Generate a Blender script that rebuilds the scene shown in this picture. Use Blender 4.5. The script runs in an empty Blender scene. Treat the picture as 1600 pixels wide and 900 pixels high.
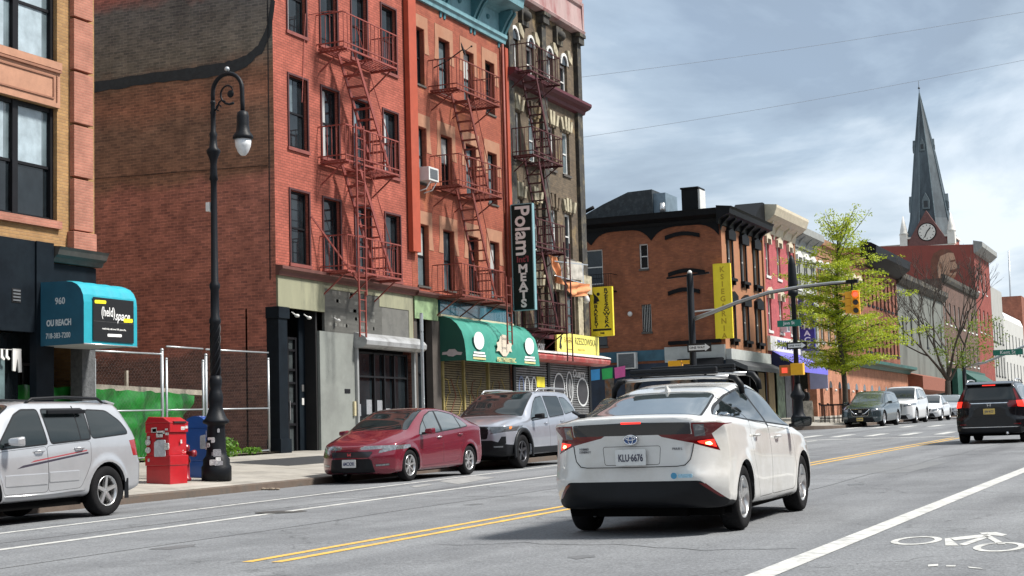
import bpy, bmesh, math, random
from mathutils import Vector, Matrix, noise
from mathutils.bvhtree import BVHTree
from mathutils.kdtree import KDTree
R = math.radians
C = bpy.context.scene.collection
sc = bpy.context.scene
# ---------------------------------------------------------------- camera
CZ = 1.18                      # lens height above the road
GR = 0.01686                    # the street climbs gently away from the camera
F_PX = 2447.0
yaw, pit, rol = R(24.145), R(5.575), R(-1.6347)
FW = Vector((-math.sin(yaw)*math.cos(pit), math.cos(yaw)*math.cos(pit), math.sin(pit)))
RT0 = Vector((math.cos(yaw), math.sin(yaw), 0)); UP0 = RT0.cross(FW)
RT = RT0*math.cos(rol)+UP0*math.sin(rol); UP = -RT0*math.sin(rol)+UP0*math.cos(rol)
cd = bpy.data.cameras.new('camera'); cam = bpy.data.objects.new('camera', cd); C.objects.link(cam)
cd.sensor_width = 36; cd.lens = F_PX/1600*36; cd.clip_start = .1; cd.clip_end = 6000
cam.matrix_world = Matrix(((RT.x, UP.x, -FW.x, 0), (RT.y, UP.y, -FW.y, 0), (RT.z, UP.z, -FW.z, CZ), (0, 0, 0, 1)))
sc.camera = cam
# ---------------------------------------------------------------- world and sun
SUN_DIR = Vector((1.0, .30, 1.32)).normalized()
w = bpy.data.worlds.new('World'); sc.world = w; w.use_nodes = True
SKY_STRENGTH = .115
def world_nodes():
    nt = w.node_tree; N = nt.nodes; L = nt.links
    for n in list(N): N.remove(n)
    out = N.new('ShaderNodeOutputWorld'); bg = N.new('ShaderNodeBackground'); L.new(bg.outputs[0], out.inputs[0])
    bg.inputs[1].default_value = SKY_STRENGTH
    sky = N.new('ShaderNodeTexSky'); sky.sky_type = 'NISHITA'; sky.sun_disc = False
    sky.sun_elevation = math.asin(SUN_DIR.z); sky.sun_rotation = math.atan2(SUN_DIR.x, SUN_DIR.y)
    sky.air_density = 1.0; sky.dust_density = 1.5
    tc = N.new('ShaderNodeTexCoord')
    # flatten the direction onto a cloud deck so clouds shrink towards the horizon
    sep = N.new('ShaderNodeSeparateXYZ'); L.new(tc.outputs['Generated'], sep.inputs[0])
    def M(op, a, b=None):
        m = N.new('ShaderNodeMath'); m.operation = op
        for i, v in enumerate((a, b)):
            if v is None: continue
            if isinstance(v, (int, float)): m.inputs[i].default_value = v
            else: L.new(v, m.inputs[i])
        return m.outputs[0]
    z = M('ADD', M('MAXIMUM', sep.outputs[2], 0.0), .22)
    cmb = N.new('ShaderNodeCombineXYZ')
    L.new(M('DIVIDE', sep.outputs[0], z), cmb.inputs[0]); L.new(M('DIVIDE', sep.outputs[1], z), cmb.inputs[1])
    def noi(scale, det, rough, dist=0.0, off=(0, 0, 0)):
        mp = N.new('ShaderNodeMapping'); mp.inputs['Location'].default_value = off; L.new(cmb.outputs[0], mp.inputs[0])
        n = N.new('ShaderNodeTexNoise'); n.inputs['Scale'].default_value = scale; n.inputs['Detail'].default_value = det
        n.inputs['Roughness'].default_value = rough; n.inputs['Distortion'].default_value = dist
        L.new(mp.outputs[0], n.inputs['Vector']); return n.outputs[0]
    def ramp(src, pts):
        r = N.new('ShaderNodeValToRGB'); L.new(src, r.inputs[0]); e = r.color_ramp.elements
        while len(e) < len(pts): e.new(.5)
        for k, (p, c) in zip(e, pts): k.position = p; k.color = (*c, 1)
        return r.outputs[0]
    shade = ramp(noi(1.35, 7, .56, .5, (4.6, .9, 0)), [(.36, (1.42, 1.76, 2.2)), (.45, (1.95, 2.38, 2.85)), (.52, (2.8, 3.2, 3.6)), (.62, (4.0, 4.3, 4.6))])
    cover = ramp(noi(.8, 4, .5, .2, (7.3, 2.2, 0)), [(.30, (.82,)*3), (.5, (.98,)*3), (1, (1,)*3)])
    mx = N.new('ShaderNodeMix'); mx.data_type = 'RGBA'; L.new(cover, mx.inputs[0]); L.new(sky.outputs[0], mx.inputs[6]); L.new(shade, mx.inputs[7])
    # pale air near the horizon
    hz = ramp(sep.outputs[2], [(0.0, (.6,)*3), (.08, (.2,)*3), (.18, (0,)*3)])
    m2 = N.new('ShaderNodeMix'); m2.data_type = 'RGBA'; L.new(hz, m2.inputs[0]); L.new(mx.outputs[2], m2.inputs[6]); m2.inputs[7].default_value = (3.0, 3.55, 4.05, 1)
    L.new(m2.outputs[2], bg.inputs[0])
world_nodes()
sl = bpy.data.lights.new('sun', 'SUN'); sun = bpy.data.objects.new('sun', sl); C.objects.link(sun)
sl.energy = 3.3; sl.angle = R(9); sl.color = (1.0, .955, .89)
sun.rotation_euler = (-SUN_DIR).to_track_quat('-Z', 'Y').to_euler(); sun.location = (20, -10, 40)
sc.view_settings.view_transform = 'Standard'; sc.view_settings.look = 'None'; sc.view_settings.exposure = 1.08; sc.view_settings.gamma = 1
sc.cycles.max_bounces = 6; sc.cycles.diffuse_bounces = 3; sc.cycles.glossy_bounces = 3; sc.cycles.transmission_bounces = 4
sc.cycles.transparent_max_bounces = 8
# ---------------------------------------------------------------- picture -> place
def ray(px, py): return FW*F_PX + RT*(px-800) - UP*(py-450)
def atX(px, py, X=-22.0):
    d = ray(px, py); t = X/d.x; return (d.y*t, d.z*t+CZ)          # (Y, Z)
def atY(px, py, Y):
    d = ray(px, py); t = Y/d.y; return (d.x*t, d.z*t+CZ)          # (X, Z)
def atG(px, py, h=0.0):
    d = ray(px, py); t = (h-CZ)/(d.z-GR*d.y); return (d.x*t, d.y*t)
# ---------------------------------------------------------------- materials
MATS = {}
def principled(m):
    m.use_nodes = True; return m.node_tree, m.node_tree.nodes['Principled BSDF']
def mat(name, col, rough=.6, metal=0.0, var=.12, vscale=3.0, bump=0.0, bscale=40.0, coat=0.0, spec=.5, emit=None, estr=0.0, dirt=None, dscale=.7, ior=None, stretch=(1, 1, 1)):
    """plain surface with mottled colour, optional dirt colour and bump"""
    if name in MATS: return MATS[name]
    m = bpy.data.materials.new(name); nt, b = principled(m); N, L = nt.nodes, nt.links
    b.inputs['Roughness'].default_value = rough; b.inputs['Metallic'].default_value = metal
    b.inputs['Coat Weight'].default_value = coat; b.inputs['Coat Roughness'].default_value = .04
    b.inputs['Specular IOR Level'].default_value = spec
    if ior: b.inputs['IOR'].default_value = ior
    b.inputs['Base Color'].default_value = (*col, 1)
    if emit: b.inputs['Emission Color'].default_value = (*emit, 1); b.inputs['Emission Strength'].default_value = estr
    if var or bump or dirt:
        tc = N.new('ShaderNodeTexCoord'); mp = N.new('ShaderNodeMapping'); mp.inputs['Scale'].default_value = stretch
        L.new(tc.outputs['Object'], mp.inputs[0])
    if var:
        n = N.new('ShaderNodeTexNoise'); n.inputs['Scale'].default_value = vscale; n.inputs['Detail'].default_value = 6; n.inputs['Roughness'].default_value = .65
        L.new(mp.outputs[0], n.inputs[0])
        r = N.new('ShaderNodeValToRGB'); L.new(n.outputs[0], r.inputs[0])
        r.color_ramp.elements[0].position = .3; r.color_ramp.elements[1].position = .7
        r.color_ramp.elements[0].color = (*[c*(1-var) for c in col], 1); r.color_ramp.elements[1].color = (*[min(1, c*(1+var)) for c in col], 1)
        last = r.outputs[0]
        if dirt:
            d = N.new('ShaderNodeTexNoise'); d.inputs['Scale'].default_value = dscale; d.inputs['Detail'].default_value = 7; d.inputs['Roughness'].default_value = .7; L.new(mp.outputs[0], d.inputs[0])
            dr = N.new('ShaderNodeValToRGB'); L.new(d.outputs[0], dr.inputs[0]); dr.color_ramp.elements[0].position = .48; dr.color_ramp.elements[1].position = .66
            mx = N.new('ShaderNodeMix'); mx.data_type = 'RGBA'; L.new(dr.outputs[0], mx.inputs[0]); L.new(last, mx.inputs[6]); mx.inputs[7].default_value = (*dirt, 1); last = mx.outputs[2]
        L.new(last, b.inputs['Base Color'])
    if bump:
        n = N.new('ShaderNodeTexNoise'); n.inputs['Scale'].default_value = bscale; n.inputs['Detail'].default_value = 4; L.new(mp.outputs[0], n.inputs[0])
        bp = N.new('ShaderNodeBump'); bp.inputs['Strength'].default_value = bump; bp.inputs['Distance'].default_value = .02; L.new(n.outputs[0], bp.inputs['Height']); L.new(bp.outputs[0], b.inputs['Normal'])
    MATS[name] = m; return m
def brick(name, c1, c2, mortar, bw=.20, bh=.067, stain=(.05, .04, .035), stain_amt=.35, zones=None, patch=None, mort=.008, rough=.85):
    """brick courses on any upright wall (u = x + y, v = z); zones = [(z, colour multiplier)...]"""
    if name in MATS: return MATS[name]
    m = bpy.data.materials.new(name); nt, b = principled(m); N, L = nt.nodes, nt.links
    b.inputs['Roughness'].default_value = rough; b.inputs['Specular IOR Level'].default_value = .3
    g = N.new('ShaderNodeNewGeometry'); s = N.new('ShaderNodeSeparateXYZ'); L.new(g.outputs['Position'], s.inputs[0])
    a = N.new('ShaderNodeMath'); a.operation = 'ADD'; L.new(s.outputs[0], a.inputs[0]); L.new(s.outputs[1], a.inputs[1])
    c = N.new('ShaderNodeCombineXYZ'); L.new(a.outputs[0], c.inputs[0]); L.new(s.outputs[2], c.inputs[1])
    t = N.new('ShaderNodeTexBrick'); L.new(c.outputs[0], t.inputs['Vector']); t.inputs['Scale'].default_value = 1
    t.inputs['Brick Width'].default_value = bw; t.inputs['Row Height'].default_value = bh; t.inputs['Mortar Size'].default_value = mort
    t.inputs['Mortar Smooth'].default_value = .3; t.inputs['Bias'].default_value = 0
    if zones: c1, c2, mortar = (1.22, 1.18, 1.14), (.74, .75, .78), zones[2]
    t.inputs['Color1'].default_value = (*c1, 1); t.inputs['Color2'].default_value = (*c2, 1); t.inputs['Mortar'].default_value = (*mortar, 1)
    def noi(sc_, det=6, st=(1, 1, 1)):
        mp = N.new('ShaderNodeMapping'); mp.inputs['Scale'].default_value = st; L.new(g.outputs['Position'], mp.inputs[0])
        n = N.new('ShaderNodeTexNoise'); n.inputs['Scale'].default_value = sc_; n.inputs['Detail'].default_value = det; n.inputs['Roughness'].default_value = .68; L.new(mp.outputs[0], n.inputs[0]); return n.outputs[0]
    def ramp(src, pts, interp='LINEAR'):
        r = N.new('ShaderNodeValToRGB'); L.new(src, r.inputs[0]); e = r.color_ramp.elements; r.color_ramp.interpolation = interp
        while len(e) < len(pts): e.new(.5)
        for k, (p, cc) in zip(e, pts): k.position = p; k.color = (*cc, 1)
        return r.outputs[0]
    def mix(f, x, y, mode='MIX'):
        k = N.new('ShaderNodeMix'); k.data_type = 'RGBA'; k.blend_type = mode
        for i, v in ((0, f), (6, x), (7, y)):
            if isinstance(v, float): k.inputs[i].default_value = v
            elif isinstance(v, tuple): k.inputs[i].default_value = (*v, 1)
            else: L.new(v, k.inputs[i])
        return k.outputs[2]
    col = t.outputs[0]
    col = mix(1.0, col, ramp(noi(1.7), [(.3, (.72,)*3), (.7, (1.22,)*3)]), 'MULTIPLY')
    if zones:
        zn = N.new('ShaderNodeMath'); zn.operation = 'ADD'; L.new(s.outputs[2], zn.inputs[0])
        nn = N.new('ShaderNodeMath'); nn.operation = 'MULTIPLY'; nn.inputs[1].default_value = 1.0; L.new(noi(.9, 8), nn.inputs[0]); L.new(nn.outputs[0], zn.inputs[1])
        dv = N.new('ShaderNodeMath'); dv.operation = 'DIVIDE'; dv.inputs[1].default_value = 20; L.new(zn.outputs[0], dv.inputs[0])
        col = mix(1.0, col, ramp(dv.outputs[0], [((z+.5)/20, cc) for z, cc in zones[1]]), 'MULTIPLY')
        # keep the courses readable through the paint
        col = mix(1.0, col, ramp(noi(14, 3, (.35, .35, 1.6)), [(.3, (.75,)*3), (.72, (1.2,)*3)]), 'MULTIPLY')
    if stain_amt: col = mix(ramp(noi(.55, 8, (1, 1, .35)), [(.5, (0, 0, 0)), (.75, (stain_amt,)*3)]), col, stain)
    if patch: col = mix(ramp(noi(patch[0], 3), [(.58, (0, 0, 0)), (.63, (patch[2],)*3)]), col, patch[1])
    L.new(col, b.inputs['Base Color'])
    bp = N.new('ShaderNodeBump'); bp.inputs['Strength'].default_value = .6; bp.inputs['Distance'].default_value = .01; bp.invert = True
    L.new(t.outputs['Fac'], bp.inputs['Height']); L.new(bp.outputs[0], b.inputs['Normal'])
    MATS[name] = m; return m
# ---------------------------------------------------------------- mesh builder
class MB:
    def __init__(s): s.v = []; s.f = []; s.m = []; s.k = 0; s.smooth = []
    def add(s, vs, fs, sm=False):
        o = len(s.v); s.v += [tuple(v) for v in vs]
        for f in fs: s.f.append(tuple(o+i for i in f)); s.m.append(s.k); s.smooth.append(sm)
        return s
    def box(s, x0, x1, y0, y1, z0, z1):
        return s.hexa([(x0, y0, z0), (x1, y0, z0), (x1, y1, z0), (x0, y1, z0), (x0, y0, z1), (x1, y0, z1), (x1, y1, z1), (x0, y1, z1)])
    def hexa(s, p): return s.add(p, [(3, 2, 1, 0), (4, 5, 6, 7), (0, 1, 5, 4), (1, 2, 6, 5), (2, 3, 7, 6), (3, 0, 4, 7)])
    def fb(s, F, a0, a1, b0, b1, c0, c1):
        P = F.P; return s.hexa([P(a0, b0, c0), P(a1, b0, c0), P(a1, b1, c0), P(a0, b1, c0), P(a0, b0, c1), P(a1, b0, c1), P(a1, b1, c1), P(a0, b1, c1)])
    def bar(s, p, q, wd, ht=None, up=(0, 0, 1)):
        p, q = Vector(p), Vector(q); d = (q-p).normalized(); up = Vector(up)
        if abs(d.dot(up)) > .98: up = Vector((1, 0, 0))
        a = d.cross(up).normalized()*wd/2; b = a.cross(d).normalized()*(ht or wd)/2
        return s.hexa([p-a-b, p+a-b, q+a-b, q-a-b, p-a+b, p+a+b, q+a+b, q-a+b])
    def tube(s, pts, r, n=8, cap=True, closed=False):
        pts = [Vector(p) for p in pts]; rs = r if isinstance(r, (list, tuple)) else [r]*len(pts); N = len(pts); prev = None; vs = []
        for i, p in enumerate(pts):
            d = (pts[(i+1) % N if closed else min(i+1, N-1)]-pts[(i-1) if (closed or i) else 0]).normalized()
            if prev is None:
                prev = d.orthogonal().normalized()
            a = (prev-d*prev.dot(d))
            a = a.normalized() if a.length > 1e-6 else d.orthogonal().normalized(); prev = a; b = d.cross(a)
            for k in range(n): t = 2*math.pi*k/n; vs.append(p+(a*math.cos(t)+b*math.sin(t))*rs[i])
        fs = [(i*n+k, i*n+(k+1) % n, ((i+1) % N)*n+(k+1) % n, ((i+1) % N)*n+k) for i in range(N if closed else N-1) for k in range(n)]
        if cap and not closed: fs += [tuple(range(n))[::-1], tuple((N-1)*n+k for k in range(n))]
        return s.add(vs, fs, n > 5)
    def lathe(s, prof, o=(0, 0, 0), ax='z', n=24, sm=True, cap=True):
        vs = []
        for (r, h) in prof:
            for k in range(n):
                t = 2*math.pi*k/n; c, q = r*math.cos(t), r*math.sin(t)
                vs.append({'z': (o[0]+c, o[1]+q, o[2]+h), 'x': (o[0]+h, o[1]+c, o[2]+q), 'y': (o[0]+q, o[1]+h, o[2]+c)}[ax])
        N = len(prof)
        fs = [(i*n+k, i*n+(k+1) % n, (i+1)*n+(k+1) % n, (i+1)*n+k) for i in range(N-1) for k in range(n)]
        if cap and prof[0][0] > 1e-5: fs.append(tuple(range(n))[::-1])
        if cap and prof[-1][0] > 1e-5: fs.append(tuple((N-1)*n+k for k in range(n)))
        return s.add(vs, fs, sm)
    def prism(s, F, poly, c0, c1, sm=False):
        n = len(poly); vs = [F.P(a, b, c0) for a, b in poly]+[F.P(a, b, c1) for a, b in poly]
        fs = [tuple(range(n))[::-1], tuple(range(n, 2*n))]+[(i, (i+1) % n, n+(i+1) % n, n+i) for i in range(n)]
        return s.add(vs, fs)
    def sweep(s, prof, a0, a1, F, ends=True):
        """profile (out, up) swept along u"""
        n = len(prof); vs = [F.P(a0, b, c) for c, b in prof]+[F.P(a1, b, c) for c, b in prof]
        fs = [(i, (i+1) % n, n+(i+1) % n, n+i) for i in range(n)]
        if ends: fs += [tuple(range(n))[::-1], tuple(range(n, 2*n))]
        return s.add(vs, fs)
    def ball(s, c, r, n=10, m=6, sq=(1, 1, 1)):
        vs = [(c[0], c[1], c[2]-r*sq[2])]
        for j in range(1, m):
            t = math.pi*j/m
            for k in range(n): p = 2*math.pi*k/n; vs.append((c[0]+r*sq[0]*math.sin(t)*math.cos(p), c[1]+r*sq[1]*math.sin(t)*math.sin(p), c[2]-r*sq[2]*math.cos(t)))
        vs.append((c[0], c[1], c[2]+r*sq[2])); L = len(vs)-1
        fs = [(0, 1+(k+1) % n, 1+k) for k in range(n)]+[(1+j*n+k, 1+j*n+(k+1) % n, 1+(j+1)*n+(k+1) % n, 1+(j+1)*n+k) for j in range(m-2) for k in range(n)]+[(L, 1+(m-2)*n+k, 1+(m-2)*n+(k+1) % n) for k in range(n)]
        return s.add(vs, fs, True)
    def build(s, name, m, parent=None, world=True, bevel=0.0, fix=True):
        off = Vector((0, 0, 0))
        if world and parent is not None:
            q = parent
            while q is not None: off += q.location; q = q.parent
        me = bpy.data.meshes.new(name); me.from_pydata([tuple(Vector(v)-off) for v in s.v], [], s.f)
        ms = m if isinstance(m, (list, tuple)) else [m]
        for k in ms: me.materials.append(k)
        me.polygons.foreach_set('material_index', s.m); me.polygons.foreach_set('use_smooth', s.smooth)
        if fix:
            bm = bmesh.new(); bm.from_mesh(me); bmesh.ops.recalc_face_normals(bm, faces=bm.faces); bm.to_mesh(me); bm.free()
        if bevel:
            bm = bmesh.new(); bm.from_mesh(me); es = [e for e in bm.edges if e.is_manifold and e.calc_face_angle(0) > .5]
            bmesh.ops.bevel(bm, geom=es, offset=bevel, segments=2, affect='EDGES', profile=.6); bm.to_mesh(me); bm.free()
        me.update(); o = bpy.data.objects.new(name, me); C.objects.link(o); o.parent = parent
        return o
class Fr:
    def __init__(s, o, u, v, n): s.o, s.u, s.v, s.n = Vector(o), Vector(u), Vector(v), Vector(n)
    def P(s, a, b, c=0): return s.o+s.u*a+s.v*b+s.n*c
def front(X): return Fr((X, 0, 0), (0, 1, 0), (0, 0, 1), (1, 0, 0))      # (Y, Z, out) on a street facade
def side(Y): return Fr((0, Y, 0), (1, 0, 0), (0, 0, 1), (0, -1, 0))     # (X, Z, out) on a wall facing the camera
def thing(name, label, cat, loc=(0, 0, 0), rz=0.0, group=None):
    o = bpy.data.objects.new(name, None); C.objects.link(o); o.location = loc; o.rotation_euler = (0, 0, rz)
    o.empty_display_size = .2; return tag(o, label, cat, group)
def tag(o, label=None, cat=None, group=None, kind=None):
    if label: o['label'] = label
    if cat: o['category'] = cat
    if group: o['group'] = group
    if kind: o['kind'] = kind
    return o
def copy_tree(o, parent=None, first=True):
    c = o.copy(); C.objects.link(c); c.parent = parent
    for ch in list(o.children): copy_tree(ch, c, False)
    return c
def text(s, size, F, a, b, c, name, m, parent, bold=0.0, sx=1.0, shear=0.0, align='CENTER', extrude=.002, rot=0.0, font_space=1.0):
    cu = bpy.data.curves.new('t', 'FONT'); cu.body = s; cu.size = size; cu.align_x = align; cu.align_y = 'CENTER'; cu.extrude = extrude
    cu.offset = bold; cu.shear = shear; cu.space_character = font_space; cu.resolution_u = 3
    o = bpy.data.objects.new('t', cu); C.objects.link(o); dg = bpy.context.evaluated_depsgraph_get()
    me = bpy.data.meshes.new_from_object(o.evaluated_get(dg)); bpy.data.objects.remove(o); bpy.data.curves.remove(cu)
    off = Vector((0, 0, 0)); q = parent
    while q is not None: off += q.location; q = q.parent
    cr, sr = math.cos(rot), math.sin(rot)
    for v in me.vertices:
        x, y, z = v.co; x *= sx; x, y = x*cr-y*sr, x*sr+y*cr; v.co = F.P(a+x, b+y, c+z)-off
    me.materials.clear(); me.materials.append(m); me.name = name
    o = bpy.data.objects.new(name, me); C.objects.link(o); o.parent = parent; return o
def interp(pts):
    """monotone cubic through (x, y) points"""
    pts = sorted(pts); xs = [p[0] for p in pts]; ys = [p[1] for p in pts]; n = len(xs)
    h = [xs[i+1]-xs[i] for i in range(n-1)]; d = [(ys[i+1]-ys[i])/h[i] for i in range(n-1)]
    m = [d[0]]+[0 if d[i-1]*d[i] <= 0 else 3*(h[i-1]+h[i])/((2*h[i]+h[i-1])/d[i-1]+(h[i]+2*h[i-1])/d[i]) for i in range(1, n-1)]+[d[-1]]
    def f(x):
        if x <= xs[0]: return ys[0]
        if x >= xs[-1]: return ys[-1]
        i = max(k for k in range(n-1) if xs[k] <= x); t = (x-xs[i])/h[i]
        return ys[i]*(1+2*t)*(1-t)**2+m[i]*h[i]*t*(1-t)**2+ys[i+1]*t*t*(3-2*t)+m[i+1]*h[i]*t*t*(t-1)
    return f
def sstep(a, b, x):
    t = min(1, max(0, (x-a)/(b-a))); return t*t*(3-2*t)
def gz(Y): return GR*min(Y, 330)+.11*sstep(50, 76, Y)
# ---------------------------------------------------------------- cars
M_glass = mat('tinted_car_glass', (.012, .017, .018), .03, var=0, spec=.5, coat=.25, ior=1.5)
M_glass2 = mat('pale_reflecting_glass', (.05, .065, .068), .03, var=0, spec=1.0, coat=.7, ior=1.7)
M_trim = mat('black_plastic_trim', (.006, .007, .009), .5, var=.2, spec=.25)
M_seam = mat('panel_gap', (.008, .008, .008), .8, var=0)
M_tyre = mat('tyre_rubber', (.010, .010, .011), .85, var=.3, vscale=30, bump=.3, bscale=60, spec=.15)
M_alloy = mat('alloy_rim', (.62, .62, .62), .28, .85, var=.08)
M_dalloy = mat('dark_alloy', (.1, .1, .11), .35, .8, var=.1)
M_brake = mat('brake_disc', (.03, .03, .03), .6, .5, var=.2)
M_under = mat('underbody', (.004, .004, .004), .95, var=.2, spec=.05)
M_red = mat('tail_lamp_red', (.11, .002, .004), .12, var=.1, coat=.3)
M_redlit = mat('lit_brake_lamp', (.6, .02, .02), .2, var=0, emit=(1, .03, .015), estr=.9)
M_redhot = mat('brake_bulb', (.9, .3, .15), .2, var=0, emit=(1, .35, .12), estr=5)
M_clear = mat('clear_lamp', (.20, .215, .23), .06, .5, var=.5, vscale=25, coat=1)
M_darkclear = mat('smoked_lamp', (.10, .11, .12), .08, .3, var=.3, vscale=25, coat=1)
M_chrome = mat('chrome', (.75, .76, .78), .1, 1.0, var=.05)
M_amber = mat('amber_lens', (.7, .2, .03), .15, var=.1, coat=1)
def paint(name, col, metal=.0, rough=.3, dirt=None):
    return mat(name, col, rough, metal, var=.06, vscale=2.5, coat=.9, dirt=dirt, dscale=2.0)
def region(bm, faces, poly, ax):
    """cut the faces along a convex outline projected along axis ax; returns the faces inside"""
    i, j = [k for k in range(3) if k != ax]
    n = len(poly); area = sum(poly[k][0]*poly[(k+1) % n][1]-poly[(k+1) % n][0]*poly[k][1] for k in range(n))
    if area < 0: poly = poly[::-1]
    x0, x1 = min(p[0] for p in poly)-.1, max(p[0] for p in poly)+.1; y0, y1 = min(p[1] for p in poly)-.1, max(p[1] for p in poly)+.1
    cur = []
    for f in faces:
        if not f.is_valid: continue
        us = [v.co[i] for v in f.verts]; vs = [v.co[j] for v in f.verts]
        if max(us) > x0 and min(us) < x1 and max(vs) > y0 and min(vs) < y1: cur.append(f)
    for k in range(n):
        a, b = poly[k], poly[(k+1) % n]; no = [0, 0, 0]; no[i] = b[1]-a[1]; no[j] = -(b[0]-a[0]); co = [0, 0, 0]; co[i], co[j] = a
        no = Vector(no)
        if no.length < 1e-7: continue
        no.normalize(); co = Vector(co)
        g = set(cur)
        for f in cur: g.update(f.edges); g.update(f.verts)
        ret = bmesh.ops.bisect_plane(bm, geom=list(g), dist=1e-5, plane_co=co, plane_no=no)
        fs = {q for q in ret['geom'] if isinstance(q, bmesh.types.BMFace)}
        cur = [f for f in fs if f.is_valid and (f.calc_center_median()-co).dot(no) < 0]
        if not cur: return []
    return cur
def rpoly(pts, r=.03, n=4):
    """round the corners of an outline"""
    out = []; N = len(pts)
    for k in range(N):
        p = Vector(pts[k]); a = Vector(pts[k-1]); b = Vector(pts[(k+1) % N]); rr = min(r, (a-p).length*.45, (b-p).length*.45)
        s = p+(a-p).normalized()*rr; e = p+(b-p).normalized()*rr
        for t in range(n+1): t /= n; q = s*(1-t)**2+p*2*t*(1-t)+e*t*t; out.append((q.x, q.y))
    return out
def grow(poly, d):
    n = len(poly); c = (sum(p[0] for p in poly)/n, sum(p[1] for p in poly)/n)
    ar = sum(poly[k][0]*poly[(k+1) % n][1]-poly[(k+1) % n][0]*poly[k][1] for k in range(n)); sgn = 1 if ar > 0 else -1; out = []
    for k in range(n):
        a, p, b = Vector(poly[k-1]), Vector(poly[k]), Vector(poly[(k+1) % n])
        e1 = (p-a).normalized() if (p-a).length > 1e-9 else Vector((1, 0)); e2 = (b-p).normalized() if (b-p).length > 1e-9 else e1
        nn = Vector((e1.y+e2.y, -(e1.x+e2.x)))*sgn; nn = nn.normalized() if nn.length > 1e-9 else Vector((0, 0)); q = p+nn*d; out.append((q.x, q.y))
    return out
def circle(cy, cz, r, n=28): return [(cy+r*math.cos(2*math.pi*k/n), cz+r*math.sin(2*math.pi*k/n)) for k in range(n)]
def car_shell(S, dy=.035, nv=64):
    """lofted body: plan outline, belt line and roof line; nose and tail faces snapped to their own surfaces"""
    zt, zb, wy, bz, wt, dr = [interp(S[k]) for k in ('top', 'bot', 'wid', 'belt', 'topw', 'drop')]
    y0, y1 = S['y0'], S['y1']; n = int((y1-y0)/dy)+1; ys = [y0+(y1-y0)*i/n for i in range(n+1)]
    rear, nose = S['rear'], S['nose']
    def section(y):
        W, B, T, b, tw, d = wy(y), zb(y), zt(y), min(bz(y), zt(y)-dr(y)-.005), wt(y), dr(y)
        hip = S.get('hip', .35)
        cp = [(0, B), (W*.55, B), (W*.86, B+.005), (W*.965, B+.05), (W*.992, B+(b-B)*.25), (W, B+(b-B)*.52), (W*.985, B+(b-B)*.80), (W*S.get('sh', .955), b), ]
        e = (tw, T-d); s0 = cp[-1]
        cp += [(s0[0]+(e[0]-s0[0])*.5+S.get('bow', .012), s0[1]+(e[1]-s0[1])*.5), e, (tw*.86, T-d*.38), (tw*.5, T-d*.08), (0, T)]
        # dense resample (Catmull-Rom)
        P = [(-cp[1][0], cp[1][1])]+cp+[(-cp[-2][0], cp[-2][1])]; out = []
        seg = S.get('seg', [3, 2, 3, 5, 7, 7, 6, 5, 5, 4, 5, 5])
        for i in range(len(cp)-1):
            p0, p1, p2, p3 = P[i], P[i+1], P[i+2], P[i+3]
            d01 = max(math.dist(p0, p1), 1e-4)**.5; d12 = max(math.dist(p1, p2), 1e-4)**.5; d23 = max(math.dist(p2, p3), 1e-4)**.5
            for q in range(seg[i]):
                t = q/seg[i]; r = []
                for c in (0, 1):
                    m1 = (p2[c]-p1[c]+d12*((p1[c]-p0[c])/d01-(p2[c]-p0[c])/(d01+d12))); m2 = (p2[c]-p1[c]+d12*((p3[c]-p2[c])/d23-(p3[c]-p1[c])/(d12+d23)))
                    r.append((2*t**3-3*t*t+1)*p1[c]+(t**3-2*t*t+t)*m1+(-2*t**3+3*t*t)*p2[c]+(t**3-t*t)*m2)
                out.append((max(r[0], 0), r[1]))
        out.append(cp[-1]); return out
    rings = []
    def full(sec, y): return [Vector((x, y, z)) for x, z in sec]+[Vector((-x, y, z)) for x, z in sec[-2:0:-1]]
    for y in ys: rings.append(full(section(y), y))
    def capr(y):
        base = full(section(y), y); c = Vector((0, y, (base[0].z+zt(y))/2)); L = len(base); out = []
        for k in range(1, 13):
            s = 1-k/12; out.append([Vector((p.x*s, y, c.z+(p.z-c.z)*s)) for p in base])
        return out
    r0 = capr(y0)[:-1][::-1]; r1 = capr(y1)[:-1]
    rings = r0+rings+r1
    L = len(rings[0]); vs = []
    for rg in rings:
        for p in rg:
            y = p.y; a = rear(abs(p.x), p.z); b = nose(abs(p.x), p.z)
            if y < a: y = a
            if y > b: y = b
            if 'flare' in S:
                for (wy_, wz_, rr, amt) in S['flare']:
                    dd = math.hypot(y-wy_, p.z-wz_); t = max(0, 1-abs(dd-rr)/.1)
                    if dd > rr-.1 and abs(p.x) > .5: p = Vector((p.x+math.copysign(amt*t*t*(3-2*t), p.x), p.y, p.z))
            vs.append((p.x, y, p.z))
    fs = [(i*L+k, i*L+(k+1) % L, (i+1)*L+(k+1) % L, (i+1)*L+k) for i in range(len(rings)-1) for k in range(L)]
    n0 = len(vs); vs.append((0, rear(0, (zt(y0)+zb(y0))/2), (zt(y0)+zb(y0))/2)); vs.append((0, nose(0, (zt(y1)+zb(y1))/2), (zt(y1)+zb(y1))/2))
    fs += [(n0, (k+1) % L, k) for k in range(L)]; o = (len(rings)-1)*L; fs += [(n0+1, o+k, o+(k+1) % L) for k in range(L)]
    bm = bmesh.new(); bv = [bm.verts.new(v) for v in vs]
    for f in fs:
        try: bm.faces.new([bv[i] for i in f])
        except ValueError: pass
    bmesh.ops.remove_doubles(bm, verts=bm.verts, dist=.0008); bmesh.ops.recalc_face_normals(bm, faces=bm.faces); return bm
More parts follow.
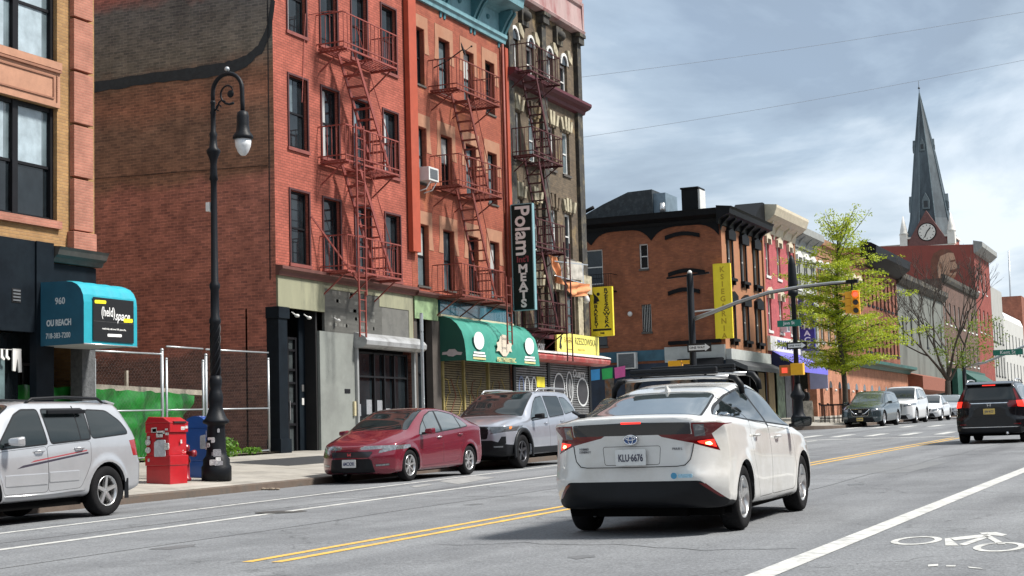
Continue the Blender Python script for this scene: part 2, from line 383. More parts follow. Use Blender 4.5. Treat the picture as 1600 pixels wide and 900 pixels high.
def wheel(parent, x, y, r, wd, sidev, rim, style=5, rr=.64, spoke=.055, lod=0):
    wo = MB(); t = wd/2; n = 40 if not lod else 20; R0 = r*rr
    # the tyre: tread, rounded shoulders, sidewall
    pr = [(R0*.97, -t*.75), (R0*1.05, -t*.95), (r*.86, -t), (r*.955, -t*.9), (r, -t*.62), (r, t*.62), (r*.955, t*.9), (r*.86, t), (R0*1.05, t*.95), (R0*.97, t*.75)]
    w = wo.lathe(pr+[pr[0]], (0, 0, 0), 'x', n, cap=False).build('wheel', M_brake, parent, world=False)
    w.data.materials.clear(); w.data.materials.append(M_tyre); w.location = (x, y, r)
    m = MB(); s = sidev
    m.lathe([(R0*1.0, s*t*.72), (R0*.985, s*t*.9), (R0*.93, s*t*.86), (R0*.90, s*t*.3), (R0*.9, -s*t*.7)], (0, 0, 0), 'x', n, cap=False)
    m.lathe([(.001, s*t*.60), (R0*.16, s*t*.60), (R0*.2, s*t*.5), (R0*.2, s*t*.2)], (0, 0, 0), 'x', 16)
    for k in range(style):
        a = 2*math.pi*(k+.25)/style; ca, sa = math.cos(a), math.sin(a); tx, tz = -sa, ca
        w0, w1 = spoke*.95*r/.32, spoke*1.15*r/.32*.62
        def P(rad, off, dx): return (s*(t*dx), ca*rad+tx*off, sa*rad+tz*off)
        a0, a1 = R0*.12, R0*.95
        m.hexa([P(a0, -w0, .30), P(a0, w0, .30), P(a1, w1, .45), P(a1, -w1, .45), P(a0, -w0*.8, .62), P(a0, w0*.8, .62), P(a1, w1*.9, .84), P(a1, -w1*.9, .84)])
    m.build('rim', rim, w, world=False)
    b = MB(); b.lathe([(.001, s*t*.1), (R0*.85, s*t*.1), (R0*.85, -s*t*.2)], (0, 0, 0), 'x', 20); b.build('brake_disc', M_brake, w, world=False)
    return w
def make_car(name, label, cat, S, loc, rz, group=None):
    root = thing(name, label, cat, loc, rz, group)
    root.rotation_euler = (math.atan(GR)*math.cos(rz), math.atan(GR)*math.sin(rz)*-1, rz)
    bm = car_shell(S, S.get('dy', .035)); bm.normal_update()
    kd = KDTree(len(bm.verts)); nr = []
    for i, v in enumerate(bm.verts): kd.insert(v.co, i); nr.append(v.normal.copy())
    kd.balance()
    lay = bm.faces.layers.int.new('part')
    parts = [('body', S['paint'])]
    def assign(faces, k):
        for f in faces:
            if f.is_valid: f[lay] = k
    def sel(ax, sign, lo=-9, hi=9, only=None):
        bm.normal_update(); out = []
        for f in bm.faces:
            if only is not None and f[lay] not in only: continue
            c = f.calc_center_median(); nn = f.normal
            if ax == 0 and c.x*sign > .2 and nn.x*sign > .12: out.append(f)
            if ax == 2 and nn.z > .12 and lo < c.y < hi: out.append(f)
            if ax == 1 and nn.y*sign > .02 and c.y*sign > .5 and lo < c.z < hi: out.append(f)
        return out
    def newpart(nm, m): parts.append((nm, m)); return len(parts)-1
    seam_k = newpart('seam', M_seam); lip_k = newpart('wheel_arch', M_trim)
    # wheel arches
    for (wy_, wr) in S['axles']:
        for sg in (1, -1):
            fs = region(bm, [f for f in bm.faces if f.calc_center_median().x*sg > .42 and f.calc_center_median().z < 1.0], circle(wy_, S['wr'], wr+S.get('gap', .055)), 0)
            fs = [f for f in fs if f.is_valid and abs(f.calc_center_median().x) > .4]
            es = {e for f in fs for e in f.edges}; fset = set(fs)
            bd = [e for e in es if sum(1 for q in e.link_faces if q in fset) == 1 and len(e.link_faces) == 2]
            bmesh.ops.delete(bm, geom=fs, context='FACES')
            bd = [e for e in bd if e.is_valid]
            r_ = bmesh.ops.extrude_edge_only(bm, edges=bd)
            for v in r_['geom']:
                if isinstance(v, bmesh.types.BMVert): v.co.x -= sg*.05
            for v in r_['geom']:
                if isinstance(v, bmesh.types.BMFace): v[lay] = lip_k
    # panels: (kind, name, axis, outline, material, sides)
    for it in S['cuts']:
        nm, ax, poly, m = it['n'], it['ax'], it['p'], it['m']
        for sg in it.get('s', (1, -1) if ax == 0 else (it.get('sg', 1),)):
            only = it.get('only', None); base = sel(ax, sg, it.get('lo', -9), it.get('hi', 9), only)
            polys = poly if isinstance(poly[0][0], (tuple, list)) else [poly]
            if it.get('ring'):
                o_ = grow(poly, it['ring']); fo = region(bm, base, o_, ax); assign(fo, newpart(it['rn'], it['rm']) if it.get('rn') else seam_k)
                base = [f for f in fo if f.is_valid]
            k = newpart(nm, m) if nm else 0; 
            for pl in polys:
                fi = region(bm, [f for f in base if f.is_valid], pl, ax); assign(fi, k)
                if it.get('push'):
                    for v in {v for f in fi if f.is_valid for v in f.verts}: v.co += Vector([(0 if q != ax else it['push']*(sg if ax != 2 else 1)) for q in range(3)])
                base = sel(ax, sg, it.get('lo', -9), it.get('hi', 9), only)
    # a panel keeps its main piece; stray slivers go back to the body
    for k in range(2, len(parts)):
        fs = [f for f in bm.faces if f[lay] == k]; left = set(fs); comps = []
        while left:
            st = [left.pop()]; comp = []
            while st:
                f = st.pop(); comp.append(f)
                for e in f.edges:
                    for g in e.link_faces:
                        if g in left: left.discard(g); st.append(g)
            comps.append(comp)
        if len(comps) > 1:
            comps.sort(key=lambda c: -sum(f.calc_area() for f in c))
            a0 = sum(f.calc_area() for f in comps[0])
            for c in comps[1:]:
                k2 = newpart(*parts[k]) if sum(f.calc_area() for f in c) > .12*a0 else 0
                for f in c: f[lay] = k2
    # split into part meshes
    bm.verts.index_update(); groups = {}
    for f in bm.faces: groups.setdefault(f[lay], []).append(f)
    objs = {}
    for k, fs in sorted(groups.items()):
        nm, m = parts[k]; vm = {}; vs = []; fl = []
        for f in fs:
            ids = []
            for v in f.verts:
                if v.index not in vm: vm[v.index] = len(vs); vs.append(v.co.copy())
                ids.append(vm[v.index])
            fl.append(ids)
        me = bpy.data.meshes.new(nm); me.from_pydata(vs, [], fl); me.materials.append(m); me.polygons.foreach_set('use_smooth', [True]*len(fl)); me.update()
        no = []
        for v in vs:
            acc = Vector((0, 0, 0))
            for (co, i, d) in kd.find_n(v, 4): acc += nr[i]/(d+.004)
            no.append(acc.normalized())
        if not S.get('raw'): me.normals_split_custom_set_from_vertices(no)
        o = bpy.data.objects.new({'seam': 'panel_gap'}.get(nm, nm), me); C.objects.link(o); o.parent = root; objs.setdefault(nm, []).append(o)
    bm.free()
    # underside and arch liners
    u = MB(); a = S['axles']; W = max(p[1] for p in S['wid'])
    y0, y1 = S['y0']+.25, S['y1']-.3; yr, yf = min(a[0][0], a[1][0]), max(a[0][0], a[1][0]); rr = a[0][1]+S.get('gap', .055)+.01; zl = max(S['wr']*.55, .17)
    u.box(-W*.5, W*.5, y0, y1, zl, S['wr']+.25)
    for (p, q) in ((y0+.12, yr-rr-.02), (yr+rr+.02, yf-rr-.02), (yf+rr+.02, y1-.05)):
        if q > p: u.box(-W*.86, W*.86, p, q, zl, S['wr']+.2)
    for (wy_, wr) in a:
        for sg in (1, -1):
            n = 18; vs = []
            for k in range(n+1):
                t = -.35+(math.pi+.7)*k/n
                for xx in (W*.45, W*.93): vs.append((sg*xx, wy_+rr*math.cos(t), S['wr']+rr*math.sin(t)))
            u.add(vs, [(2*k, 2*k+1, 2*k+3, 2*k+2) for k in range(n)], True)
    u.build('underbody', M_under, root, world=False)
    for (wy_, wr) in a:
        for sg in (1, -1): wheel(root, sg*(S['track']/2), wy_, wr, S.get('tw', .205), sg, S['rim'], S.get('spokes', 5), S.get('rimr', .66), S.get('spoke', .045))
    return root, objs
def plate(root, y, z, F, txt, colbg, coltx, x=0.0, back=-1, tilt=0.0, small=None):
    Fp = Fr((x, y, z), (1 if back < 0 else -1, 0, 0), (0, 0, 1), (0, back, 0))
    o = MB().prism(Fp, rpoly([(-.152, -.076), (.152, -.076), (.152, .076), (-.152, .076)], .015, 3), 0, .006).build('license_plate', mat('plate_'+str(colbg), colbg, .35, var=.08, vscale=20), root, world=False)
    mt = mat('plate_ink'+str(coltx), coltx, .5, var=0)
    t = text(txt, .094, Fp, 0, -.008, .008, 'plate_number', mt, None, bold=.0018, sx=.64); t.parent = o
    if small: t = text(small, .022, Fp, 0, .056, .008, 'plate_state', mt, None, bold=.0005); t.parent = o
    return o
def mirror(root, x, y, z, m, glass=M_glass, sc_=1.0):
    for sg in (1, -1):
        b = MB(); k = sc_*.115; cx = sg*(x+.13); b.hexa([(cx-k, y-.05, z-.045), (cx+k*.85, y-.05, z-.035), (cx+k*.7, y+.06, z-.02), (cx-k*.7, y+.06, z-.03), (cx-k*.95, y-.05, z+.09), (cx+k, y-.05, z+.075), (cx+k*.7, y+.06, z+.06), (cx-k*.7, y+.06, z+.07)]); o = b.build('side_mirror', m, root, world=False, bevel=.028)
        g = MB(); g.box(cx-k*.78, cx+k*.78, y-.054, y-.05, z-.025, z+.06); g.build('mirror_glass', glass, o, world=False)
        a = MB(); a.bar((sg*(x-.03), y+.02, z-.02), (sg*(x+.05), y+.01, z-.01), .05, .04); a.build('mirror_arm', M_trim, o, world=False)
def handle(root, x, y, z, m):
    for sg in (1, -1):
        b = MB(); b.tube([(sg*(x-.012), y-.09, z), (sg*(x+.022), y-.06, z+.004), (sg*(x+.026), y, z+.006), (sg*(x+.022), y+.06, z+.004), (sg*(x-.012), y+.09, z)], [.010, .013, .014, .013, .010], 8)
        b.build('door_handle', m, root, world=False)
def surf(pts, k, W, pw=4):
    f = interp(pts); return lambda x, z: f(z)+k*(x/W)**pw
def window_set(sidepoly, M=M_glass, ring=.02, posts=()):
    return [dict(n='side_window', ax=0, p=sidepoly, m=M, ring=ring, rn='window_trim', rm=M_trim)]
P_white = paint('pearl_white_paint', (.60, .598, .58), .0, .24, dirt=(.53, .52, .49))
def prius():
    S = dict(paint=P_white, y0=-2.22, y1=2.25, wr=.317, track=1.53, tw=.20, rim=M_alloy, spokes=5, rimr=.66, spoke=.036, gap=.05,
      axles=[(-1.37, .317), (1.33, .317)],
      top=[(-2.3, 1.10), (-2.2, 1.125), (-2.0, 1.165), (-1.6, 1.25), (-1.1, 1.355), (-.6, 1.43), (-.1, 1.472), (.25, 1.465), (.6, 1.39), (1.0, 1.18), (1.35, .99), (1.6, .90), (2.0, .76), (2.25, .62)],
      bot=[(-2.3, .335), (-1.95, .25), (1.9, .18), (2.25, .24)],
      wid=[(-2.3, .845), (-2.0, .872), (-1.5, .885), (-.6, .868), (.6, .868), (1.4, .88), (1.9, .84), (2.15, .74), (2.3, .6)],
      belt=[(-2.3, 1.045), (-1.8, 1.085), (-1.3, 1.07), (-.5, 1.01), (.6, .94), (1.1, .915), (1.4, .88), (2.0, .70), (2.3, .55)],
      topw=[(-2.3, .72), (-2.0, .66), (-1.5, .585), (-.8, .55), (.3, .555), (.8, .60), (1.3, .68), (1.6, .66), (2.1, .56), (2.3, .4)],
      drop=[(-2.3, .045), (-1.6, .05), (-.5, .06), (.5, .06), (1.2, .05), (1.5, .05), (2.2, .06)],
      rear=surf([(.15, -2.12), (.3, -2.2), (.48, -2.285), (.54, -2.295), (.62, -2.265), (.7, -2.25), (.92, -2.235), (1.07, -2.29), (1.10, -2.275), (1.14, -2.2), (1.5, -2.0)], .34, .88, 4.5),
      nose=surf([(.2, 2.2), (.5, 2.28), (.65, 2.22), (.8, 2.1), (1.5, 2.0)], -.45, .88, 3), flare=[(-1.37, .317, .37, .012), (1.33, .317, .37, .012)])
    win = [(-1.83, 1.13), (-1.4, 1.215), (-.9, 1.305), (-.35, 1.375), (.1, 1.39), (.42, 1.345), (.72, 1.20), (.98, 1.0), (1.0, .955), (.6, .96), (-.3, 1.02), (-1.2, 1.085), (-1.75, 1.112)]
    cuts = [
      dict(n='side_window', ax=0, p=win, m=M_glass, ring=.018, rn='window_trim', rm=M_trim),
      dict(n='door_pillar', ax=0, p=[(-.17, .93), (-.08, .93), (-.20, 1.42), (-.27, 1.42)], m=M_trim),
      dict(n='door_pillar', ax=0, p=[(-.98, 1.03), (-.93, 1.03), (-1.13, 1.30), (-1.16, 1.30)], m=M_trim),
      dict(n='rear_window', ax=2, p=rpoly([(-.63, -2.06), (.63, -2.06), (.505, -1.05), (-.505, -1.05)], .08), m=M_glass2, ring=.022, rn='window_trim', rm=M_trim, hi=0),
      dict(n='windshield', ax=2, p=rpoly([(-.66, 1.24), (.66, 1.24), (.52, .40), (-.52, .40)], .08), m=M_glass, ring=.02, rn='window_trim', rm=M_trim, lo=0),
      dict(n='license_recess', ax=1, sg=-1, p=rpoly([(-.27, .68), (.27, .68), (.285, .85), (-.285, .85)], .02, 2), m=P_white, ring=.005),
      dict(n='rear_bumper', ax=1, sg=-1, p=rpoly([(-.88, .21), (.88, .21), (.88, .30), (.66, .52), (-.66, .52), (-.88, .30)], .03, 2), m=M_trim, lo=.1)]
    for s in (1, -1):
        f = lambda P: [(s*a, b) for a, b in P]
        cuts += [dict(n='tail_light', ax=1, sg=-1, p=f([(.59, 1.062), (.80, 1.058), (.865, 1.045), (.75, .95), (.59, .95)]), m=M_red, lo=.6),
                 dict(n='tail_light', ax=1, sg=-1, p=f([(.59, .951), (.751, .951), (.81, .79), (.60, .865)]), m=M_red, lo=.6),
                 dict(n='tail_light_arm', ax=1, sg=-1, p=f([(.27, .955), (.592, .955), (.602, .868), (.30, .935)]), m=M_red, lo=.6),
                 dict(n='reverse_lamp', ax=1, sg=-1, p=f([(.61, 1.045), (.70, 1.045), (.70, .935), (.61, .93)]), m=M_darkclear, lo=.6),
                 dict(n='reverse_lamp', ax=1, sg=-1, p=f([(.625, 1.03), (.69, 1.03), (.69, .99), (.625, .985)]), m=M_clear, lo=.6),
                 dict(n='brake_lamp', ax=1, sg=-1, p=f([(.63, .885), (.765, .90), (.785, .825), (.65, .868)]), m=M_redlit, lo=.6),
                 dict(n='brake_bulb', ax=1, sg=-1, p=f([(.70, .872), (.735, .88), (.755, .855), (.735, .845), (.70, .856)]), m=M_redhot, lo=.6),
                 dict(n='reflector', ax=1, sg=-1, p=f([(.64, .50), (.70, .49), (.83, .35), (.79, .36)]), m=M_red, lo=.1)]
    cuts += [dict(n='rear_glass_panel', ax=1, sg=-1, p=rpoly([(-.585, .955), (.585, .955), (.585, 1.065), (0, 1.078), (-.585, 1.065)], .015, 2), m=mat('black_rear_panel', (.008, .010, .014), .12, var=0, coat=.6), lo=.7),
             dict(n='center_brake_light', ax=1, sg=-1, p=[(-.10, 1.064), (.10, 1.064), (.10, 1.082), (-.10, 1.082)], m=M_redlit, lo=.7),
             dict(n='rear_door', ax=0, p=rpoly([(-.74, .28), (-.15, .28), (-.15, 1.0), (-.98, 1.055), (-1.0, .82), (-.90, .66)], .05, 3), m=P_white, ring=.006),
             dict(n='front_door', ax=0, p=rpoly([(-.14, .28), (.90, .28), (.97, .55), (.92, .925), (-.14, .99)], .06, 3), m=P_white, ring=.006)]
    S['cuts'] = cuts
    root, ob = make_car('hatchback_car', 'white hybrid hatchback with roof rack and lit tail lamps driving up the street', 'car', S, (0, 0, 0), 0)
    mirror(root, .88, .82, .99, M_trim); handle(root, .868, -.80, .90, P_white); handle(root, .866, .16, .865, P_white)
    # seams of the tail gate
    m = MB()
    for s in (1, -1): m.tube([(s*x, S['rear'](x, z)-.001, z) for x, z in ((.60, .865), (.59, .80), (.57, .72), (.52, .668), (.45, .658), (0, .655))], .0045, 5)
    m.build('tailgate_seam', M_seam, root, world=False)
    # badge: ring with inner ovals on blue
    F = Fr((0, S['rear'](0, .915)-.004, .915), (1, 0, 0), (0, 0, 1), (0, -1, 0))
    b = MB(); el = lambda rx, rz, dz=0: [F.P(rx*math.cos(t*math.pi/14), dz+rz*math.sin(t*math.pi/14), .006) for t in range(28)]
    b.tube(el(.066, .044), .006, 6, closed=True); b.tube(el(.022, .04), .005, 6, closed=True); b.tube(el(.046, .016, .014), .005, 6, closed=True)
    o = b.build('badge', M_chrome, root, world=False)
    MB().prism(F, [(.064*math.cos(t*math.pi/14), .042*math.sin(t*math.pi/14)) for t in range(28)], 0, .004).build('badge_field', mat('badge_blue', (.03, .08, .22), .2, var=0), o, world=False)
    plate(root, S['rear'](0, .75)-.012, .75, None, 'KLU·6676', (.62, .63, .62), (.03, .03, .06))
    mt = mat('badge_grey_letters', (.12, .12, .13), .3, .6, var=0); Fl = Fr((0, S['rear'](.5, .82)-.004, 0), (1, 0, 0), (0, 0, 1), (0, -1, 0))
    for s_, x, z, sz in (('HYBRID', -.48, .835, .028), ('SYNERGY', -.47, .807, .028), ('PRIUS L', .45, .82, .030)):
        t = text(s_, sz, Fl, x, z, .004, 'lettering', mt, None, bold=.0006); t.parent = root
    st = mat('sticker_blue', (.05, .25, .42), .4, var=0); Fb = Fr((0, S['rear'](.5, .57)-.006, 0), (1, 0, 0), (0, 0, 1), (0, -1, 0))
    MB().prism(Fb, [(.42+.030*math.cos(t), .57+.030*math.sin(t)) for t in [k*math.pi/8 for k in range(16)]], 0, .003).build('round_sticker', st, root, world=False)
    MB().prism(Fb, rpoly([(.46, .55), (.60, .55), (.60, .585), (.46, .585)], .01, 2), -.004, .002).build('sticker', mat('sticker_pale', (.3, .5, .62), .5, var=.3, vscale=60), root, world=False)
    # roof rack: two bars on curved feet, each with a black clamp
    for y, zt_ in ((-.62, 1.42), (.14, 1.465)):
        b = MB(); b.tube([(-.60, y, zt_+.085), (-.3, y, zt_+.10), (.3, y, zt_+.10), (.60, y, zt_+.085)], .022, 8); o = b.build('roof_bar', M_alloy, root, world=False)
        for s in (1, -1):
            f = MB(); f.tube([(s*.565, y, zt_+.088), (s*.63, y, zt_+.075), (s*.685, y, zt_+.0), (s*.70, y, zt_-.09)], [.028, .034, .034, .026], 8); f.build('rack_foot', M_trim, o, world=False)
        cl = MB(); cl.box(-.50, .44, y-.045, y+.045, zt_+.125, zt_+.155); cl.box(-.50, .44, y-.04, y+.04, zt_+.16, zt_+.20)
        cl.box(-.4, -.37, y-.02, y+.02, zt_+.10, zt_+.125); cl.box(.30, .33, y-.02, y+.02, zt_+.10, zt_+.125)
        cl.build('ski_clamp', M_trim, root, world=False, bevel=.012)
    a = MB(); a.hexa([(-.02, -1.0, 1.37), (.02, -1.0, 1.37), (.015, -.88, 1.39), (-.015, -.88, 1.39), (-.005, -1.01, 1.435), (.005, -1.01, 1.435), (.005, -.98, 1.44), (-.005, -.98, 1.44)]); a.build('antenna', P_white, root, world=False)
    wp = MB(); wp.bar((-.56, -2.06, 1.16), (-.66, -1.98, 1.20), .035, .02); wp.bar((-.56, -2.07, 1.155), (-.50, -2.07, 1.15), .05, .04); wp.build('rear_wiper', M_trim, root, world=False)
    return root
def nice(y0, y1, zb, zt, r=.03): return rpoly([(y0, zb), (y1, zb), (y1, zt), (y0, zt)], r, 2)
def tubes(root, name, m, paths, r=.0045, n=5):
    b = MB()
    for p in paths: b.tube(p, r, n)
    return b.build(name, m, root, world=False)
def rails(root, x, ya, yb, z, m):
    for s in (1, -1):
        b = MB(); b.tube([(s*x, ya, z-.03), (s*x, ya+.12, z+.03), (s*(x-.01), (ya+yb)/2, z+.05), (s*x, yb-.15, z+.03), (s*x, yb, z-.04)], [.016, .022, .022, .022, .014], 8); b.build('roof_rail', m, root, world=False)
P_silver = paint('silver_paint', (.46, .47, .49), .55, .32)
P_wine = paint('wine_red_paint', (.17, .012, .028), .35, .25)
P_grey = paint('silver_grey_paint', (.36, .38, .43), .5, .28)
P_black = mat('black_paint', (.004, .005, .007), .2, var=0, coat=.35, spec=.3)
P_teal = paint('dark_teal_grey_paint', (.03, .05, .058), .4, .25)
P_wht2 = paint('white_paint', (.62, .63, .64), .0, .3)
P_slate = paint('dark_green_grey_paint', (.03, .042, .045), .3, .25)
P_pale = paint('pale_silver_blue_paint', (.42, .45, .48), .5, .3)
def rav4():
    S = dict(paint=P_silver, y0=-2.02, y1=2.0, wr=.345, track=1.52, tw=.225, rim=M_alloy, spokes=5, rimr=.62, spoke=.032, gap=.06,
      axles=[(-1.245, .345), (1.245, .345)], bow=.02,
      top=[(-2.1, 1.54), (-1.7, 1.585), (-1.0, 1.615), (0, 1.62), (.35, 1.59), (.62, 1.49), (.9, 1.26), (1.12, 1.09), (1.4, 1.05), (1.8, .97), (2.05, .85)],
      bot=[(-2.1, .36), (-1.8, .30), (1.8, .28), (2.05, .34)],
      wid=[(-2.1, .80), (-1.8, .845), (-1.2, .868), (-.5, .855), (.6, .855), (1.3, .868), (1.8, .83), (2.05, .70)],
      belt=[(-2.1, 1.08), (-1.2, 1.06), (.5, .995), (1.2, .97), (2.05, .82)],
      topw=[(-2.1, .58), (-1.5, .60), (0, .61), (.5, .63), (1.1, .70), (1.5, .66), (2.05, .5)],
      drop=[(-2.1, .05), (0, .05), (1.2, .05), (2.05, .07)],
      rear=surf([(.3, -2.05), (.42, -2.16), (.50, -2.19), (.70, -2.18), (.735, -2.12), (.85, -2.08), (1.05, -2.04), (1.3, -1.9), (1.6, -1.72), (1.8, -1.6)], .16, .87, 6),
      nose=surf([(.2, 1.95), (.5, 2.05), (.7, 2.02), (.9, 1.93), (1.5, 1.8)], -.35, .87, 3), flare=[(-1.245, .345, .42, .022), (1.245, .345, .42, .022)])
    S['cuts'] = [
      dict(n='side_window', ax=0, p=rpoly([(-1.80, 1.14), (-.98, 1.09), (-1.02, 1.475), (-1.46, 1.455), (-1.70, 1.30)], .06, 3), m=M_glass, ring=.02, rn='window_trim', rm=M_trim),
      dict(n='rear_door', ax=0, p=rpoly([(-.70, .42), (-.05, .40), (-.05, 1.00), (-.93, 1.05), (-.90, .75)], .06, 3), m=P_silver, ring=.006),
      dict(n='front_door', ax=0, p=rpoly([(-.04, .40), (.80, .40), (.88, .62), (.86, .95), (-.04, 1.0)], .06, 3), m=P_silver, ring=.006),
      dict(n='side_window', ax=0, p=rpoly([(-.94, 1.085), (-.16, 1.045), (-.12, 1.485), (-.96, 1.485)], .03, 2), m=M_glass, ring=.025, rn='window_trim', rm=M_trim),
      dict(n='window_divider', ax=0, p=[(-.76, 1.06), (-.735, 1.06), (-.755, 1.54), (-.78, 1.54)], m=M_trim),
      dict(n='side_window', ax=0, p=rpoly([(-.07, 1.04), (.83, .995), (.80, 1.06), (.42, 1.42), (.26, 1.485), (-.03, 1.485)], .03, 2), m=M_glass, ring=.022, rn='window_trim', rm=M_trim),
      dict(n='tail_light', ax=0, p=[(-2.3, 1.08), (-1.79, 1.03), (-1.85, .82), (-2.3, .80)], m=mat('tail_red', (.28, .012, .015), .2, var=.05, coat=1), ring=.004),
      dict(n='windshield', ax=2, p=rpoly([(-.70, 1.06), (.70, 1.06), (.58, .42), (-.58, .42)], .08), m=M_glass, ring=.02, rn='window_trim', rm=M_trim, lo=0),
      dict(n='rear_window', ax=1, sg=-1, p=rpoly([(-.58, 1.1), (.58, 1.1), (.5, 1.52), (-.5, 1.52)], .06), m=M_glass, lo=.9),
      dict(n='headlight', ax=1, sg=1, p=[(.42, .66), (.80, .70), (.80, .85), (.42, .80)], m=M_clear, ring=.005, lo=.4),
      dict(n='headlight', ax=1, sg=1, p=[(-.42, .66), (-.80, .70), (-.80, .85), (-.42, .80)], m=M_clear, ring=.005, lo=.4),
      dict(n='grille', ax=1, sg=1, p=rpoly([(-.38, .66), (.38, .66), (.38, .8), (-.38, .8)], .02), m=M_trim, lo=.4)]
    MS = mat('stripe_dark', (.03, .025, .04), .4, var=0); MR = mat('stripe_red', (.28, .05, .06), .4, var=0)
    for P, m in (([(-.86, .90), (-.86, .875), (.56, .722), (.44, .765)], MS), ([(-.84, .93), (-.84, .912), (.30, .795), (.22, .822)], MR)):
        S['cuts'].append(dict(n='side_stripe', ax=0, p=P, m=m))
    root, ob = make_car('suv_car', 'silver compact SUV with dark and red side stripes parked nearest the camera', 'car', S, (0, 0, 0), 0, 'cars parked along the left kerb')
    mirror(root, .86, .72, 1.06, P_silver, sc_=1.05); handle(root, .852, -.68, .955, P_silver); handle(root, .852, .12, .94, P_silver)
    rails(root, .58, -1.5, .12, 1.61, M_trim)
    for s in (1, -1):
        b = MB(); b.box(s*.852-.012, s*.852+.012, -.66, -.06, .52, .66); b.build('side_molding', P_silver, root, world=False, bevel=.01)
        b = MB(); b.box(s*.852-.012, s*.852+.012, -.03, .78, .50, .65); b.build('side_molding', P_silver, root, world=False, bevel=.01)
        b = MB(); b.box(s*.735-.02, s*.735+.018, -.92, -.16, 1.43, 1.485); b.build('rain_visor', M_trim, root, world=False, bevel=.008)
        b = MB(); b.box(s*.86-.006, s*.86+.006, -1.70, -1.62, .22, .5); b.build('mud_flap', M_trim, root, world=False)
        b = MB(); b.tube([(s*.845, -.80, .385), (s*.855, 0, .37), (s*.85, .82, .37)], .012, 6); b.build('sill_strip', M_alloy, root, world=False)
    b = MB(); b.hexa([(-.5, -1.86, 1.55), (.5, -1.86, 1.55), (.55, -1.60, 1.585), (-.55, -1.60, 1.585), (-.5, -1.88, 1.575), (.5, -1.88, 1.575), (.55, -1.60, 1.62), (-.55, -1.60, 1.62)]); b.build('spoiler', P_silver, root, world=False, bevel=.008)
    return root
def insight():
    S = dict(paint=P_wine, y0=-2.1, y1=2.15, wr=.305, track=1.48, tw=.185, rim=M_alloy, spokes=7, rimr=.68, spoke=.022, gap=.045,
      axles=[(-1.28, .305), (1.27, .305)],
      top=[(-2.2, 1.02), (-2.0, 1.10), (-1.5, 1.25), (-1.0, 1.36), (-.4, 1.42), (0, 1.425), (.3, 1.395), (.7, 1.24), (1.15, 1.01), (1.5, .92), (1.9, .80), (2.2, .66)],
      bot=[(-2.2, .26), (-1.9, .2), (1.9, .17), (2.2, .22)],
      wid=[(-2.2, .76), (-1.8, .82), (-1.2, .848), (1.25, .848), (1.75, .82), (2.05, .73), (2.2, .6)],
      belt=[(-2.2, .95), (-1.5, 1.0), (-.5, .95), (1.0, .86), (1.4, .82), (2.2, .6)],
      topw=[(-2.2, .62), (-1.6, .55), (-.6, .54), (.2, .56), (.8, .63), (1.2, .69), (1.6, .66), (2.2, .5)],
      drop=[(-2.2, .03), (-1.6, .05), (.5, .05), (1.2, .045), (2.2, .06)],
      rear=surf([(.2, -2.05), (.45, -2.15), (.7, -2.12), (1.0, -2.1), (1.2, -1.9)], .3, .85, 4),
      nose=surf([(.15, 2.10), (.28, 2.19), (.5, 2.2), (.62, 2.16), (.75, 2.08), (.9, 1.9)], -.42, .85, 2.6), flare=[(-1.28, .305, .35, .01), (1.27, .305, .35, .012)])
    c = [dict(n='front_door', ax=0, p=rpoly([(-.08, .30), (.78, .28), (.92, .50), (.90, .84), (-.12, .92)], .06, 3), m=P_wine, ring=.006),
      dict(n='rear_door', ax=0, p=rpoly([(-.75, .32), (-.09, .30), (-.13, .925), (-1.0, .97), (-.98, .72)], .06, 3), m=P_wine, ring=.006),
      dict(n='side_window', ax=0, p=rpoly([(-1.28, 1.03), (-.9, .985), (0, .935), (.80, .88), (.82, .90), (.62, 1.06), (.3, 1.25), (0, 1.335), (-.4, 1.34), (-.9, 1.27), (-1.2, 1.15)], .03, 2), m=M_glass2, ring=.02, rn='window_trim', rm=M_trim),
      dict(n='door_pillar', ax=0, p=[(-.14, .93), (-.05, .93), (-.15, 1.36), (-.22, 1.36)], m=M_trim),
      dict(n='door_pillar', ax=0, p=[(-.96, .97), (-.91, .97), (-1.0, 1.28), (-1.04, 1.28)], m=M_trim),
      dict(n='door_pillar', ax=0, p=[(.50, .88), (.53, .88), (.45, 1.2), (.42, 1.2)], m=M_trim),
      dict(n='windshield', ax=2, p=rpoly([(-.66, 1.12), (0, 1.17), (.66, 1.12), (.53, .22), (-.53, .22)], .07), m=M_glass, ring=.018, rn='window_trim', rm=M_trim, lo=0),
      dict(n='front_bumper', ax=1, sg=1, p=rpoly([(-.50, .20), (.50, .20), (.44, .47), (-.44, .47)], .05, 3), m=M_trim, lo=.05, hi=.6),
      dict(n='grille', ax=1, sg=1, p=rpoly([(-.40, .50), (.40, .50), (.46, .60), (-.46, .60)], .03, 2), m=mat('grille_dark', (.03, .03, .035), .3, .3, var=.4, vscale=3, stretch=(.1, 1, 30)), ring=.008, rn='grille_frame', rm=M_trim, lo=.4)]
    for s in (1, -1):
        c += [dict(n='headlight', ax=1, sg=1, p=[(s*.56, .57), (s*.85, .64), (s*.85, .715), (s*.72, .69), (s*.57, .62)], m=M_clear, ring=.005, lo=.4),
              dict(n='headlight', ax=0, s=(s,), p=[(1.72, .715), (1.80, .665), (2.2, .635), (2.2, .715)], m=M_clear),
              dict(n='fog_light', ax=1, sg=1, p=[(s*.52, .325), (s*.72, .335), (s*.72, .365), (s*.52, .355)], m=M_clear, lo=.2, ring=.01)]
    S['cuts'] = c
    root, ob = make_car('hatchback_car', 'wine red hatchback parked facing us in front of the roll-up gate', 'car', S, (0, 0, 0), 0, 'cars parked along the left kerb')
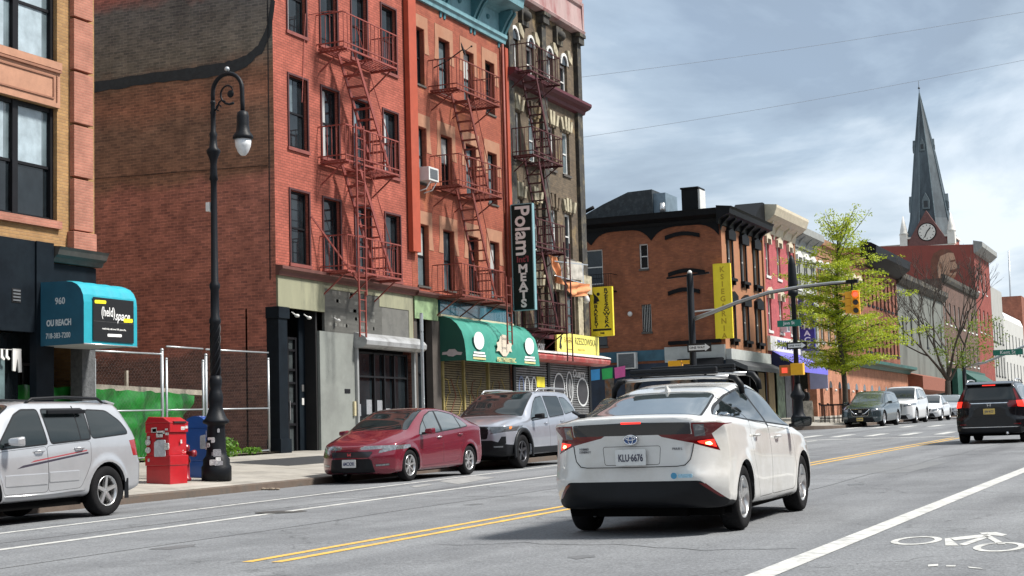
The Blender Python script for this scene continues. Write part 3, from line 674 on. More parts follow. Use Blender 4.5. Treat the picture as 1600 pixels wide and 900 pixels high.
    mirror(root, .86, .75, .93, P_wine); handle(root, .835, -.85, .85, P_wine); handle(root, .835, .06, .82, M_alloy)
    yy = S['nose'](0, .40)
    plate(root, yy+.012, .385, None, '6MCX391', (.6, .61, .6), (.05, .06, .14), back=1)
    F = Fr((0, S['nose'](0, .555)+.006, .553), (-1, 0, 0), (0, 0, 1), (0, 1, 0))
    b = MB()
    for s in (1, -1): b.bar(F.P(s*.032, .03), F.P(s*.024, -.03), .012, .012, up=(0, 1, 0))
    b.bar(F.P(-.028, -.001), F.P(.028, -.001), .012, .012); b.build('badge', M_chrome, root, world=False)
    wz = MB(); wz.tube([(.55, 1.13, 1.02), (.1, .98, 1.115)], .008, 5); wz.tube([(-.05, 1.15, 1.025), (-.5, 1.02, 1.09)], .008, 5); wz.build('windshield_wiper', M_trim, root, world=False)
    return root
def passport():
    S = dict(paint=P_grey, y0=-2.35, y1=2.35, wr=.385, track=1.69, tw=.25, rim=M_dalloy, spokes=5, rimr=.62, spoke=.03, gap=.065,
      axles=[(-1.42, .385), (1.40, .385)], bow=.02,
      top=[(-2.4, 1.70), (-2.0, 1.74), (-1.2, 1.78), (-.3, 1.785), (.1, 1.76), (.4, 1.64), (.8, 1.40), (1.12, 1.20), (1.5, 1.17), (2.1, 1.08), (2.35, 1.0)],
      bot=[(-2.4, .38), (-2.0, .30), (2.0, .28), (2.35, .34)],
      wid=[(-2.4, .90), (-2.0, .97), (-1.4, .99), (1.3, .99), (1.9, .965), (2.2, .90), (2.4, .8)],
      belt=[(-2.4, 1.2), (-1.2, 1.15), (.6, 1.09), (1.2, 1.07), (2.4, .94)],
      topw=[(-2.4, .66), (-1.5, .70), (0, .70), (.5, .74), (1.15, .82), (1.6, .80), (2.4, .7)],
      drop=[(-2.4, .06), (0, .06), (1.2, .05), (2.4, .06)],
      rear=surf([(.3, -2.3), (.5, -2.38), (.9, -2.36), (1.1, -2.32), (1.4, -2.15), (1.75, -1.95)], .3, .99, 5),
      nose=surf([(.25, 2.28), (.42, 2.38), (.7, 2.40), (.95, 2.37), (1.05, 2.28), (1.2, 2.0)], -.32, .99, 4), flare=[(-1.42, .385, .46, .015), (1.40, .385, .46, .015)])
    c = [dict(n='front_door', ax=0, p=rpoly([(-.15, .42), (.78, .42), (.86, .6), (.84, 1.06), (-.15, 1.11)], .05, 3), m=P_grey, ring=.006),
      dict(n='rear_door', ax=0, p=rpoly([(-.85, .42), (-.16, .42), (-.16, 1.11), (-1.15, 1.15), (-1.1, .85)], .05, 3), m=P_grey, ring=.006),
      dict(n='side_window', ax=0, p=rpoly([(-1.95, 1.28), (-1.25, 1.20), (-1.27, 1.60), (-1.6, 1.58), (-1.85, 1.42)], .05, 3), m=M_glass2, ring=.02, rn='window_trim', rm=M_trim),
      dict(n='side_window', ax=0, p=rpoly([(-1.17, 1.19), (-.26, 1.145), (-.30, 1.63), (-1.2, 1.62)], .03, 2), m=M_glass, ring=.02, rn='window_trim', rm=M_trim),
      dict(n='side_window', ax=0, p=rpoly([(-.17, 1.14), (.82, 1.085), (.80, 1.14), (.36, 1.48), (.14, 1.60), (-.20, 1.63)], .03, 2), m=M_glass2, ring=.02, rn='window_trim', rm=M_trim),
      dict(n='windshield', ax=2, p=rpoly([(-.79, 1.06), (.79, 1.06), (.68, .12), (-.68, .12)], .07), m=M_glass, ring=.02, rn='window_trim', rm=M_trim, lo=0),
      dict(n='bumper_cladding', ax=1, sg=1, p=rpoly([(-.99, .25), (.99, .25), (.99, .54), (.62, .66), (-.62, .66), (-.99, .54)], .03, 2), m=M_trim, lo=.1),
      dict(n='grille', ax=1, sg=1, p=rpoly([(-.50, .70), (.50, .70), (.56, .96), (-.56, .96)], .03, 2), m=mat('grille_black', (.012, .012, .014), .25, .2, var=.5, vscale=4, stretch=(.2, 1, 25)), ring=.012, rn='grille_frame', rm=M_trim, lo=.4)]
    for s in (1, -1):
        c += [dict(n='headlight', ax=0, s=(s,), p=[(1.90, .96), (2.0, .86), (2.5, .82), (2.5, .965)], m=M_clear, ring=.004),
              dict(n='headlight', ax=1, sg=1, p=[(s*.60, .80), (s*.99, .86), (s*.99, .965), (s*.60, .95)], m=M_darkclear, ring=.005, lo=.4),
              dict(n='turn_signal', ax=0, s=(s,), p=[(1.90, .96), (1.96, .90), (2.04, .90), (2.02, .96)], m=M_amber),
              dict(n='fog_light', ax=1, sg=1, p=[(s*.66, .50), (s*.84, .50), (s*.84, .53), (s*.66, .53)], m=M_clear, lo=.2, ring=.01),
              dict(n='air_inlet', ax=1, sg=1, p=[(s*.72, .56), (s*.90, .58), (s*.90, .74), (s*.82, .74)], m=M_trim, lo=.2)]
        for (ay, ar) in S['axles']: pass
    S['cuts'] = c
    root, ob = make_car('suv_car', 'silver grey SUV with black grille parked behind the wine red hatchback', 'car', S, (0, 0, 0), 0, 'cars parked along the left kerb')
    mirror(root, .97, .72, 1.15, M_trim, sc_=1.15); handle(root, .985, -.95, 1.03, P_grey); handle(root, .985, .02, 1.0, P_grey)
    rails(root, .70, -1.9, .0, 1.78, M_alloy)
    for (ay, ar) in S['axles']:
        for s in (1, -1):
            b = MB(); vs = []; n = 24
            for k in range(n+1):
                t = -.25+(math.pi+.5)*k/n
                for rr, xx in ((.45, .975), (.45, 1.012), (.535, 1.008), (.54, .975)): vs.append((s*xx, ay+rr*math.cos(t), .385+rr*math.sin(t)))
            b.add(vs, [(4*k+q, 4*k+(q+1) % 4, 4*k+4+(q+1) % 4, 4*k+4+q) for k in range(n) for q in range(4)], True); b.build('arch_cladding', M_trim, root, world=False)
    for s in (1, -1): b = MB(); b.box(s*.965-.03, s*.965+.03, -.93, .90, .32, .46); b.build('sill_cladding', M_trim, root, world=False, bevel=.01)
    F = Fr((0, S['nose'](0, .83)+.008, .84), (-1, 0, 0), (0, 0, 1), (0, 1, 0)); b = MB()
    for s in (1, -1): b.bar(F.P(s*.05, .045), F.P(s*.036, -.045), .018, .012, up=(0, 1, 0))
    b.bar(F.P(-.045, 0), F.P(.045, 0), .016, .012); b.build('badge', mat('badge_black', (.03, .03, .03), .15, .5, var=0), root, world=False)
    return root
def crv():
    S = dict(paint=P_black, y0=-2.2, y1=2.2, wr=.36, track=1.6, tw=.235, rim=M_dalloy, spokes=5, gap=.06,
      axles=[(-1.33, .36), (1.33, .36)], bow=.02,
      top=[(-2.3, 1.58), (-2.0, 1.62), (-1.2, 1.68), (-.3, 1.69), (.1, 1.66), (.4, 1.55), (.8, 1.30), (1.12, 1.10), (1.5, 1.07), (2.3, .85)],
      bot=[(-2.3, .30), (-2.0, .26), (2.0, .24), (2.3, .3)],
      wid=[(-2.3, .84), (-2.0, .90), (-1.3, .928), (1.3, .925), (1.9, .89), (2.3, .75)],
      belt=[(-2.3, 1.1), (-1.2, 1.08), (.6, 1.02), (1.2, 1.0), (2.3, .8)],
      topw=[(-2.3, .58), (-1.5, .63), (0, .64), (.5, .68), (1.15, .76), (2.3, .6)], drop=[(-2.3, .06), (0, .06), (1.2, .05), (2.3, .06)],
      rear=surf([(.25, -2.2), (.4, -2.29), (.62, -2.28), (.72, -2.22), (1.0, -2.2), (1.12, -2.17), (1.5, -2.0), (1.7, -1.9)], .3, .93, 5),
      nose=surf([(.25, 2.15), (.5, 2.28), (.9, 2.22), (1.1, 2.0)], -.35, .93, 3), flare=[(-1.33, .36, .43, .012), (1.33, .36, .43, .012)])
    c = [dict(n='side_window', ax=0, p=rpoly([(-1.85, 1.22), (-1.1, 1.13), (.70, 1.04), (.72, 1.08), (.3, 1.40), (.08, 1.54), (-1.2, 1.54), (-1.6, 1.48)], .04, 2), m=M_glass, ring=.02, rn='window_trim', rm=M_chrome),
      dict(n='windshield', ax=2, p=rpoly([(-.72, 1.06), (.72, 1.06), (.62, .12), (-.62, .12)], .07), m=M_glass, lo=0),
      dict(n='rear_window', ax=1, sg=-1, p=rpoly([(-.66, 1.17), (.66, 1.17), (.58, 1.50), (-.58, 1.50)], .06), m=M_glass, ring=.02, rn='window_trim', rm=M_trim, lo=.9),
      dict(n='chrome_strip', ax=1, sg=-1, p=[(-.52, 1.075), (.52, 1.075), (.52, 1.095), (-.52, 1.095)], m=M_chrome, lo=.9),
      dict(n='bumper_trim', ax=1, sg=-1, p=[(-.7, .43), (.7, .43), (.76, .445), (-.76, .445)], m=M_alloy, lo=.2),
      dict(n='rear_bumper', ax=1, sg=-1, p=[(-.8, .22), (.8, .22), (.78, .42), (-.78, .42)], m=M_trim, lo=.1),
      dict(n='tailgate', ax=1, sg=-1, p=rpoly([(-.66, .72), (.66, .72), (.70, 1.0), (-.70, 1.0)], .05), m=P_black, ring=.006, lo=.5)]
    for s in (1, -1):
        c += [dict(n='tail_light', ax=0, s=(s,), p=[(-2.4, 1.14), (-1.98, 1.14), (-2.1, .98), (-2.4, .94)], m=M_red),
              dict(n='tail_light', ax=1, sg=-1, p=[(s*.70, 1.14), (s*.95, 1.14), (s*.95, .96), (s*.74, .98)], m=M_redlit, ring=.005, lo=.7),
              dict(n='tail_light_pillar', ax=1, sg=-1, p=[(s*.715, 1.14), (s*.80, 1.14), (s*.665, 1.46), (s*.62, 1.46)], m=M_red, lo=.9),
              dict(n='tail_light_arm', ax=1, sg=-1, p=[(s*.48, 1.055), (s*.70, 1.07), (s*.72, .99), (s*.55, 1.0)], m=M_red, lo=.7),
              dict(n='reflector', ax=1, sg=-1, p=[(s*.62, .50), (s*.8, .50), (s*.8, .53), (s*.62, .53)], m=M_red, lo=.3)]
    S['cuts'] = c
    root, ob = make_car('suv_car', 'black SUV with lit red tail lamps seen from behind', 'car', S, (0, 0, 0), 0)
    mirror(root, .90, .66, 1.08, P_black)
    b = MB(); b.box(-.17, .17, -1.99, -1.975, 1.555, 1.585); b.build('center_brake_light', M_redlit, root, world=False)
    b = MB(); b.hexa([(-.6, -2.04, 1.575), (.6, -2.04, 1.575), (.62, -1.7, 1.62), (-.62, -1.7, 1.62), (-.6, -2.06, 1.605), (.6, -2.06, 1.605), (.62, -1.7, 1.67), (-.62, -1.7, 1.67)]); b.build('spoiler', P_black, root, world=False, bevel=.01)
    plate(root, S['rear'](0, .87)-.012, .86, None, 'JHV·4127', (.62, .45, .12), (.03, .04, .12))
    F = Fr((0, S['rear'](0, 1.03)-.006, 1.03), (1, 0, 0), (0, 0, 1), (0, -1, 0)); b = MB()
    for s in (1, -1): b.bar(F.P(s*.045, .035), F.P(s*.032, -.035), .014, .01, up=(0, 1, 0))
    b.bar(F.P(-.04, 0), F.P(.04, 0), .012, .01); b.build('badge', M_chrome, root, world=False)
    rails(root, .63, -1.5, .0, 1.68, M_alloy)
    b = MB(); b.lathe([(.035, -.1), (.035, .1)], (.45, -2.2, .27), 'y', 12); b.build('exhaust_pipe', M_chrome, root, world=False)
    return root
def far_car(name, label, P, H=1.69, W=.955, L=4.85, wr=.37, hood=1.08, kind='suv', rim=M_alloy, group='cars parked beyond the crossing', grille=M_trim, vshape=False, dy=.06):
    r, f = -L/2+.03, L/2; wb = L*.29; b0 = hood-.02
    if kind == 'suv':
        top = [(r, H-.10), (r+.5, H-.04), (-.6, H), (-.1, H-.01), (.3, H-.12), (.7, H-.34), (1.1, hood+.03), (1.5, hood), (f-.3, hood-.13), (f, hood-.25)]
        rear = surf([(.2, r), (.5, r-.04), (1.05, r), (H, r+.35)], .3, W, 5); we = -L/2+.5
    else:
        top = [(r, hood-.02), (r+.5, hood+.04), (-1.5, hood+.12), (-.9, H-.1), (-.3, H), (.0, H-.01), (.4, H-.12), (.85, H-.32), (1.25, hood+.01), (1.6, hood-.04), (f-.3, hood-.18), (f, hood-.3)]
        rear = surf([(.2, r), (.5, r-.04), (.9, r), (H, r+.1)], .3, W, 4); we = -1.55
    S = dict(paint=P, dy=dy, y0=r, y1=f-.1, wr=wr, track=2*W-.28, tw=.23, rim=rim, spokes=5, gap=.05, seg=[2, 2, 2, 3, 4, 4, 4, 3, 3, 2, 3, 3],
      axles=[(-wb, wr), (wb, wr)], top=top, bot=[(r, .3), (r+.3, .24), (f-.3, .22), (f, .27)],
      wid=[(r, W-.09), (r+.4, W-.03), (-wb, W), (wb, W), (f-.5, W-.03), (f-.15, W-.13), (f, W-.25)],
      belt=[(r, b0-.02), (-.5, b0-.03), (1.0, b0-.10), (1.4, b0-.12), (f, hood-.36)],
      topw=[(r, W-.34), (-1.2, W-.29), (.2, W-.28), (1.1, W-.18), (1.5, W-.18), (f, W-.3)], drop=[(r, .05), (f, .05)],
      rear=rear, nose=surf([(.2, f-.08), (.45, f), (hood-.3, f-.02), (hood-.1, f-.15), (hood+.2, f-.5)], -.38, W, 3))
    zb_ = b0+.02; zt_ = H-.16 if kind == 'suv' else H-.13
    c = [dict(n='side_window', ax=0, p=rpoly([(we, zb_+.03), (-.3, zb_), (.80, zb_-.05), (.82, zb_-.02), (.4, zt_-.16), (.1, zt_), (-.9, zt_), (we+.35, zt_-.08)], .04, 2), m=M_glass2, ring=.02, rn='window_trim', rm=M_trim),
      dict(n='door_pillar', ax=0, p=[(-.25, zb_-.03), (-.15, zb_-.03), (-.22, zt_+.02), (-.3, zt_+.02)], m=P),
      dict(n='windshield', ax=2, p=rpoly([(-(W-.2), 1.08), (W-.2, 1.08), (W-.3, .16), (-(W-.3), .16)], .07), m=M_glass2 if P is not P_wht2 else M_glass, ring=.02, rn='window_trim', rm=M_trim, lo=0),
      dict(n='front_bumper', ax=1, sg=1, p=rpoly([(-W*.7, .24), (W*.7, .24), (W*.6, .44), (-W*.6, .44)], .03, 2), m=M_trim, lo=.05),
      dict(n='grille', ax=1, sg=1, p=rpoly([(-.36, .52), (.36, .52), (.44, hood-.24), (-.44, hood-.24)], .03, 2), m=grille, ring=.015, rn='grille_frame', rm=M_chrome, lo=.3)]
    for s in (1, -1):
        c += [dict(n='headlight', ax=1, sg=1, p=[(s*.50, hood-.38), (s*W, hood-.30), (s*W, hood-.2), (s*.52, hood-.27)], m=M_clear, ring=.006, lo=.4),
              dict(n='fog_light', ax=1, sg=1, p=[(s*.60, .42), (s*.78, .42), (s*.78, .46), (s*.60, .46)], m=M_clear, lo=.2)]
    if vshape: c.append(dict(n='grille_emblem', ax=1, sg=1, p=[(-.07, .68), (.07, .68), (.07, .78), (-.07, .78)], m=M_chrome, lo=.3))
    S['cuts'] = c
    root, ob = make_car(name, label, 'car', S, (0, 0, 0), 0, group)
    mirror(root, W-.02, .75, hood+.03, P)
    if vshape:
        for s in (1, -1):
            b = MB(); y = lambda x, z: S['nose'](abs(x), z)+.01
            b.tube([(s*.12, y(.12, .60), .60), (s*.24, y(.24, .62), .62), (s*.46, y(.46, .82), .82)], .022, 6); b.build('grille_bar', M_chrome, root, world=False)
    o = plate(root, S['nose'](0, .36)+.02, .36, None, 'KNF·2085', (.6, .45, .15), (.03, .04, .12), back=1)
    return root
# ---------------------------------------------------------------- ground, road, kerbs, markings
KX = -16.1                                  # left kerb line
CY0, CY1 = 60.2, 70.2                       # the side street opens here
BX = -22.0                                  # building line
def walk_z(X, Y): return gz(Y)+.13+min(.36, .061*max(0, KX-X))
M_asph = mat('asphalt', (.185, .192, .20), .88, var=.10, vscale=1.1, bump=.5, bscale=55, spec=.25, dirt=(.14, .145, .152), dscale=.35)
M_walk = mat('concrete_pavement', (.33, .31, .275), .9, var=.16, vscale=1.5, bump=.35, bscale=35, dirt=(.20, .19, .17), dscale=.8)
M_kerb = mat('kerb_stone', (.115, .085, .066), .85, var=.3, vscale=2, bump=.3, dirt=(.08, .07, .06), dscale=2)
M_white = mat('road_paint_white', (.47, .47, .45), .8, var=.16, vscale=9, dirt=(.26, .26, .255), dscale=7)
M_yel = mat('road_paint_yellow', (.60, .36, .07), .8, var=.16, vscale=8, dirt=(.36, .26, .10), dscale=6)
def asphalt_detail():
    nt = M_asph.node_tree; N, L = nt.nodes, nt.links; b = N['Principled BSDF']
    src = b.inputs['Base Color'].links[0].from_socket
    g = N.new('ShaderNodeNewGeometry'); mp = N.new('ShaderNodeMapping'); L.new(g.outputs['Position'], mp.inputs[0]); mp.inputs['Scale'].default_value = (1.6, .12, 1)
    n = N.new('ShaderNodeTexNoise'); n.inputs['Scale'].default_value = .9; n.inputs['Detail'].default_value = 5; L.new(mp.outputs[0], n.inputs[0])
    r = N.new('ShaderNodeValToRGB'); L.new(n.outputs[0], r.inputs[0]); r.color_ramp.elements[0].position = .35; r.color_ramp.elements[1].position = .68
    r.color_ramp.elements[0].color = (.86, .86, .87, 1); r.color_ramp.elements[1].color = (1.1, 1.1, 1.1, 1)
    f = N.new('ShaderNodeTexNoise'); f.inputs['Scale'].default_value = 38; f.inputs['Detail'].default_value = 3; L.new(g.outputs['Position'], f.inputs[0])
    fr = N.new('ShaderNodeValToRGB'); L.new(f.outputs[0], fr.inputs[0]); fr.color_ramp.elements[0].position = .32; fr.color_ramp.elements[1].position = .7
    fr.color_ramp.elements[0].color = (.72, .72, .72, 1); fr.color_ramp.elements[1].color = (1.28, 1.28, 1.28, 1)
    cr = N.new('ShaderNodeTexVoronoi'); cr.feature = 'DISTANCE_TO_EDGE'; cr.inputs['Scale'].default_value = .22
    wv = N.new('ShaderNodeTexNoise'); wv.inputs['Scale'].default_value = 1.3; wv.inputs['Detail'].default_value = 5; L.new(g.outputs['Position'], wv.inputs[0])
    ad = N.new('ShaderNodeVectorMath'); ad.operation = 'MULTIPLY_ADD'; L.new(wv.outputs['Color'], ad.inputs[0]); ad.inputs[1].default_value = (1.5, 1.5, 1.5); L.new(g.outputs['Position'], ad.inputs[2]); L.new(ad.outputs[0], cr.inputs['Vector'])
    rr = N.new('ShaderNodeValToRGB'); L.new(cr.outputs['Distance'], rr.inputs[0]); rr.color_ramp.elements[0].position = .0; rr.color_ramp.elements[1].position = .006
    rr.color_ramp.elements[0].color = (.62, .62, .62, 1); rr.color_ramp.elements[1].color = (1, 1, 1, 1)
    sx = N.new('ShaderNodeSeparateXYZ'); L.new(g.outputs['Position'], sx.inputs[0]); sn = N.new('ShaderNodeMath'); sn.operation = 'SINE'
    ml = N.new('ShaderNodeMath'); ml.operation = 'MULTIPLY_ADD'; L.new(sx.outputs[0], ml.inputs[0]); ml.inputs[1].default_value = 3.6; L.new(n.outputs[0], ml.inputs[2]); L.new(ml.outputs[0], sn.inputs[0])
    tk = N.new('ShaderNodeValToRGB'); L.new(sn.outputs[0], tk.inputs[0]); tk.color_ramp.elements[0].position = .2; tk.color_ramp.elements[0].color = (1, 1, 1, 1); tk.color_ramp.elements[1].position = 1; tk.color_ramp.elements[1].color = (.88, .88, .885, 1)
    last = src
    for q in (tk.outputs[0], r.outputs[0], fr.outputs[0], rr.outputs[0]):
        m = N.new('ShaderNodeMix'); m.data_type = 'RGBA'; m.blend_type = 'MULTIPLY'; m.inputs[0].default_value = 1; L.new(last, m.inputs[6]); L.new(q, m.inputs[7]); last = m.outputs[2]
    L.new(last, b.inputs['Base Color'])
asphalt_detail()
def walk_joints():
    nt = M_walk.node_tree; N, L = nt.nodes, nt.links; b = N['Principled BSDF']; src = b.inputs['Base Color'].links[0].from_socket
    g = N.new('ShaderNodeNewGeometry'); t = N.new('ShaderNodeTexBrick'); L.new(g.outputs['Position'], t.inputs['Vector']); t.offset = 0
    t.inputs['Scale'].default_value = 1; t.inputs['Brick Width'].default_value = 1.5; t.inputs['Row Height'].default_value = 1.5; t.inputs['Mortar Size'].default_value = .014
    t.inputs['Color1'].default_value = (1, 1, 1, 1); t.inputs['Color2'].default_value = (.86, .85, .84, 1); t.inputs['Mortar'].default_value = (.42, .4, .38, 1)
    m = N.new('ShaderNodeMix'); m.data_type = 'RGBA'; m.blend_type = 'MULTIPLY'; m.inputs[0].default_value = 1; L.new(src, m.inputs[6]); L.new(t.outputs[0], m.inputs[7]); L.new(m.outputs[2], b.inputs['Base Color'])
walk_joints()
def struct(o, label): return tag(o, label, None, None, 'structure')
def strip(xs, ys, zf, name, m, lab):
    b = MB(); vs = [(x(y) if callable(x) else x, y, 0) for y in ys for x in xs]; n = len(xs)
    b.add([(v[0], v[1], zf(v[0], v[1])) for v in vs], [(j*n+i, j*n+i+1, (j+1)*n+i+1, (j+1)*n+i) for j in range(len(ys)-1) for i in range(n-1)])
    return struct(b.build(name, m), lab)
YS = [-60, -20, 0, 10, 20, 30, 40, 50]+[50+2.6*k for k in range(1, 11)]+[90, 120, 160, 220, 330]
b = MB(); b.add([(-3000, -3000, -2.2), (3000, -3000, -2.2), (3000, 3000, -2.2), (-3000, 3000, -2.2)], [(0, 1, 2, 3)])
struct(b.build('ground', mat('far_ground', (.12, .115, .10), .95, var=.2, vscale=.05)), 'wide flat ground reaching the horizon')
strip([-70, -40, -22, KX, -8, 0, 3.2], YS, lambda x, y: gz(y), 'road', M_asph, 'grey asphalt street climbing gently away')
# pavements as raised slabs with a rounded corner at the side street
def slab(outline, name, lab):
    b = MB(); n = len(outline); top = [(x, y, walk_z(x, y)) for x, y in outline]; bot = [(x, y, gz(y)-.3) for x, y in outline]
    bm = bmesh.new(); vs = [bm.verts.new(p) for p in top]; f = bm.faces.new(vs)
    bmesh.ops.triangulate(bm, faces=[f])
    for X in (-17, -19, -21, -23, -25, -30): bmesh.ops.bisect_plane(bm, geom=bm.verts[:]+bm.edges[:]+bm.faces[:], plane_co=(X, 0, 0), plane_no=(1, 0, 0))
    for Y in [10*k for k in range(-5, 34)]+[53, 56, 62, 65, 68, 73, 76]: bmesh.ops.bisect_plane(bm, geom=bm.verts[:]+bm.edges[:]+bm.faces[:], plane_co=(0, Y, 0), plane_no=(0, 1, 0))
    for v in bm.verts: v.co.z = walk_z(v.co.x, v.co.y)
    me = bpy.data.meshes.new(name); bm.to_mesh(me); bm.free(); me.materials.append(M_walk)
    o = bpy.data.objects.new(name, me); C.objects.link(o); struct(o, lab)
    # kerb stones along the outline edges that face the road
    return o
def arc(cx, cy, r, a0, a1, n=8): return [(cx+r*math.cos(R(a0+(a1-a0)*k/n)), cy+r*math.sin(R(a0+(a1-a0)*k/n))) for k in range(n+1)]
near = [(-70, -60), (KX, -60), (KX, CY0-3)]+arc(KX-3, CY0-3, 3, 0, 90)[1:]+[(-70, CY0)]
farp = [(-70, CY1), (KX-3, CY1)]+arc(KX-3, CY1+3, 3, -90, 0)[1:]+[(KX, 330), (-70, 330)]
slab(near, 'pavement', 'pale concrete pavement before the side street'); slab(farp, 'pavement', 'pale concrete pavement beyond the side street')
def kerb(path, lab):
    b = MB(); pts = []
    for (p, q) in zip(path[:-1], path[1:]):
        k = max(1, int(math.dist(p, q)/2.4)); pts += [(p[0]+(q[0]-p[0])*i/k, p[1]+(q[1]-p[1])*i/k) for i in range(k)]
    pts.append(path[-1]); n = len(pts); off = []
    for i in range(n):
        a, c = pts[max(i-1, 0)], pts[min(i+1, n-1)]; d = Vector((c[0]-a[0], c[1]-a[1])).normalized(); off.append((-d.y, d.x))
    vs = []
    for (x, y), (ox, oy) in zip(pts, off):
        z1 = walk_z(min(x, KX), y)+.004; vs += [(x-ox*.012, y-oy*.012, gz(y)-.1), (x-ox*.012, y-oy*.012, z1-.02), (x+ox*.006, y+oy*.006, z1), (x+ox*.15, y+oy*.15, z1+.002)]
    b.add(vs, [(4*i+k, 4*i+k+1, 4*i+5+k, 4*i+4+k) for i in range(n-1) for k in range(3)]); return struct(b.build('kerb', M_kerb), lab)
kerb(near[1:-1]+[(-40, CY0)], 'worn brown kerb of the near pavement'); kerb([(-40, CY1)]+farp[1:-2]+[(KX, 300)], 'worn kerb of the pavement beyond the side street')
b = MB(); b.add([(3.2, -60, -1.2), (3.2, 330, 5.4), (3.2, 330, 5.7), (3.2, -60, -.88), (60, -60, -.8), (60, 330, 5.75)], [(0, 1, 2, 3), (3, 2, 5, 4)]); struct(b.build('pavement', M_walk), 'concrete pavement on the near side behind the camera')
# lane markings, sheets a few millimetres above the asphalt
def mark(polys, m, lab, h=.004, name='road_marking'):
    b = MB()
    for P in polys: b.add([(x, y, gz(y)+h) for x, y in P], [tuple(range(len(P)))])
    o = b.build(name, m, bpy.data.objects['road'], fix=False); o['label'] = lab; return o
def line(x0, y0, x1, y1, wd, step=5.0):
    n = max(1, int(abs(y1-y0)/step)); out = []
    for k in range(n):
        a, c = k/n, (k+1)/n; X0, X1, Y0, Y1 = x0+(x1-x0)*a, x0+(x1-x0)*c, y0+(y1-y0)*a, y0+(y1-y0)*c
        out.append([(X0-wd/2, Y0), (X0+wd/2, Y0), (X1+wd/2, Y1), (X1-wd/2, Y1)])
    return out
mark(line(-7.50, 11.6, -7.60, 52, .11)+line(-7.80, 11.6, -7.90, 52, .11), M_yel, 'double yellow centre line')
mark(line(-7.56, 76, -7.6, 300, .11)+line(-7.86, 76, -7.9, 300, .11), M_yel, 'double yellow centre line past the crossing')
mark(line(-11.3, 4, -12.6, 53, .15), M_white, 'white line of the left bike lane')
mark(line(-12.95, 4, -15.0, 50, .125), M_white, 'white line along the parked cars')
mark(line(-3.04, -20, -3.02, 55, .21), M_white, 'white edge line of the right bike lane')
mark([[(-15.6, 53.6), (-8.1, 53.6), (-8.1, 54.0), (-15.6, 54.0)]], M_white, 'white stop line')
mark([[(x, 57.0), (x+.38, 57.0), (x+.38, 60.2), (x, 60.2)] for x in [-15.6+1.25*k for k in range(13)]], M_white, 'ladder crosswalk before the side street', name='crosswalk')
mark([[(x, 70.4), (x+.38, 70.4), (x+.38, 73.6), (x, 73.6)] for x in [-15.6+1.25*k for k in range(13)]], M_white, 'ladder crosswalk beyond the side street', name='crosswalk')
mark([[(-22+0, y), (-17.4, y), (-17.4, y+.38), (-22, y+.38)] for y in [61+1.25*k for k in range(7)]], M_white, 'crosswalk over the side street', name='crosswalk')
def ring_poly(cx, cy, rx, ry, t, n=26):
    out = []
    for k in range(n):
        a, c = 2*math.pi*k/n, 2*math.pi*(k+1)/n
        out.append([(cx+rx*math.cos(a), cy+ry*math.sin(a)), (cx+rx*math.cos(c), cy+ry*math.sin(c)), (cx+(rx-t)*math.cos(c), cy+(ry-t*1.6)*math.sin(c)), (cx+(rx-t)*math.cos(a), cy+(ry-t*1.6)*math.sin(a))])
    return out
# bicycle symbol laid out from where it lies on the asphalt
G = atG
def gp(*pts): return [G(*p) for p in pts]
c1, c2 = G(1432, 845), G(1562, 855)
P = ring_poly(c1[0], c1[1], .205, .42, .06)+ring_poly(c2[0], c2[1], .20, .42, .06)
P += [gp((1476, 842), (1484, 841), (1498, 853), (1477, 853)), gp((1484, 841), (1540, 835), (1545, 839), (1492, 845)), gp((1498, 851), (1538, 838), (1548, 839), (1508, 853)), gp((1534, 836), (1542, 834), (1572, 851), (1560, 851)), gp((1530, 833), (1556, 832), (1574, 836), (1566, 838), (1536, 836))]
mark(P, M_white, 'painted bicycle symbol in the right bike lane', name='bike_symbol')
mark([gp((1450, 883), (1466, 882), (1466, 885), (1450, 886)), gp((1478, 884), (1494, 884), (1492, 886), (1478, 886)), gp((1512, 886), (1532, 888), (1536, 890), (1514, 888))], M_white, 'worn paint flecks below the bicycle symbol', name='paint_fleck')
M_sc = mat('worn_light_patch', (.24, .24, .235), .85, var=.3, vscale=5)
mark([gp((684, 752), (742, 744), (775, 746), (716, 757)), gp((640, 760), (668, 756), (676, 758), (650, 762))], M_sc, 'worn pale arrow beside the parked cars', name='worn_paint')
# pavement grating, manhole and seams
Pz = lambda X, Y: walk_z(X, Y)
gr = MB(); x0, x1, y0, y1 = -20.3, -18.6, 29.3, 33.4
gr.add([(x0, y0, Pz(x0, y0)+.004), (x1, y0, Pz(x1, y0)+.004), (x1, y1, Pz(x1, y1)+.004), (x0, y1, Pz(x0, y1)+.004)], [(0, 1, 2, 3)])
tag(gr.build('grating', mat('iron_grating', (.05, .052, .055), .6, .4, var=.5, vscale=60)), 'dark iron cellar grating set in the pavement', 'grating')
mh = MB(); cx, cy = G(440, 800); mh.lathe([(.001, 0), (.33, 0), (.36, -.004)], (cx, cy, gz(cy)+.006), n=28); tag(mh.build('manhole_cover', mat('cast_iron', (.07, .068, .065), .7, .4, var=.4, vscale=25)), 'round iron manhole cover in the bike lane', 'manhole cover')
gb = MB(); px, py = G(415, 766)
for k in range(5): a = rnd_ = k*1.3; gb.ball((px+.12*k-.2, py+.05*math.sin(a), gz(py)+.02), .035+.01*(k % 2), 7, 4, (1.8, 1, .6))
tag(gb.build('litter', mat('litter', (.25, .2, .15), .9, var=.4)), 'small heap of litter in the gutter near the kerb', 'litter')
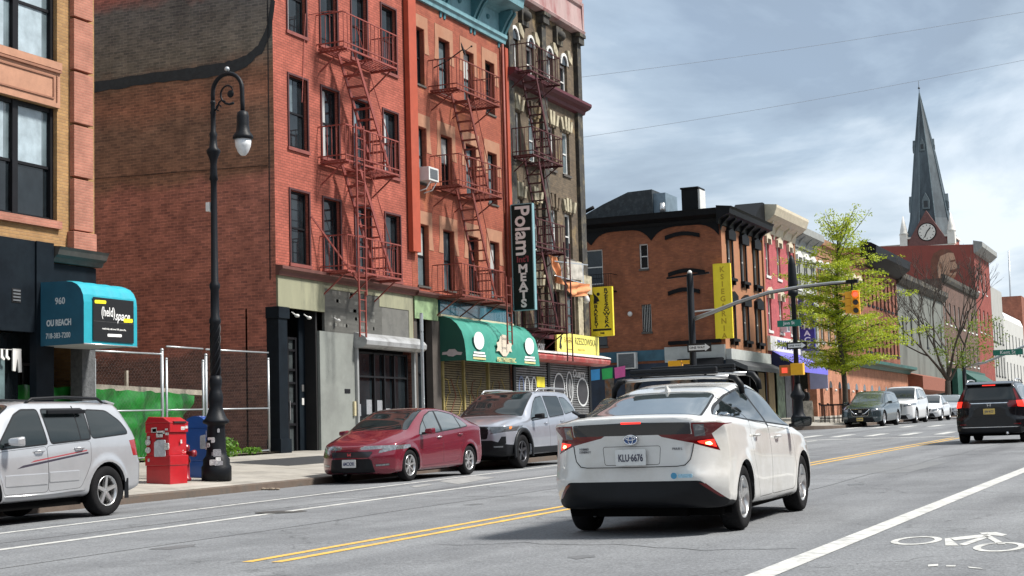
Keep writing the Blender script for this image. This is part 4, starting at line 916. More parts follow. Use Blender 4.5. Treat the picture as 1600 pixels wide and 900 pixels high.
# repairs, tar seams and oil on the carriageway
rg0 = random.Random(21)
def tarline(pts, w_, h=.003):
    b = []; 
    for (p, q) in zip(pts[:-1], pts[1:]):
        d = Vector((q[0]-p[0], q[1]-p[1])).normalized(); n_ = Vector((-d.y, d.x))*w_/2; b.append([(p[0]-n_.x, p[1]-n_.y), (q[0]-n_.x, q[1]-n_.y), (q[0]+n_.x, q[1]+n_.y), (p[0]+n_.x, p[1]+n_.y)])
    return b
M_tarl = mat('tar_seam', (.055, .057, .06), .6, var=.3, vscale=4); ln_ = []
for x0, y0, y1 in ((-9.9, 6, 52), (-5.4, 20, 58), (-1.2, 14, 50), (-12.2, 9, 30)):
    pts = [(x0+.05*math.sin(y*.9)+rg0.uniform(-.02, .02), y) for y in [y0+(y1-y0)*k/40 for k in range(41)]]; ln_ += tarline(pts, .025)
for y0, xa, xb in ((21.5, -13.2, -8.1), (33.0, -10.5, -4.2), (13.2, -6.8, -3.3), (44, -13, -6)):
    pts = [(xa+(xb-xa)*k/14, y0+rg0.uniform(-.12, .12)+.3*math.sin(k*.4)) for k in range(15)]; ln_ += tarline(pts, .02)
mark(ln_, M_tarl, 'thin tar sealed cracks across the street', .002, 'tar_seam')
mark([[(-13.6, 8.5), (-11.9, 8.3), (-11.8, 10.9), (-13.5, 11.2)], [(-6.3, 27.0), (-4.9, 27.1), (-4.9, 31.6), (-6.4, 31.4)]], mat('darker_asphalt_patch', (.145, .15, .155), .85, var=.12, vscale=3, bump=.5, bscale=50), 'darker rectangular asphalt repairs', .0016, 'asphalt_patch')
M_oil = mat('oil_stain', (.11, .113, .118), .6, var=.15, vscale=5)
for k, (x, y, r) in enumerate(((-9.6, 13.0, .16), (-9.4, 19.5, .11), (-4.9, 12.2, .10), (-10.1, 26.0, .2), (-5.0, 23.4, .13))):
    mark([[(x+r*math.cos(a*.45)*(1+.3*math.sin(a*1.7+k)), y+r*1.7*math.sin(a*.45)*(1+.25*math.cos(a*2.1+k))) for a in range(14)]], M_oil, 'small dark oil stain on the carriageway', .0024, 'oil_stain')
# ---------------------------------------------------------------- building kit
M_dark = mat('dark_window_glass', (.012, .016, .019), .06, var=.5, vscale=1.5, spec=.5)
M_pgl = mat('painted_sky_window_glass', (.12, .155, .17), .07, var=.45, vscale=.9, spec=.7)  # sky reflection put into a paler blue-grey base colour
M_blind = mat('white_blind', (.42, .43, .42), .35, var=.10, vscale=9, stretch=(1, 1, 4), spec=.6)
M_fwh = mat('white_window_frame', (.62, .62, .60), .5, var=.12)
M_fbk = mat('dark_window_frame', (.010, .010, .012), .5, var=.2, spec=.2)
M_fmar = mat('maroon_window_frame', (.075, .022, .022), .55, var=.2)
M_void = mat('dark_opening', (.008, .008, .009), .9, var=.3)
def wall(F, a0, a1, b0, b1, holes, depth, name, m, parent, thick=.0):
    """a wall with real window openings and their reveals"""
    b = MB(); A = sorted({a0, a1, *[h[0] for h in holes], *[h[1] for h in holes]}); B_ = sorted({b0, b1, *[h[2] for h in holes], *[h[3] for h in holes]})
    A = [x for x in A if a0 <= x <= a1]; B_ = [x for x in B_ if b0 <= x <= b1]
    for p, q in zip(A[:-1], A[1:]):
        run = None
        for r, s in zip(B_[:-1], B_[1:]):
            ca, cb = (p+q)/2, (r+s)/2
            if any(h[0] < ca < h[1] and h[2] < cb < h[3] for h in holes): continue
            b.add([F.P(p, r), F.P(q, r), F.P(q, s), F.P(p, s)], [(0, 1, 2, 3)])
    for h in holes:
        x0, x1, y0, y1 = h[:4]
        for P in (((x0, y0), (x1, y0)), ((x1, y0), (x1, y1)), ((x1, y1), (x0, y1)), ((x0, y1), (x0, y0))):
            b.add([F.P(*P[0], 0), F.P(*P[0], -depth), F.P(*P[1], -depth), F.P(*P[1], 0)], [(0, 1, 2, 3)])
    return b.build(name, m, parent, fix=False)
def window(F, h, parent, frame, glass, rail=.48, depth=.16, fw=.055, trim=None, tw=.07, sill=None, sd=.10, sh=.10, blind=None, lintel=None, mull=0, so=.06):
    x0, x1, y0, y1 = h; b = MB(); d = -depth
    b.fb(F, x0, x0+fw, y0, y1, d, d+.05); b.fb(F, x1-fw, x1, y0, y1, d, d+.05); b.fb(F, x0+fw, x1-fw, y0, y0+fw, d, d+.05); b.fb(F, x0+fw, x1-fw, y1-fw, y1, d, d+.05)
    if rail: r = y0+(y1-y0)*rail; b.fb(F, x0+fw, x1-fw, r-.025, r+.025, d, d+.045)
    for k in range(mull): c = x0+(x1-x0)*(k+1)/(mull+1); b.fb(F, c-.03, c+.03, y0+fw, y1-fw, d, d+.048)
    w = b.build('window', frame, parent)
    if trim:
        t = MB(); t.fb(F, x0-tw, x0, y0-tw*.3, y1+tw, -.02, .035); t.fb(F, x1, x1+tw, y0-tw*.3, y1+tw, -.02, .035); t.fb(F, x0, x1, y1, y1+tw, -.02, .035); t.build('window_trim', trim, w)
    g = MB(); g.add([F.P(x0+.01, y0+.01, d+.012), F.P(x1-.01, y0+.01, d+.012), F.P(x1-.01, y1-.01, d+.012), F.P(x0+.01, y1-.01, d+.012)], [(0, 1, 2, 3)]); g.build('pane', glass, w)
    if blind:
        g = MB(); yb = y1-(y1-y0)*blind; g.add([F.P(x0+fw, yb, d+.018), F.P(x1-fw, yb, d+.018), F.P(x1-fw, y1-fw, d+.018), F.P(x0+fw, y1-fw, d+.018)], [(0, 1, 2, 3)]); g.build('blind', M_blind, w)
    if sill: s = MB(); s.fb(F, x0-sd, x1+sd, y0-sh, y0, -depth+.02, so); s.build('sill', sill, w)
    if lintel: s = MB(); s.fb(F, x0-sd, x1+sd, y1, y1+.16, -.01, .04); s.build('lintel', lintel, w)
    return w
def cornice(F, a0, a1, prof, name, m, parent, brackets=0, bw=.12, bh=.5, bd=.45, ztop=0, m2=None, pairs=False):
    """prof (out, up) polygon; brackets below it"""
    o = MB().sweep(prof, a0, a1, F).build(name, m, parent)
    for k in range(brackets):
        c = a0+(a1-a0)*(k+.5)/brackets if not pairs else a0+.25+(a1-a0-.5)*k/(brackets-1)
        for dx in ((-.14, .14) if pairs else (0,)):
            b = MB(); n = 8; pts = [(0, ztop), (bd, ztop), (bd, ztop-.10)]+[(bd*(1-(t/n))**1.6*.9+.03, ztop-.10-(bh-.12)*t/n) for t in range(1, n+1)]+[(0, ztop-bh)]
            b.sweep(pts, c+dx-bw/2, c+dx+bw/2, F); b.build('bracket', m2 or m, o)
    return o
def solid(X0, X1, Y0, Y1, z0, z1, name, m, parent, top=True):
    """back, flanks and roof of a building, front face left open for the detailed wall"""
    b = MB(); b.add([(X0, Y0, z0), (X1, Y0, z0), (X1, Y1, z0), (X0, Y1, z0), (X0, Y0, z1), (X1, Y0, z1), (X1, Y1, z1), (X0, Y1, z1)], [(0, 1, 5, 4), (2, 3, 7, 6), (3, 0, 4, 7)]+([(4, 5, 6, 7)] if top else []))
    return b.build(name, m, parent, fix=False)
def bldg(name, label, Y, group=None): return thing(name, label, 'building', (BX, Y, round(walk_z(BX, Y), 3)), 0, group)
F0 = front(BX)
# ================================================================= corner building with the blue awning (left edge)
M_b0y = brick('ochre_brick', (.38, .225, .095), (.30, .17, .075), (.30, .19, .10), stain_amt=.2)
M_b0p = brick('pink_brick', (.40, .17, .12), (.34, .14, .10), (.36, .18, .13), bh=.06, stain_amt=.1)
M_terra = mat('terracotta_stone', (.40, .205, .13), .8, var=.14, vscale=4, bump=.2)
M_navy = mat('navy_painted_front', (.005, .0085, .013), .6, var=.25, vscale=2, spec=.12, dirt=(.008, .013, .018), dscale=1)
M_dst = mat('dark_ledge', (.07, .062, .055), .8, var=.3)
def corner_building():
    t = bldg('brick_building', 'ochre and pink brick building above a navy shopfront beside the fenced lot', 20); Y0, Y1 = 14.0, 27.03
    W = [(a, a+1.06, z0, z1) for a in (24.75, 23.55, 21.2, 20.0, 17.6, 16.4) for z0, z1 in ((6.05, 8.3), (9.45, 11.6), (12.9, 15.0))]
    holes = [(a, a+2.3, z0, z1) for a in (23.53, 19.98, 16.4) for z0, z1 in ((6.03, 8.45), (9.42, 11.8), (12.85, 15.2))]
    wall(F0, Y0, Y1, 5.2, 19, holes, .22, 'wall', M_b0y, t)
    solid(BX-12, BX, Y0, Y1, .5, 19, 'side_wall', M_b0y, t)
    for h in holes:
        f = MB(); x0, x1, y0, y1 = h; f.fb(F0, x0, x1, y0, y1, -.24, -.21); w = f.build('window', M_fbk, t)
        b = MB(); c = (x0+x1)/2
        for (p, q) in ((x0, x0+.09), (c-.08, c+.08), (x1-.09, x1)): b.fb(F0, p, q, y0, y1, -.21, -.10)
        for (r, s) in ((y0, y0+.08), (y1-.10, y1)): b.fb(F0, x0+.09, x1-.09, r, s, -.21, -.12)
        m = y0+(y1-y0)*.47; b.fb(F0, x0+.09, x1-.09, m-.03, m+.03, -.21, -.15); b.build('sash', M_fbk, w)
        for k, (p, q) in enumerate(((x0+.09, c-.08), (c+.08, x1-.09))):
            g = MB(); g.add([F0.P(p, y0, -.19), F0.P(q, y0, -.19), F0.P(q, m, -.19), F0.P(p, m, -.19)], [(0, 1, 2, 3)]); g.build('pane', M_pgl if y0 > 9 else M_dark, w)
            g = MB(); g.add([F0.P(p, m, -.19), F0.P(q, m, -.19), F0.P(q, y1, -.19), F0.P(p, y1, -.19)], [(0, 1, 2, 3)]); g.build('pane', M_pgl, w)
            bl = MB(); zb_ = m+.03 if y0 < 9 else y0+.1; bl.add([F0.P(p+.03, zb_, -.185), F0.P(q-.18, zb_, -.185), F0.P(q-.18, y1-.1, -.185), F0.P(p+.03, y1-.1, -.185)], [(0, 1, 2, 3)]); bl.build('blind', mat('pale_blue_blind', (.33, .40, .44), .35, var=.25, vscale=2.5), w)
    for a in (23.53, 19.98, 16.4):
        for z in (6.03, 9.42, 12.85):
            s = MB(); s.fb(F0, a-.04, a+2.36, z-.16, z, -.1, .09); s.build('sill', M_b0p if z < 9 else M_terra, t)
        for z0, z1 in ((8.45, 9.26), (11.8, 12.69)):
            p = MB(); p.fb(F0, a-.02, a+2.34, z0, z1, 0, .05); sp = p.build('spandrel_panel', M_terra, t)
            q = MB(); i = .16
            for (u0, u1, v0, v1) in ((a+i, a+2.3-i, z0+i, z0+i+.035), (a+i, a+2.3-i, z1-i-.035, z1-i), (a+i, a+i+.035, z0+i+.035, z1-i-.035), (a+2.3-i-.035, a+2.3-i, z0+i+.035, z1-i-.035)): q.fb(F0, u0, u1, v0, v1, .05, .075)
            for k in range(14):
                zz = z0+.12+(z1-z0-.24)*k/14; q.fb(F0, a+2.3-.09, a+2.3-.05, zz, zz+.03, .05, .07)
            q.fb(F0, a-.02, a+2.34, z1-.07, z1-.02, .05, .10); q.build('panel_molding', mat('terracotta_painted_shade', (.26, .12, .075), .85, var=.15), sp)  # shade of the molding put into a darker terracotta colour
    for a in (26.22, 22.7, 19.1):
        z = 5.9
        while z < 18.5:
            b = MB(); b.fb(F0, a, a+.62, z, z+1.10, 0, .13); b.build('pilaster', M_b0p, t, bevel=.01); z += 1.16
        b = MB(); b.fb(F0, a-.08, a+.66, 5.45, 5.86, 0, .19); b.build('pilaster_base', M_b0p, t, bevel=.02)
    b = MB(); b.fb(F0, a, a+.001, 5, 5.001, 0, .001)
    # shopfront
    b = MB(); b.sweep([(0, 5.16), (.14, 5.16), (.18, 5.25), (.26, 5.3), (.30, 5.4), (.34, 5.46), (0, 5.5)], 25.55, 27.12, F0); b.build('ledge', M_dst, t)
    b = MB()
    b.fb(F0, 14.0, 25.45, 3.65, 5.52, .02, .16); b.fb(F0, 24.98, 25.5, .6, 5.52, .02, .20); b.fb(F0, 25.5, 27.03, 4.5, 5.14, -.02, .04)
    b.fb(F0, 14.0, 14.6, .5, 3.65, .02, .12); b.build('shop_fascia', M_navy, t)
    b = MB(); b.fb(F0, 14.6, 24.98, .5, 3.65, -.30, -.28); b.fb(F0, 25.5, 26.55, .5, 4.5, -.9, -.88); b.build('shop_window', M_dark, t)
    b = MB(); b.fb(F0, 26.55, 26.98, .55, 4.5, -.25, .06); b.build('stone_pillar', mat('rough_grey_stone', (.09, .095, .10), .95, var=.35, vscale=9, bump=1.0, bscale=14), t)
    b = MB(); b.fb(F0, 25.62, 25.66, .6, 3.1, -.8, -.74); b.fb(F0, 26.4, 26.44, .6, 3.1, -.8, -.74); b.fb(F0, 25.66, 26.4, 3.04, 3.1, -.8, -.74); b.fb(F0, 26.0, 26.04, .6, 3.04, -.8, -.75); b.build('door_frame', M_fbk, t)
    b = MB(); b.fb(F0, 24.3, 24.55, 4.22, 4.50, .16, .17); v = b.build('vent_grille', M_void, t)
    b = MB()
    for k in range(4): b.fb(F0, 24.32, 24.53, 4.25+.065*k, 4.28+.065*k, .17, .185)
    b.build('vent_slat', mat('vent_grey', (.12, .13, .14), .5, var=.1), v)
    b = MB(); b.fb(F0, 24.0, 24.55, .9, 3.2, -.26, -.24); b.build('shop_poster', mat('teal_grey_panel', (.10, .15, .16), .5, var=.3), t)
    return t
corner_building()
def garments():
    g = 'white baby clothes on a line in the shop window'
    Fg = front(BX-.12); M = mat('white_cotton', (.72, .72, .70), .9, var=.06)
    ln = MB(); ln.tube([Fg.P(22.0, 3.28), Fg.P(24.9, 3.30)], .008, 5); tag(ln.build('clothesline', M), 'thin white line strung across the navy shop window', 'clothesline')
    for nm, lb, ct, P in (('baby_trousers', 'white baby trousers pegged at the end of the clothesline', 'trousers', [(24.62, 3.32), (24.86, 3.32), (24.88, 2.85), (24.80, 2.84), (24.75, 3.12), (24.70, 2.86), (24.62, 2.87)]),
                      ('baby_sock', 'white baby sock on the line hanging nearer the dress', 'sock', [(24.28, 3.30), (24.34, 3.30), (24.34, 3.16), (24.40, 3.10), (24.37, 3.07), (24.28, 3.12)]),
                      ('baby_sock', 'white baby sock on the line hanging nearer the trousers', 'sock', [(24.42, 3.30), (24.48, 3.30), (24.48, 3.17), (24.54, 3.11), (24.51, 3.08), (24.42, 3.13)]),
                      ('baby_dress', 'white baby dress pegged on the line in the shop window', 'dress', [(23.72, 3.32), (23.80, 3.28), (23.88, 3.32), (23.95, 3.2), (24.05, 2.72), (23.62, 2.72), (23.68, 3.2)])):
        b = MB(); b.prism(Fg, P, .0, .03); tag(b.build(nm, M, None, bevel=.004), lb, ct, g)
garments()
def awning960():
    t = thing('entrance_awning', 'teal box awning with 960 and a black poster over the dark entrance', 'awning', (BX, 26, 3.36)); Xo = BX+1.30; Ya, Yb = 25.10, 26.80
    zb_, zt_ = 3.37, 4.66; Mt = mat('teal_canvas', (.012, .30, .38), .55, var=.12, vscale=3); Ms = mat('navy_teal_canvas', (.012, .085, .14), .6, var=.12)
    prof = [(0, zt_+.02), (.85, zt_), (1.0, zt_-.02), (1.13, zt_-.08), (1.22, zt_-.17), (1.28, zt_-.30), (1.30, zt_-.45), (1.30, zb_)]
    b = MB(); N = 17
    for k in range(N-1):
        def off(i): return .018*abs(math.sin(math.pi*i/4))
        ya, yb = Ya+(Yb-Ya)*k/(N-1), Ya+(Yb-Ya)*(k+1)/(N-1)
        for (p, q) in zip(prof[:-1], prof[1:]):
            b.add([(BX+p[0], ya, p[1]+off(k)), (BX+p[0], yb, p[1]+off(k+1)), (BX+q[0], yb, q[1]+(off(k+1) if q[1] > zb_+.3 else 0)), (BX+q[0], ya, q[1]+(off(k) if q[1] > zb_+.3 else 0))], [(0, 1, 2, 3)])
    b.build('canopy', Mt, t)
    for y, s in ((Ya, 1), (Yb, -1)):
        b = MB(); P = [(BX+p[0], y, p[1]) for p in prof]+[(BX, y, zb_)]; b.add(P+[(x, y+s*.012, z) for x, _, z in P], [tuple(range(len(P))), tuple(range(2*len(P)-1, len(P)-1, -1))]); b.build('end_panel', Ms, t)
    b = MB(); b.box(BX, BX+1.29, Ya+.015, Yb-.015, zb_+.01, zb_+.03); b.build('soffit', mat('awning_soffit', (.32, .33, .33), .8, var=.15), t)
    b = MB(); b.tube([(Xo, Ya, zb_), (Xo, Yb, zb_)], .016, 6); b.build('hem', M_alloy, t)
    Fs = side(Ya-.003); Mx = mat('awning_letters', (.55, .60, .62), .6, var=0)
    for s_, sz, x, z, bo, sx in (('960', .19, -21.30, 4.26, .003, .9), ('OU REACH', .175, -21.33, 3.82, .007, .72), ('718-383-7200', .155, -21.35, 3.56, .002, .72)):
        text(s_, sz, Fs, x, z, .002, 'lettering', Mx, t, bold=bo, sx=sx)
    Ff = front(Xo+.012)
    p = MB(); p.fb(Ff, 25.36, 26.66, 3.44, 4.33, 0, .012); pp = p.build('poster', mat('poster_black', (.005, .005, .006), .45, var=.1), t)
    Mw = mat('poster_white', (.75, .75, .74), .5, var=0); My = mat('poster_yellow', (.85, .74, .02), .5, var=0)
    for s_, sz, y, z, bo, sx, sh in (('(held)', .27, 25.83, 4.04, .003, .70, 0), ('space', .27, 26.28, 3.98, .003, .78, .35), ('rental today, call us we 1970, phone No.', .052, 26.02, 3.70, .001, .9, 0)):
        o = text(s_, sz, Ff, y, z, .014, 'lettering', Mw, None, bold=bo, sx=sx, shear=sh); o.parent = pp; o.location -= t.location
    for (a0, a1, b0, b1, m) in ((25.40, 25.76, 4.20, 4.28, My), (26.32, 26.62, 3.86, 3.95, My), (25.80, 26.26, 3.54, 3.61, Mw)):
        b = MB(); b.prism(Ff, rpoly([(a0, b0), (a1, b0+.01), (a1, b1), (a0, b1-.01)], .03, 3), .012, .018); b.build('tape', m, pp)
    b = MB(); b.fb(Ff, 25.37, 26.65, 3.84, 3.845, .012, .015); b.build('crease', mat('crease', (.1, .1, .1), .4, var=0), pp)
awning960()
# ================================================================= red brick building with the dark side wall
M_b1 = brick('bright_red_brick', (.40, .108, .075), (.31, .082, .056), (.19, .062, .045), bw=.21, bh=.074, stain_amt=.22, stain=(.12, .035, .028))
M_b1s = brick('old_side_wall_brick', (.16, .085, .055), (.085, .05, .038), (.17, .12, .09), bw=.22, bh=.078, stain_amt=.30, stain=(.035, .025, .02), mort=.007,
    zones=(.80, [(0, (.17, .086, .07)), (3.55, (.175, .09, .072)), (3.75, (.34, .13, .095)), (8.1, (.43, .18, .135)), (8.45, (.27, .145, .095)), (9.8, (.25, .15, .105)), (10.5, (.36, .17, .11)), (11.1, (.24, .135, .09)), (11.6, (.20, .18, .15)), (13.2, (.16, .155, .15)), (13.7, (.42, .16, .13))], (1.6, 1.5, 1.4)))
M_rust = mat('oxblood_painted_iron', (.27, .066, .052), .55, .2, var=.25, vscale=6)
M_rust2 = mat('dull_red_painted_iron', (.19, .045, .032), .6, .2, var=.25, vscale=6)
M_sill1 = mat('painted_sill', (.20, .055, .045), .7, var=.2)
M_olive = mat('faded_olive_panel', (.27, .27, .18), .8, var=.12, vscale=1.2, dirt=(.17, .17, .12), dscale=1.3, stretch=(1, 1, .3))
M_stuc = mat('grey_stucco', (.205, .22, .205), .9, var=.08, vscale=2, bump=.25, dirt=(.16, .17, .16), dscale=.6)
M_stucd = mat('dark_grey_stucco', (.085, .085, .078), .9, var=.2, vscale=3, bump=.2, stretch=(1, .5, 4))
def red_building():
    Y0, Y1, ZT = 34.2, 41.72, 15.6
    t = bldg('brick_building', 'bright red brick building with a dark patched side wall beside the fenced lot', Y0)
    cols = [(34.92, 35.85), (36.60, 37.50), (38.33, 39.23), (40.10, 41.00)]; rows = [(6.0, 7.95), (9.10, 11.05), (12.25, 14.25)]
    holes = [(a, b_, z0, z1) for a, b_ in cols for z0, z1 in rows]
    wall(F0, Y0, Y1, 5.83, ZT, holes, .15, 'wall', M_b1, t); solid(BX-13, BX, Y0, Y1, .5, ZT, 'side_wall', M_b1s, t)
    b = MB(); b.fb(F0, Y0, Y1, ZT, ZT+.1, -.3, .02); b.build('coping', M_sill1, t)
    for i, (a, b_) in enumerate(cols):
        for j, (z0, z1) in enumerate(rows):
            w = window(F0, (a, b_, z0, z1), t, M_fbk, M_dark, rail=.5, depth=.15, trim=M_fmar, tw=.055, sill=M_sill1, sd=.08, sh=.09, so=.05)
            c = MB(); cw = .10+.12*((i*3+j*5) % 3); c.add([F0.P(a+.06, z0+.06+(z1-z0)*.45*((i+j) % 2), -.132), F0.P(a+.06+cw, z0+.06+(z1-z0)*.45*((i+j) % 2), -.132), F0.P(a+.06+cw, z1-.06, -.132), F0.P(a+.06, z1-.06, -.132)], [(0, 1, 2, 3)]); c.build('curtain', M_blind if (i+j) % 2 == 0 else M_pgl, w)
    b = MB(); b.sweep([(0, 5.62), (.10, 5.62), (.13, 5.72), (.22, 5.78), (.22, 5.86), (0, 5.90)], Y0-.02, Y1+.05, F0); b.build('shop_cornice', mat('brown_painted_cornice', (.11, .04, .032), .7, var=.25), t)
    # shop level: olive fascia, dark recess with glass door, grey stucco, roll-up gate
    b = MB(); b.fb(F0, Y0+.03, 36.55, 4.80, 5.62, -.05, .04); b.fb(F0, 36.55, 39.6, 5.45, 5.62, -.05, .035); b.fb(F0, 39.6, 41.66, 5.16, 5.62, -.05, .035); b.fb(F0, 41.40, 41.66, 4.2, 5.16, -.05, .035); b.build('fascia', M_olive, t)
    b = MB(); b.fb(F0, 36.28, 38.15, .9, 4.28, -.06, .02); b.build('stucco_wall', M_stuc, t)
    b = MB(); b.fb(F0, 36.55, 39.75, 4.28, 5.45, -.06, .022); b.build('stucco_patch', M_stucd, t)
    b = MB(); b.fb(F0, 39.75, 41.40, 4.20, 5.16, -.06, .02); b.build('stucco_panel', mat('mid_grey_stucco', (.13, .13, .12), .9, var=.14, vscale=2, dirt=(.09, .09, .085), dscale=1.5, bump=.2), t)
    rc = MB()
    for k in range(38):
        random.seed(k); a, z = 36.7+random.random()*2.6, 4.45+.22*random.randint(0, 4); rc.fb(F0, a, a+.10+.12*random.random(), z, z+.09, .022, .024)
    rc.build('brush_marks', mat('worn_grey_brush', (.14, .14, .13), .9, var=.4, vscale=8), t)
    b = MB(); b.fb(F0, Y0, 36.28, .9, 4.80, -.95, -.90); b.fb(F0, 34.55, 34.6, .9, 4.8, -.9, -.06); b.fb(F0, 36.2, 36.28, .9, 4.8, -.9, -.06); b.build('entrance_recess', M_void, t)
    b = MB(); b.fb(F0, 34.18, 34.6, .9, 4.80, -.3, .07); b.fb(F0, 34.14, 34.66, .9, 1.4, -.3, .12); b.fb(F0, 34.14, 34.66, 4.5, 4.8, -.3, .11); b.build('black_pillar', M_navy, t, bevel=.01)
    d = MB(); 
    for a in (34.66, 35.38, 35.78): d.fb(F0, a, a+.07, 1.02, 4.1, -.5, -.44)
    for z in (1.02, 1.75, 2.3, 2.85, 3.2, 3.72, 4.04): d.fb(F0, 34.66, 35.85, z, z+.06, -.5, -.45)
    dd = d.build('glass_door', M_fbk, t); g = MB(); g.fb(F0, 34.68, 35.80, 1.05, 4.05, -.55, -.52); g.build('pane', mat('shop_door_glass', (.05, .058, .06), .08, var=.5, vscale=2, spec=.4), dd)
    h = MB(); h.fb(F0, 35.42, 35.45, 1.9, 2.4, -.44, -.40); h.build('handle', M_alloy, dd)
    b = MB(); b.fb(F0, 35.9, 36.2, .95, 4.8, -.45, -.40); b.build('side_panel', M_navy, t)
    for k, (z, m) in enumerate(((2.66, M_alloy), (2.30, M_fwh))): q = MB(); q.fb(F0, 36.0, 36.10, z, z+.18, -.40, -.385); q.build('notice', m, t)
    b = MB(); b.fb(F0, 34.6, 36.28, .93, 1.03, -.5, .10); b.build('door_step', mat('step_stone', (.32, .27, .22), .85, var=.2), t)
    for y, z in ((34.95, 4.62), (35.55, 4.60), (37.05, 4.62)):
        b = MB(); b.tube([F0.P(y, z+.08, -.02), F0.P(y+.02, z, .10)], .02, 6); b.ball(F0.P(y+.03, z-.02, .13), .06, 8, 5, (1.2, 1.2, .8)); b.build('spot_lamp', M_fwh, t)
    b = MB(); b.fb(F0, 37.55, 37.85, 2.62, 2.74, .02, .03); b.build('number_plate', M_fbk, t)
    # roll-up gate box and opening
    gz0, gz1 = 3.90, 4.24
    b = MB(); b.sweep([(.02, gz0), (.30, gz0), (.42, gz0+.08), (.44, gz0+.2), (.36, gz0+.30), (.18, gz1+.06), (.02, gz1+.1)], 38.12, 41.75, F0); gb = b.build('gate_box', mat('galvanised_grey', (.40, .41, .42), .45, .4, var=.12, vscale=3, dirt=(.24, .24, .24), dscale=2), t)
    b = MB()
    for a in (38.14, 41.55): b.fb(F0, a, a+.09, .95, gz0, .0, .10)
    b.build('gate_rail', mat('gate_rail_grey', (.34, .35, .35), .5, .4, var=.1), t)
    b = MB(); b.fb(F0, 38.2, 41.6, .9, 3.95, -.35, -.30); b.build('shop_interior', M_void, t)
    b = MB()
    for a in (38.25, 39.45, 40.05, 40.65, 41.45): b.fb(F0, a, a+.06, .95, 3.82, -.16, -.10)
    for z in (.95, 1.9, 3.1, 3.78): b.fb(F0, 38.25, 41.5, z, z+.05, -.16, -.11)
    sf = b.build('shop_door', M_fbk, t); g = MB(); g.fb(F0, 38.28, 41.48, .98, 3.8, -.20, -.18); g.build('pane', M_dark, sf)
    for a, z, w_, h_ in ((38.55, 2.0, .22, .34), (39.1, 2.05, .3, .42), (39.72, 2.1, .30, .36), (40.2, 2.1, .3, .12), (40.78, 2.1, .3, .12), (38.45, 1.35, .3, .32), (39.15, 1.25, .24, .35), (39.78, 1.3, .24, .36), (39.15, 1.72, .3, .16)):
        q = MB(); q.fb(F0, a, a+w_, z, z+h_, -.178, -.17); q.build('paper_notice', mat('paper_%d' % (int(a*10) % 3), ((.5, .5, .52), (.24, .25, .27), (.62, .62, .60))[int(a*10) % 3], .6, var=.2, vscale=20), sf)
    q = MB(); q.fb(F0, 37.98, 38.08, 2.0, 2.4, .02, .08); q.build('meter_box', mat('cream_box', (.45, .40, .25), .6, var=.1), t)
    # tar line, parging patches and cable on the side wall
    Fs = side(Y0); tb = MB(); pts = [(-28.6, 11.22), (-27.4, 11.25), (-26, 11.27), (-24.6, 11.22), (-23.5, 11.24), (-22.85, 11.32), (-22.45, 11.6), (-22.16, 12.1), (-22.02, 12.9)]; hw = [.17, .15, .14, .16, .17, .17, .13, .10, .07]
    random.seed(4); n = len(pts)*5; up, lo = [], []
    for k in range(n):
        f = k/(n-1)*(len(pts)-1); i = min(int(f), len(pts)-2); u = f-i; x = pts[i][0]*(1-u)+pts[i+1][0]*u; z = pts[i][1]*(1-u)+pts[i+1][1]*u; w_ = hw[i]*(1-u)+hw[i+1]*u
        up.append((x, z+w_*(1+.25*(random.random()-.5)))); lo.append((x+(.12 if i > 5 else 0), z-w_*(1+.35*(random.random()-.5))))
    m = len(up); tb.add([Fs.P(a, z, .012) for a, z in up]+[Fs.P(a, z, .012) for a, z in lo], [(k, k+1, m+k+1, m+k) for k in range(m-1)]); tb.build('tar_band', mat('roof_tar', (.026, .031, .036), .75, var=.3, vscale=6, bump=.6, bscale=12), t)
    c = MB(); c.tube([Fs.P(-22.12, 14.5, .03), Fs.P(-22.14, 9, .03), Fs.P(-22.16, 5.5, .03)], .014, 5); c.tube([Fs.P(-28.5, 8.7, .02), Fs.P(-25, 8.6, .02), Fs.P(-22.2, 8.5, .02)], .008, 4); c.build('wall_cable', M_fbk, t)
    c = MB(); c.tube([F0.P(41.62, 15.4, .08), F0.P(41.62, 7.2, .08)], .001, 4)
    c = MB(); c.fb(F0, 41.48, 41.98, 6.95, 15.5, .03, .20); c.build('downspout_casing', mat('orange_red_casing', (.36, .065, .03), .6, var=.12), t, bevel=.01)
    return t
red_building()
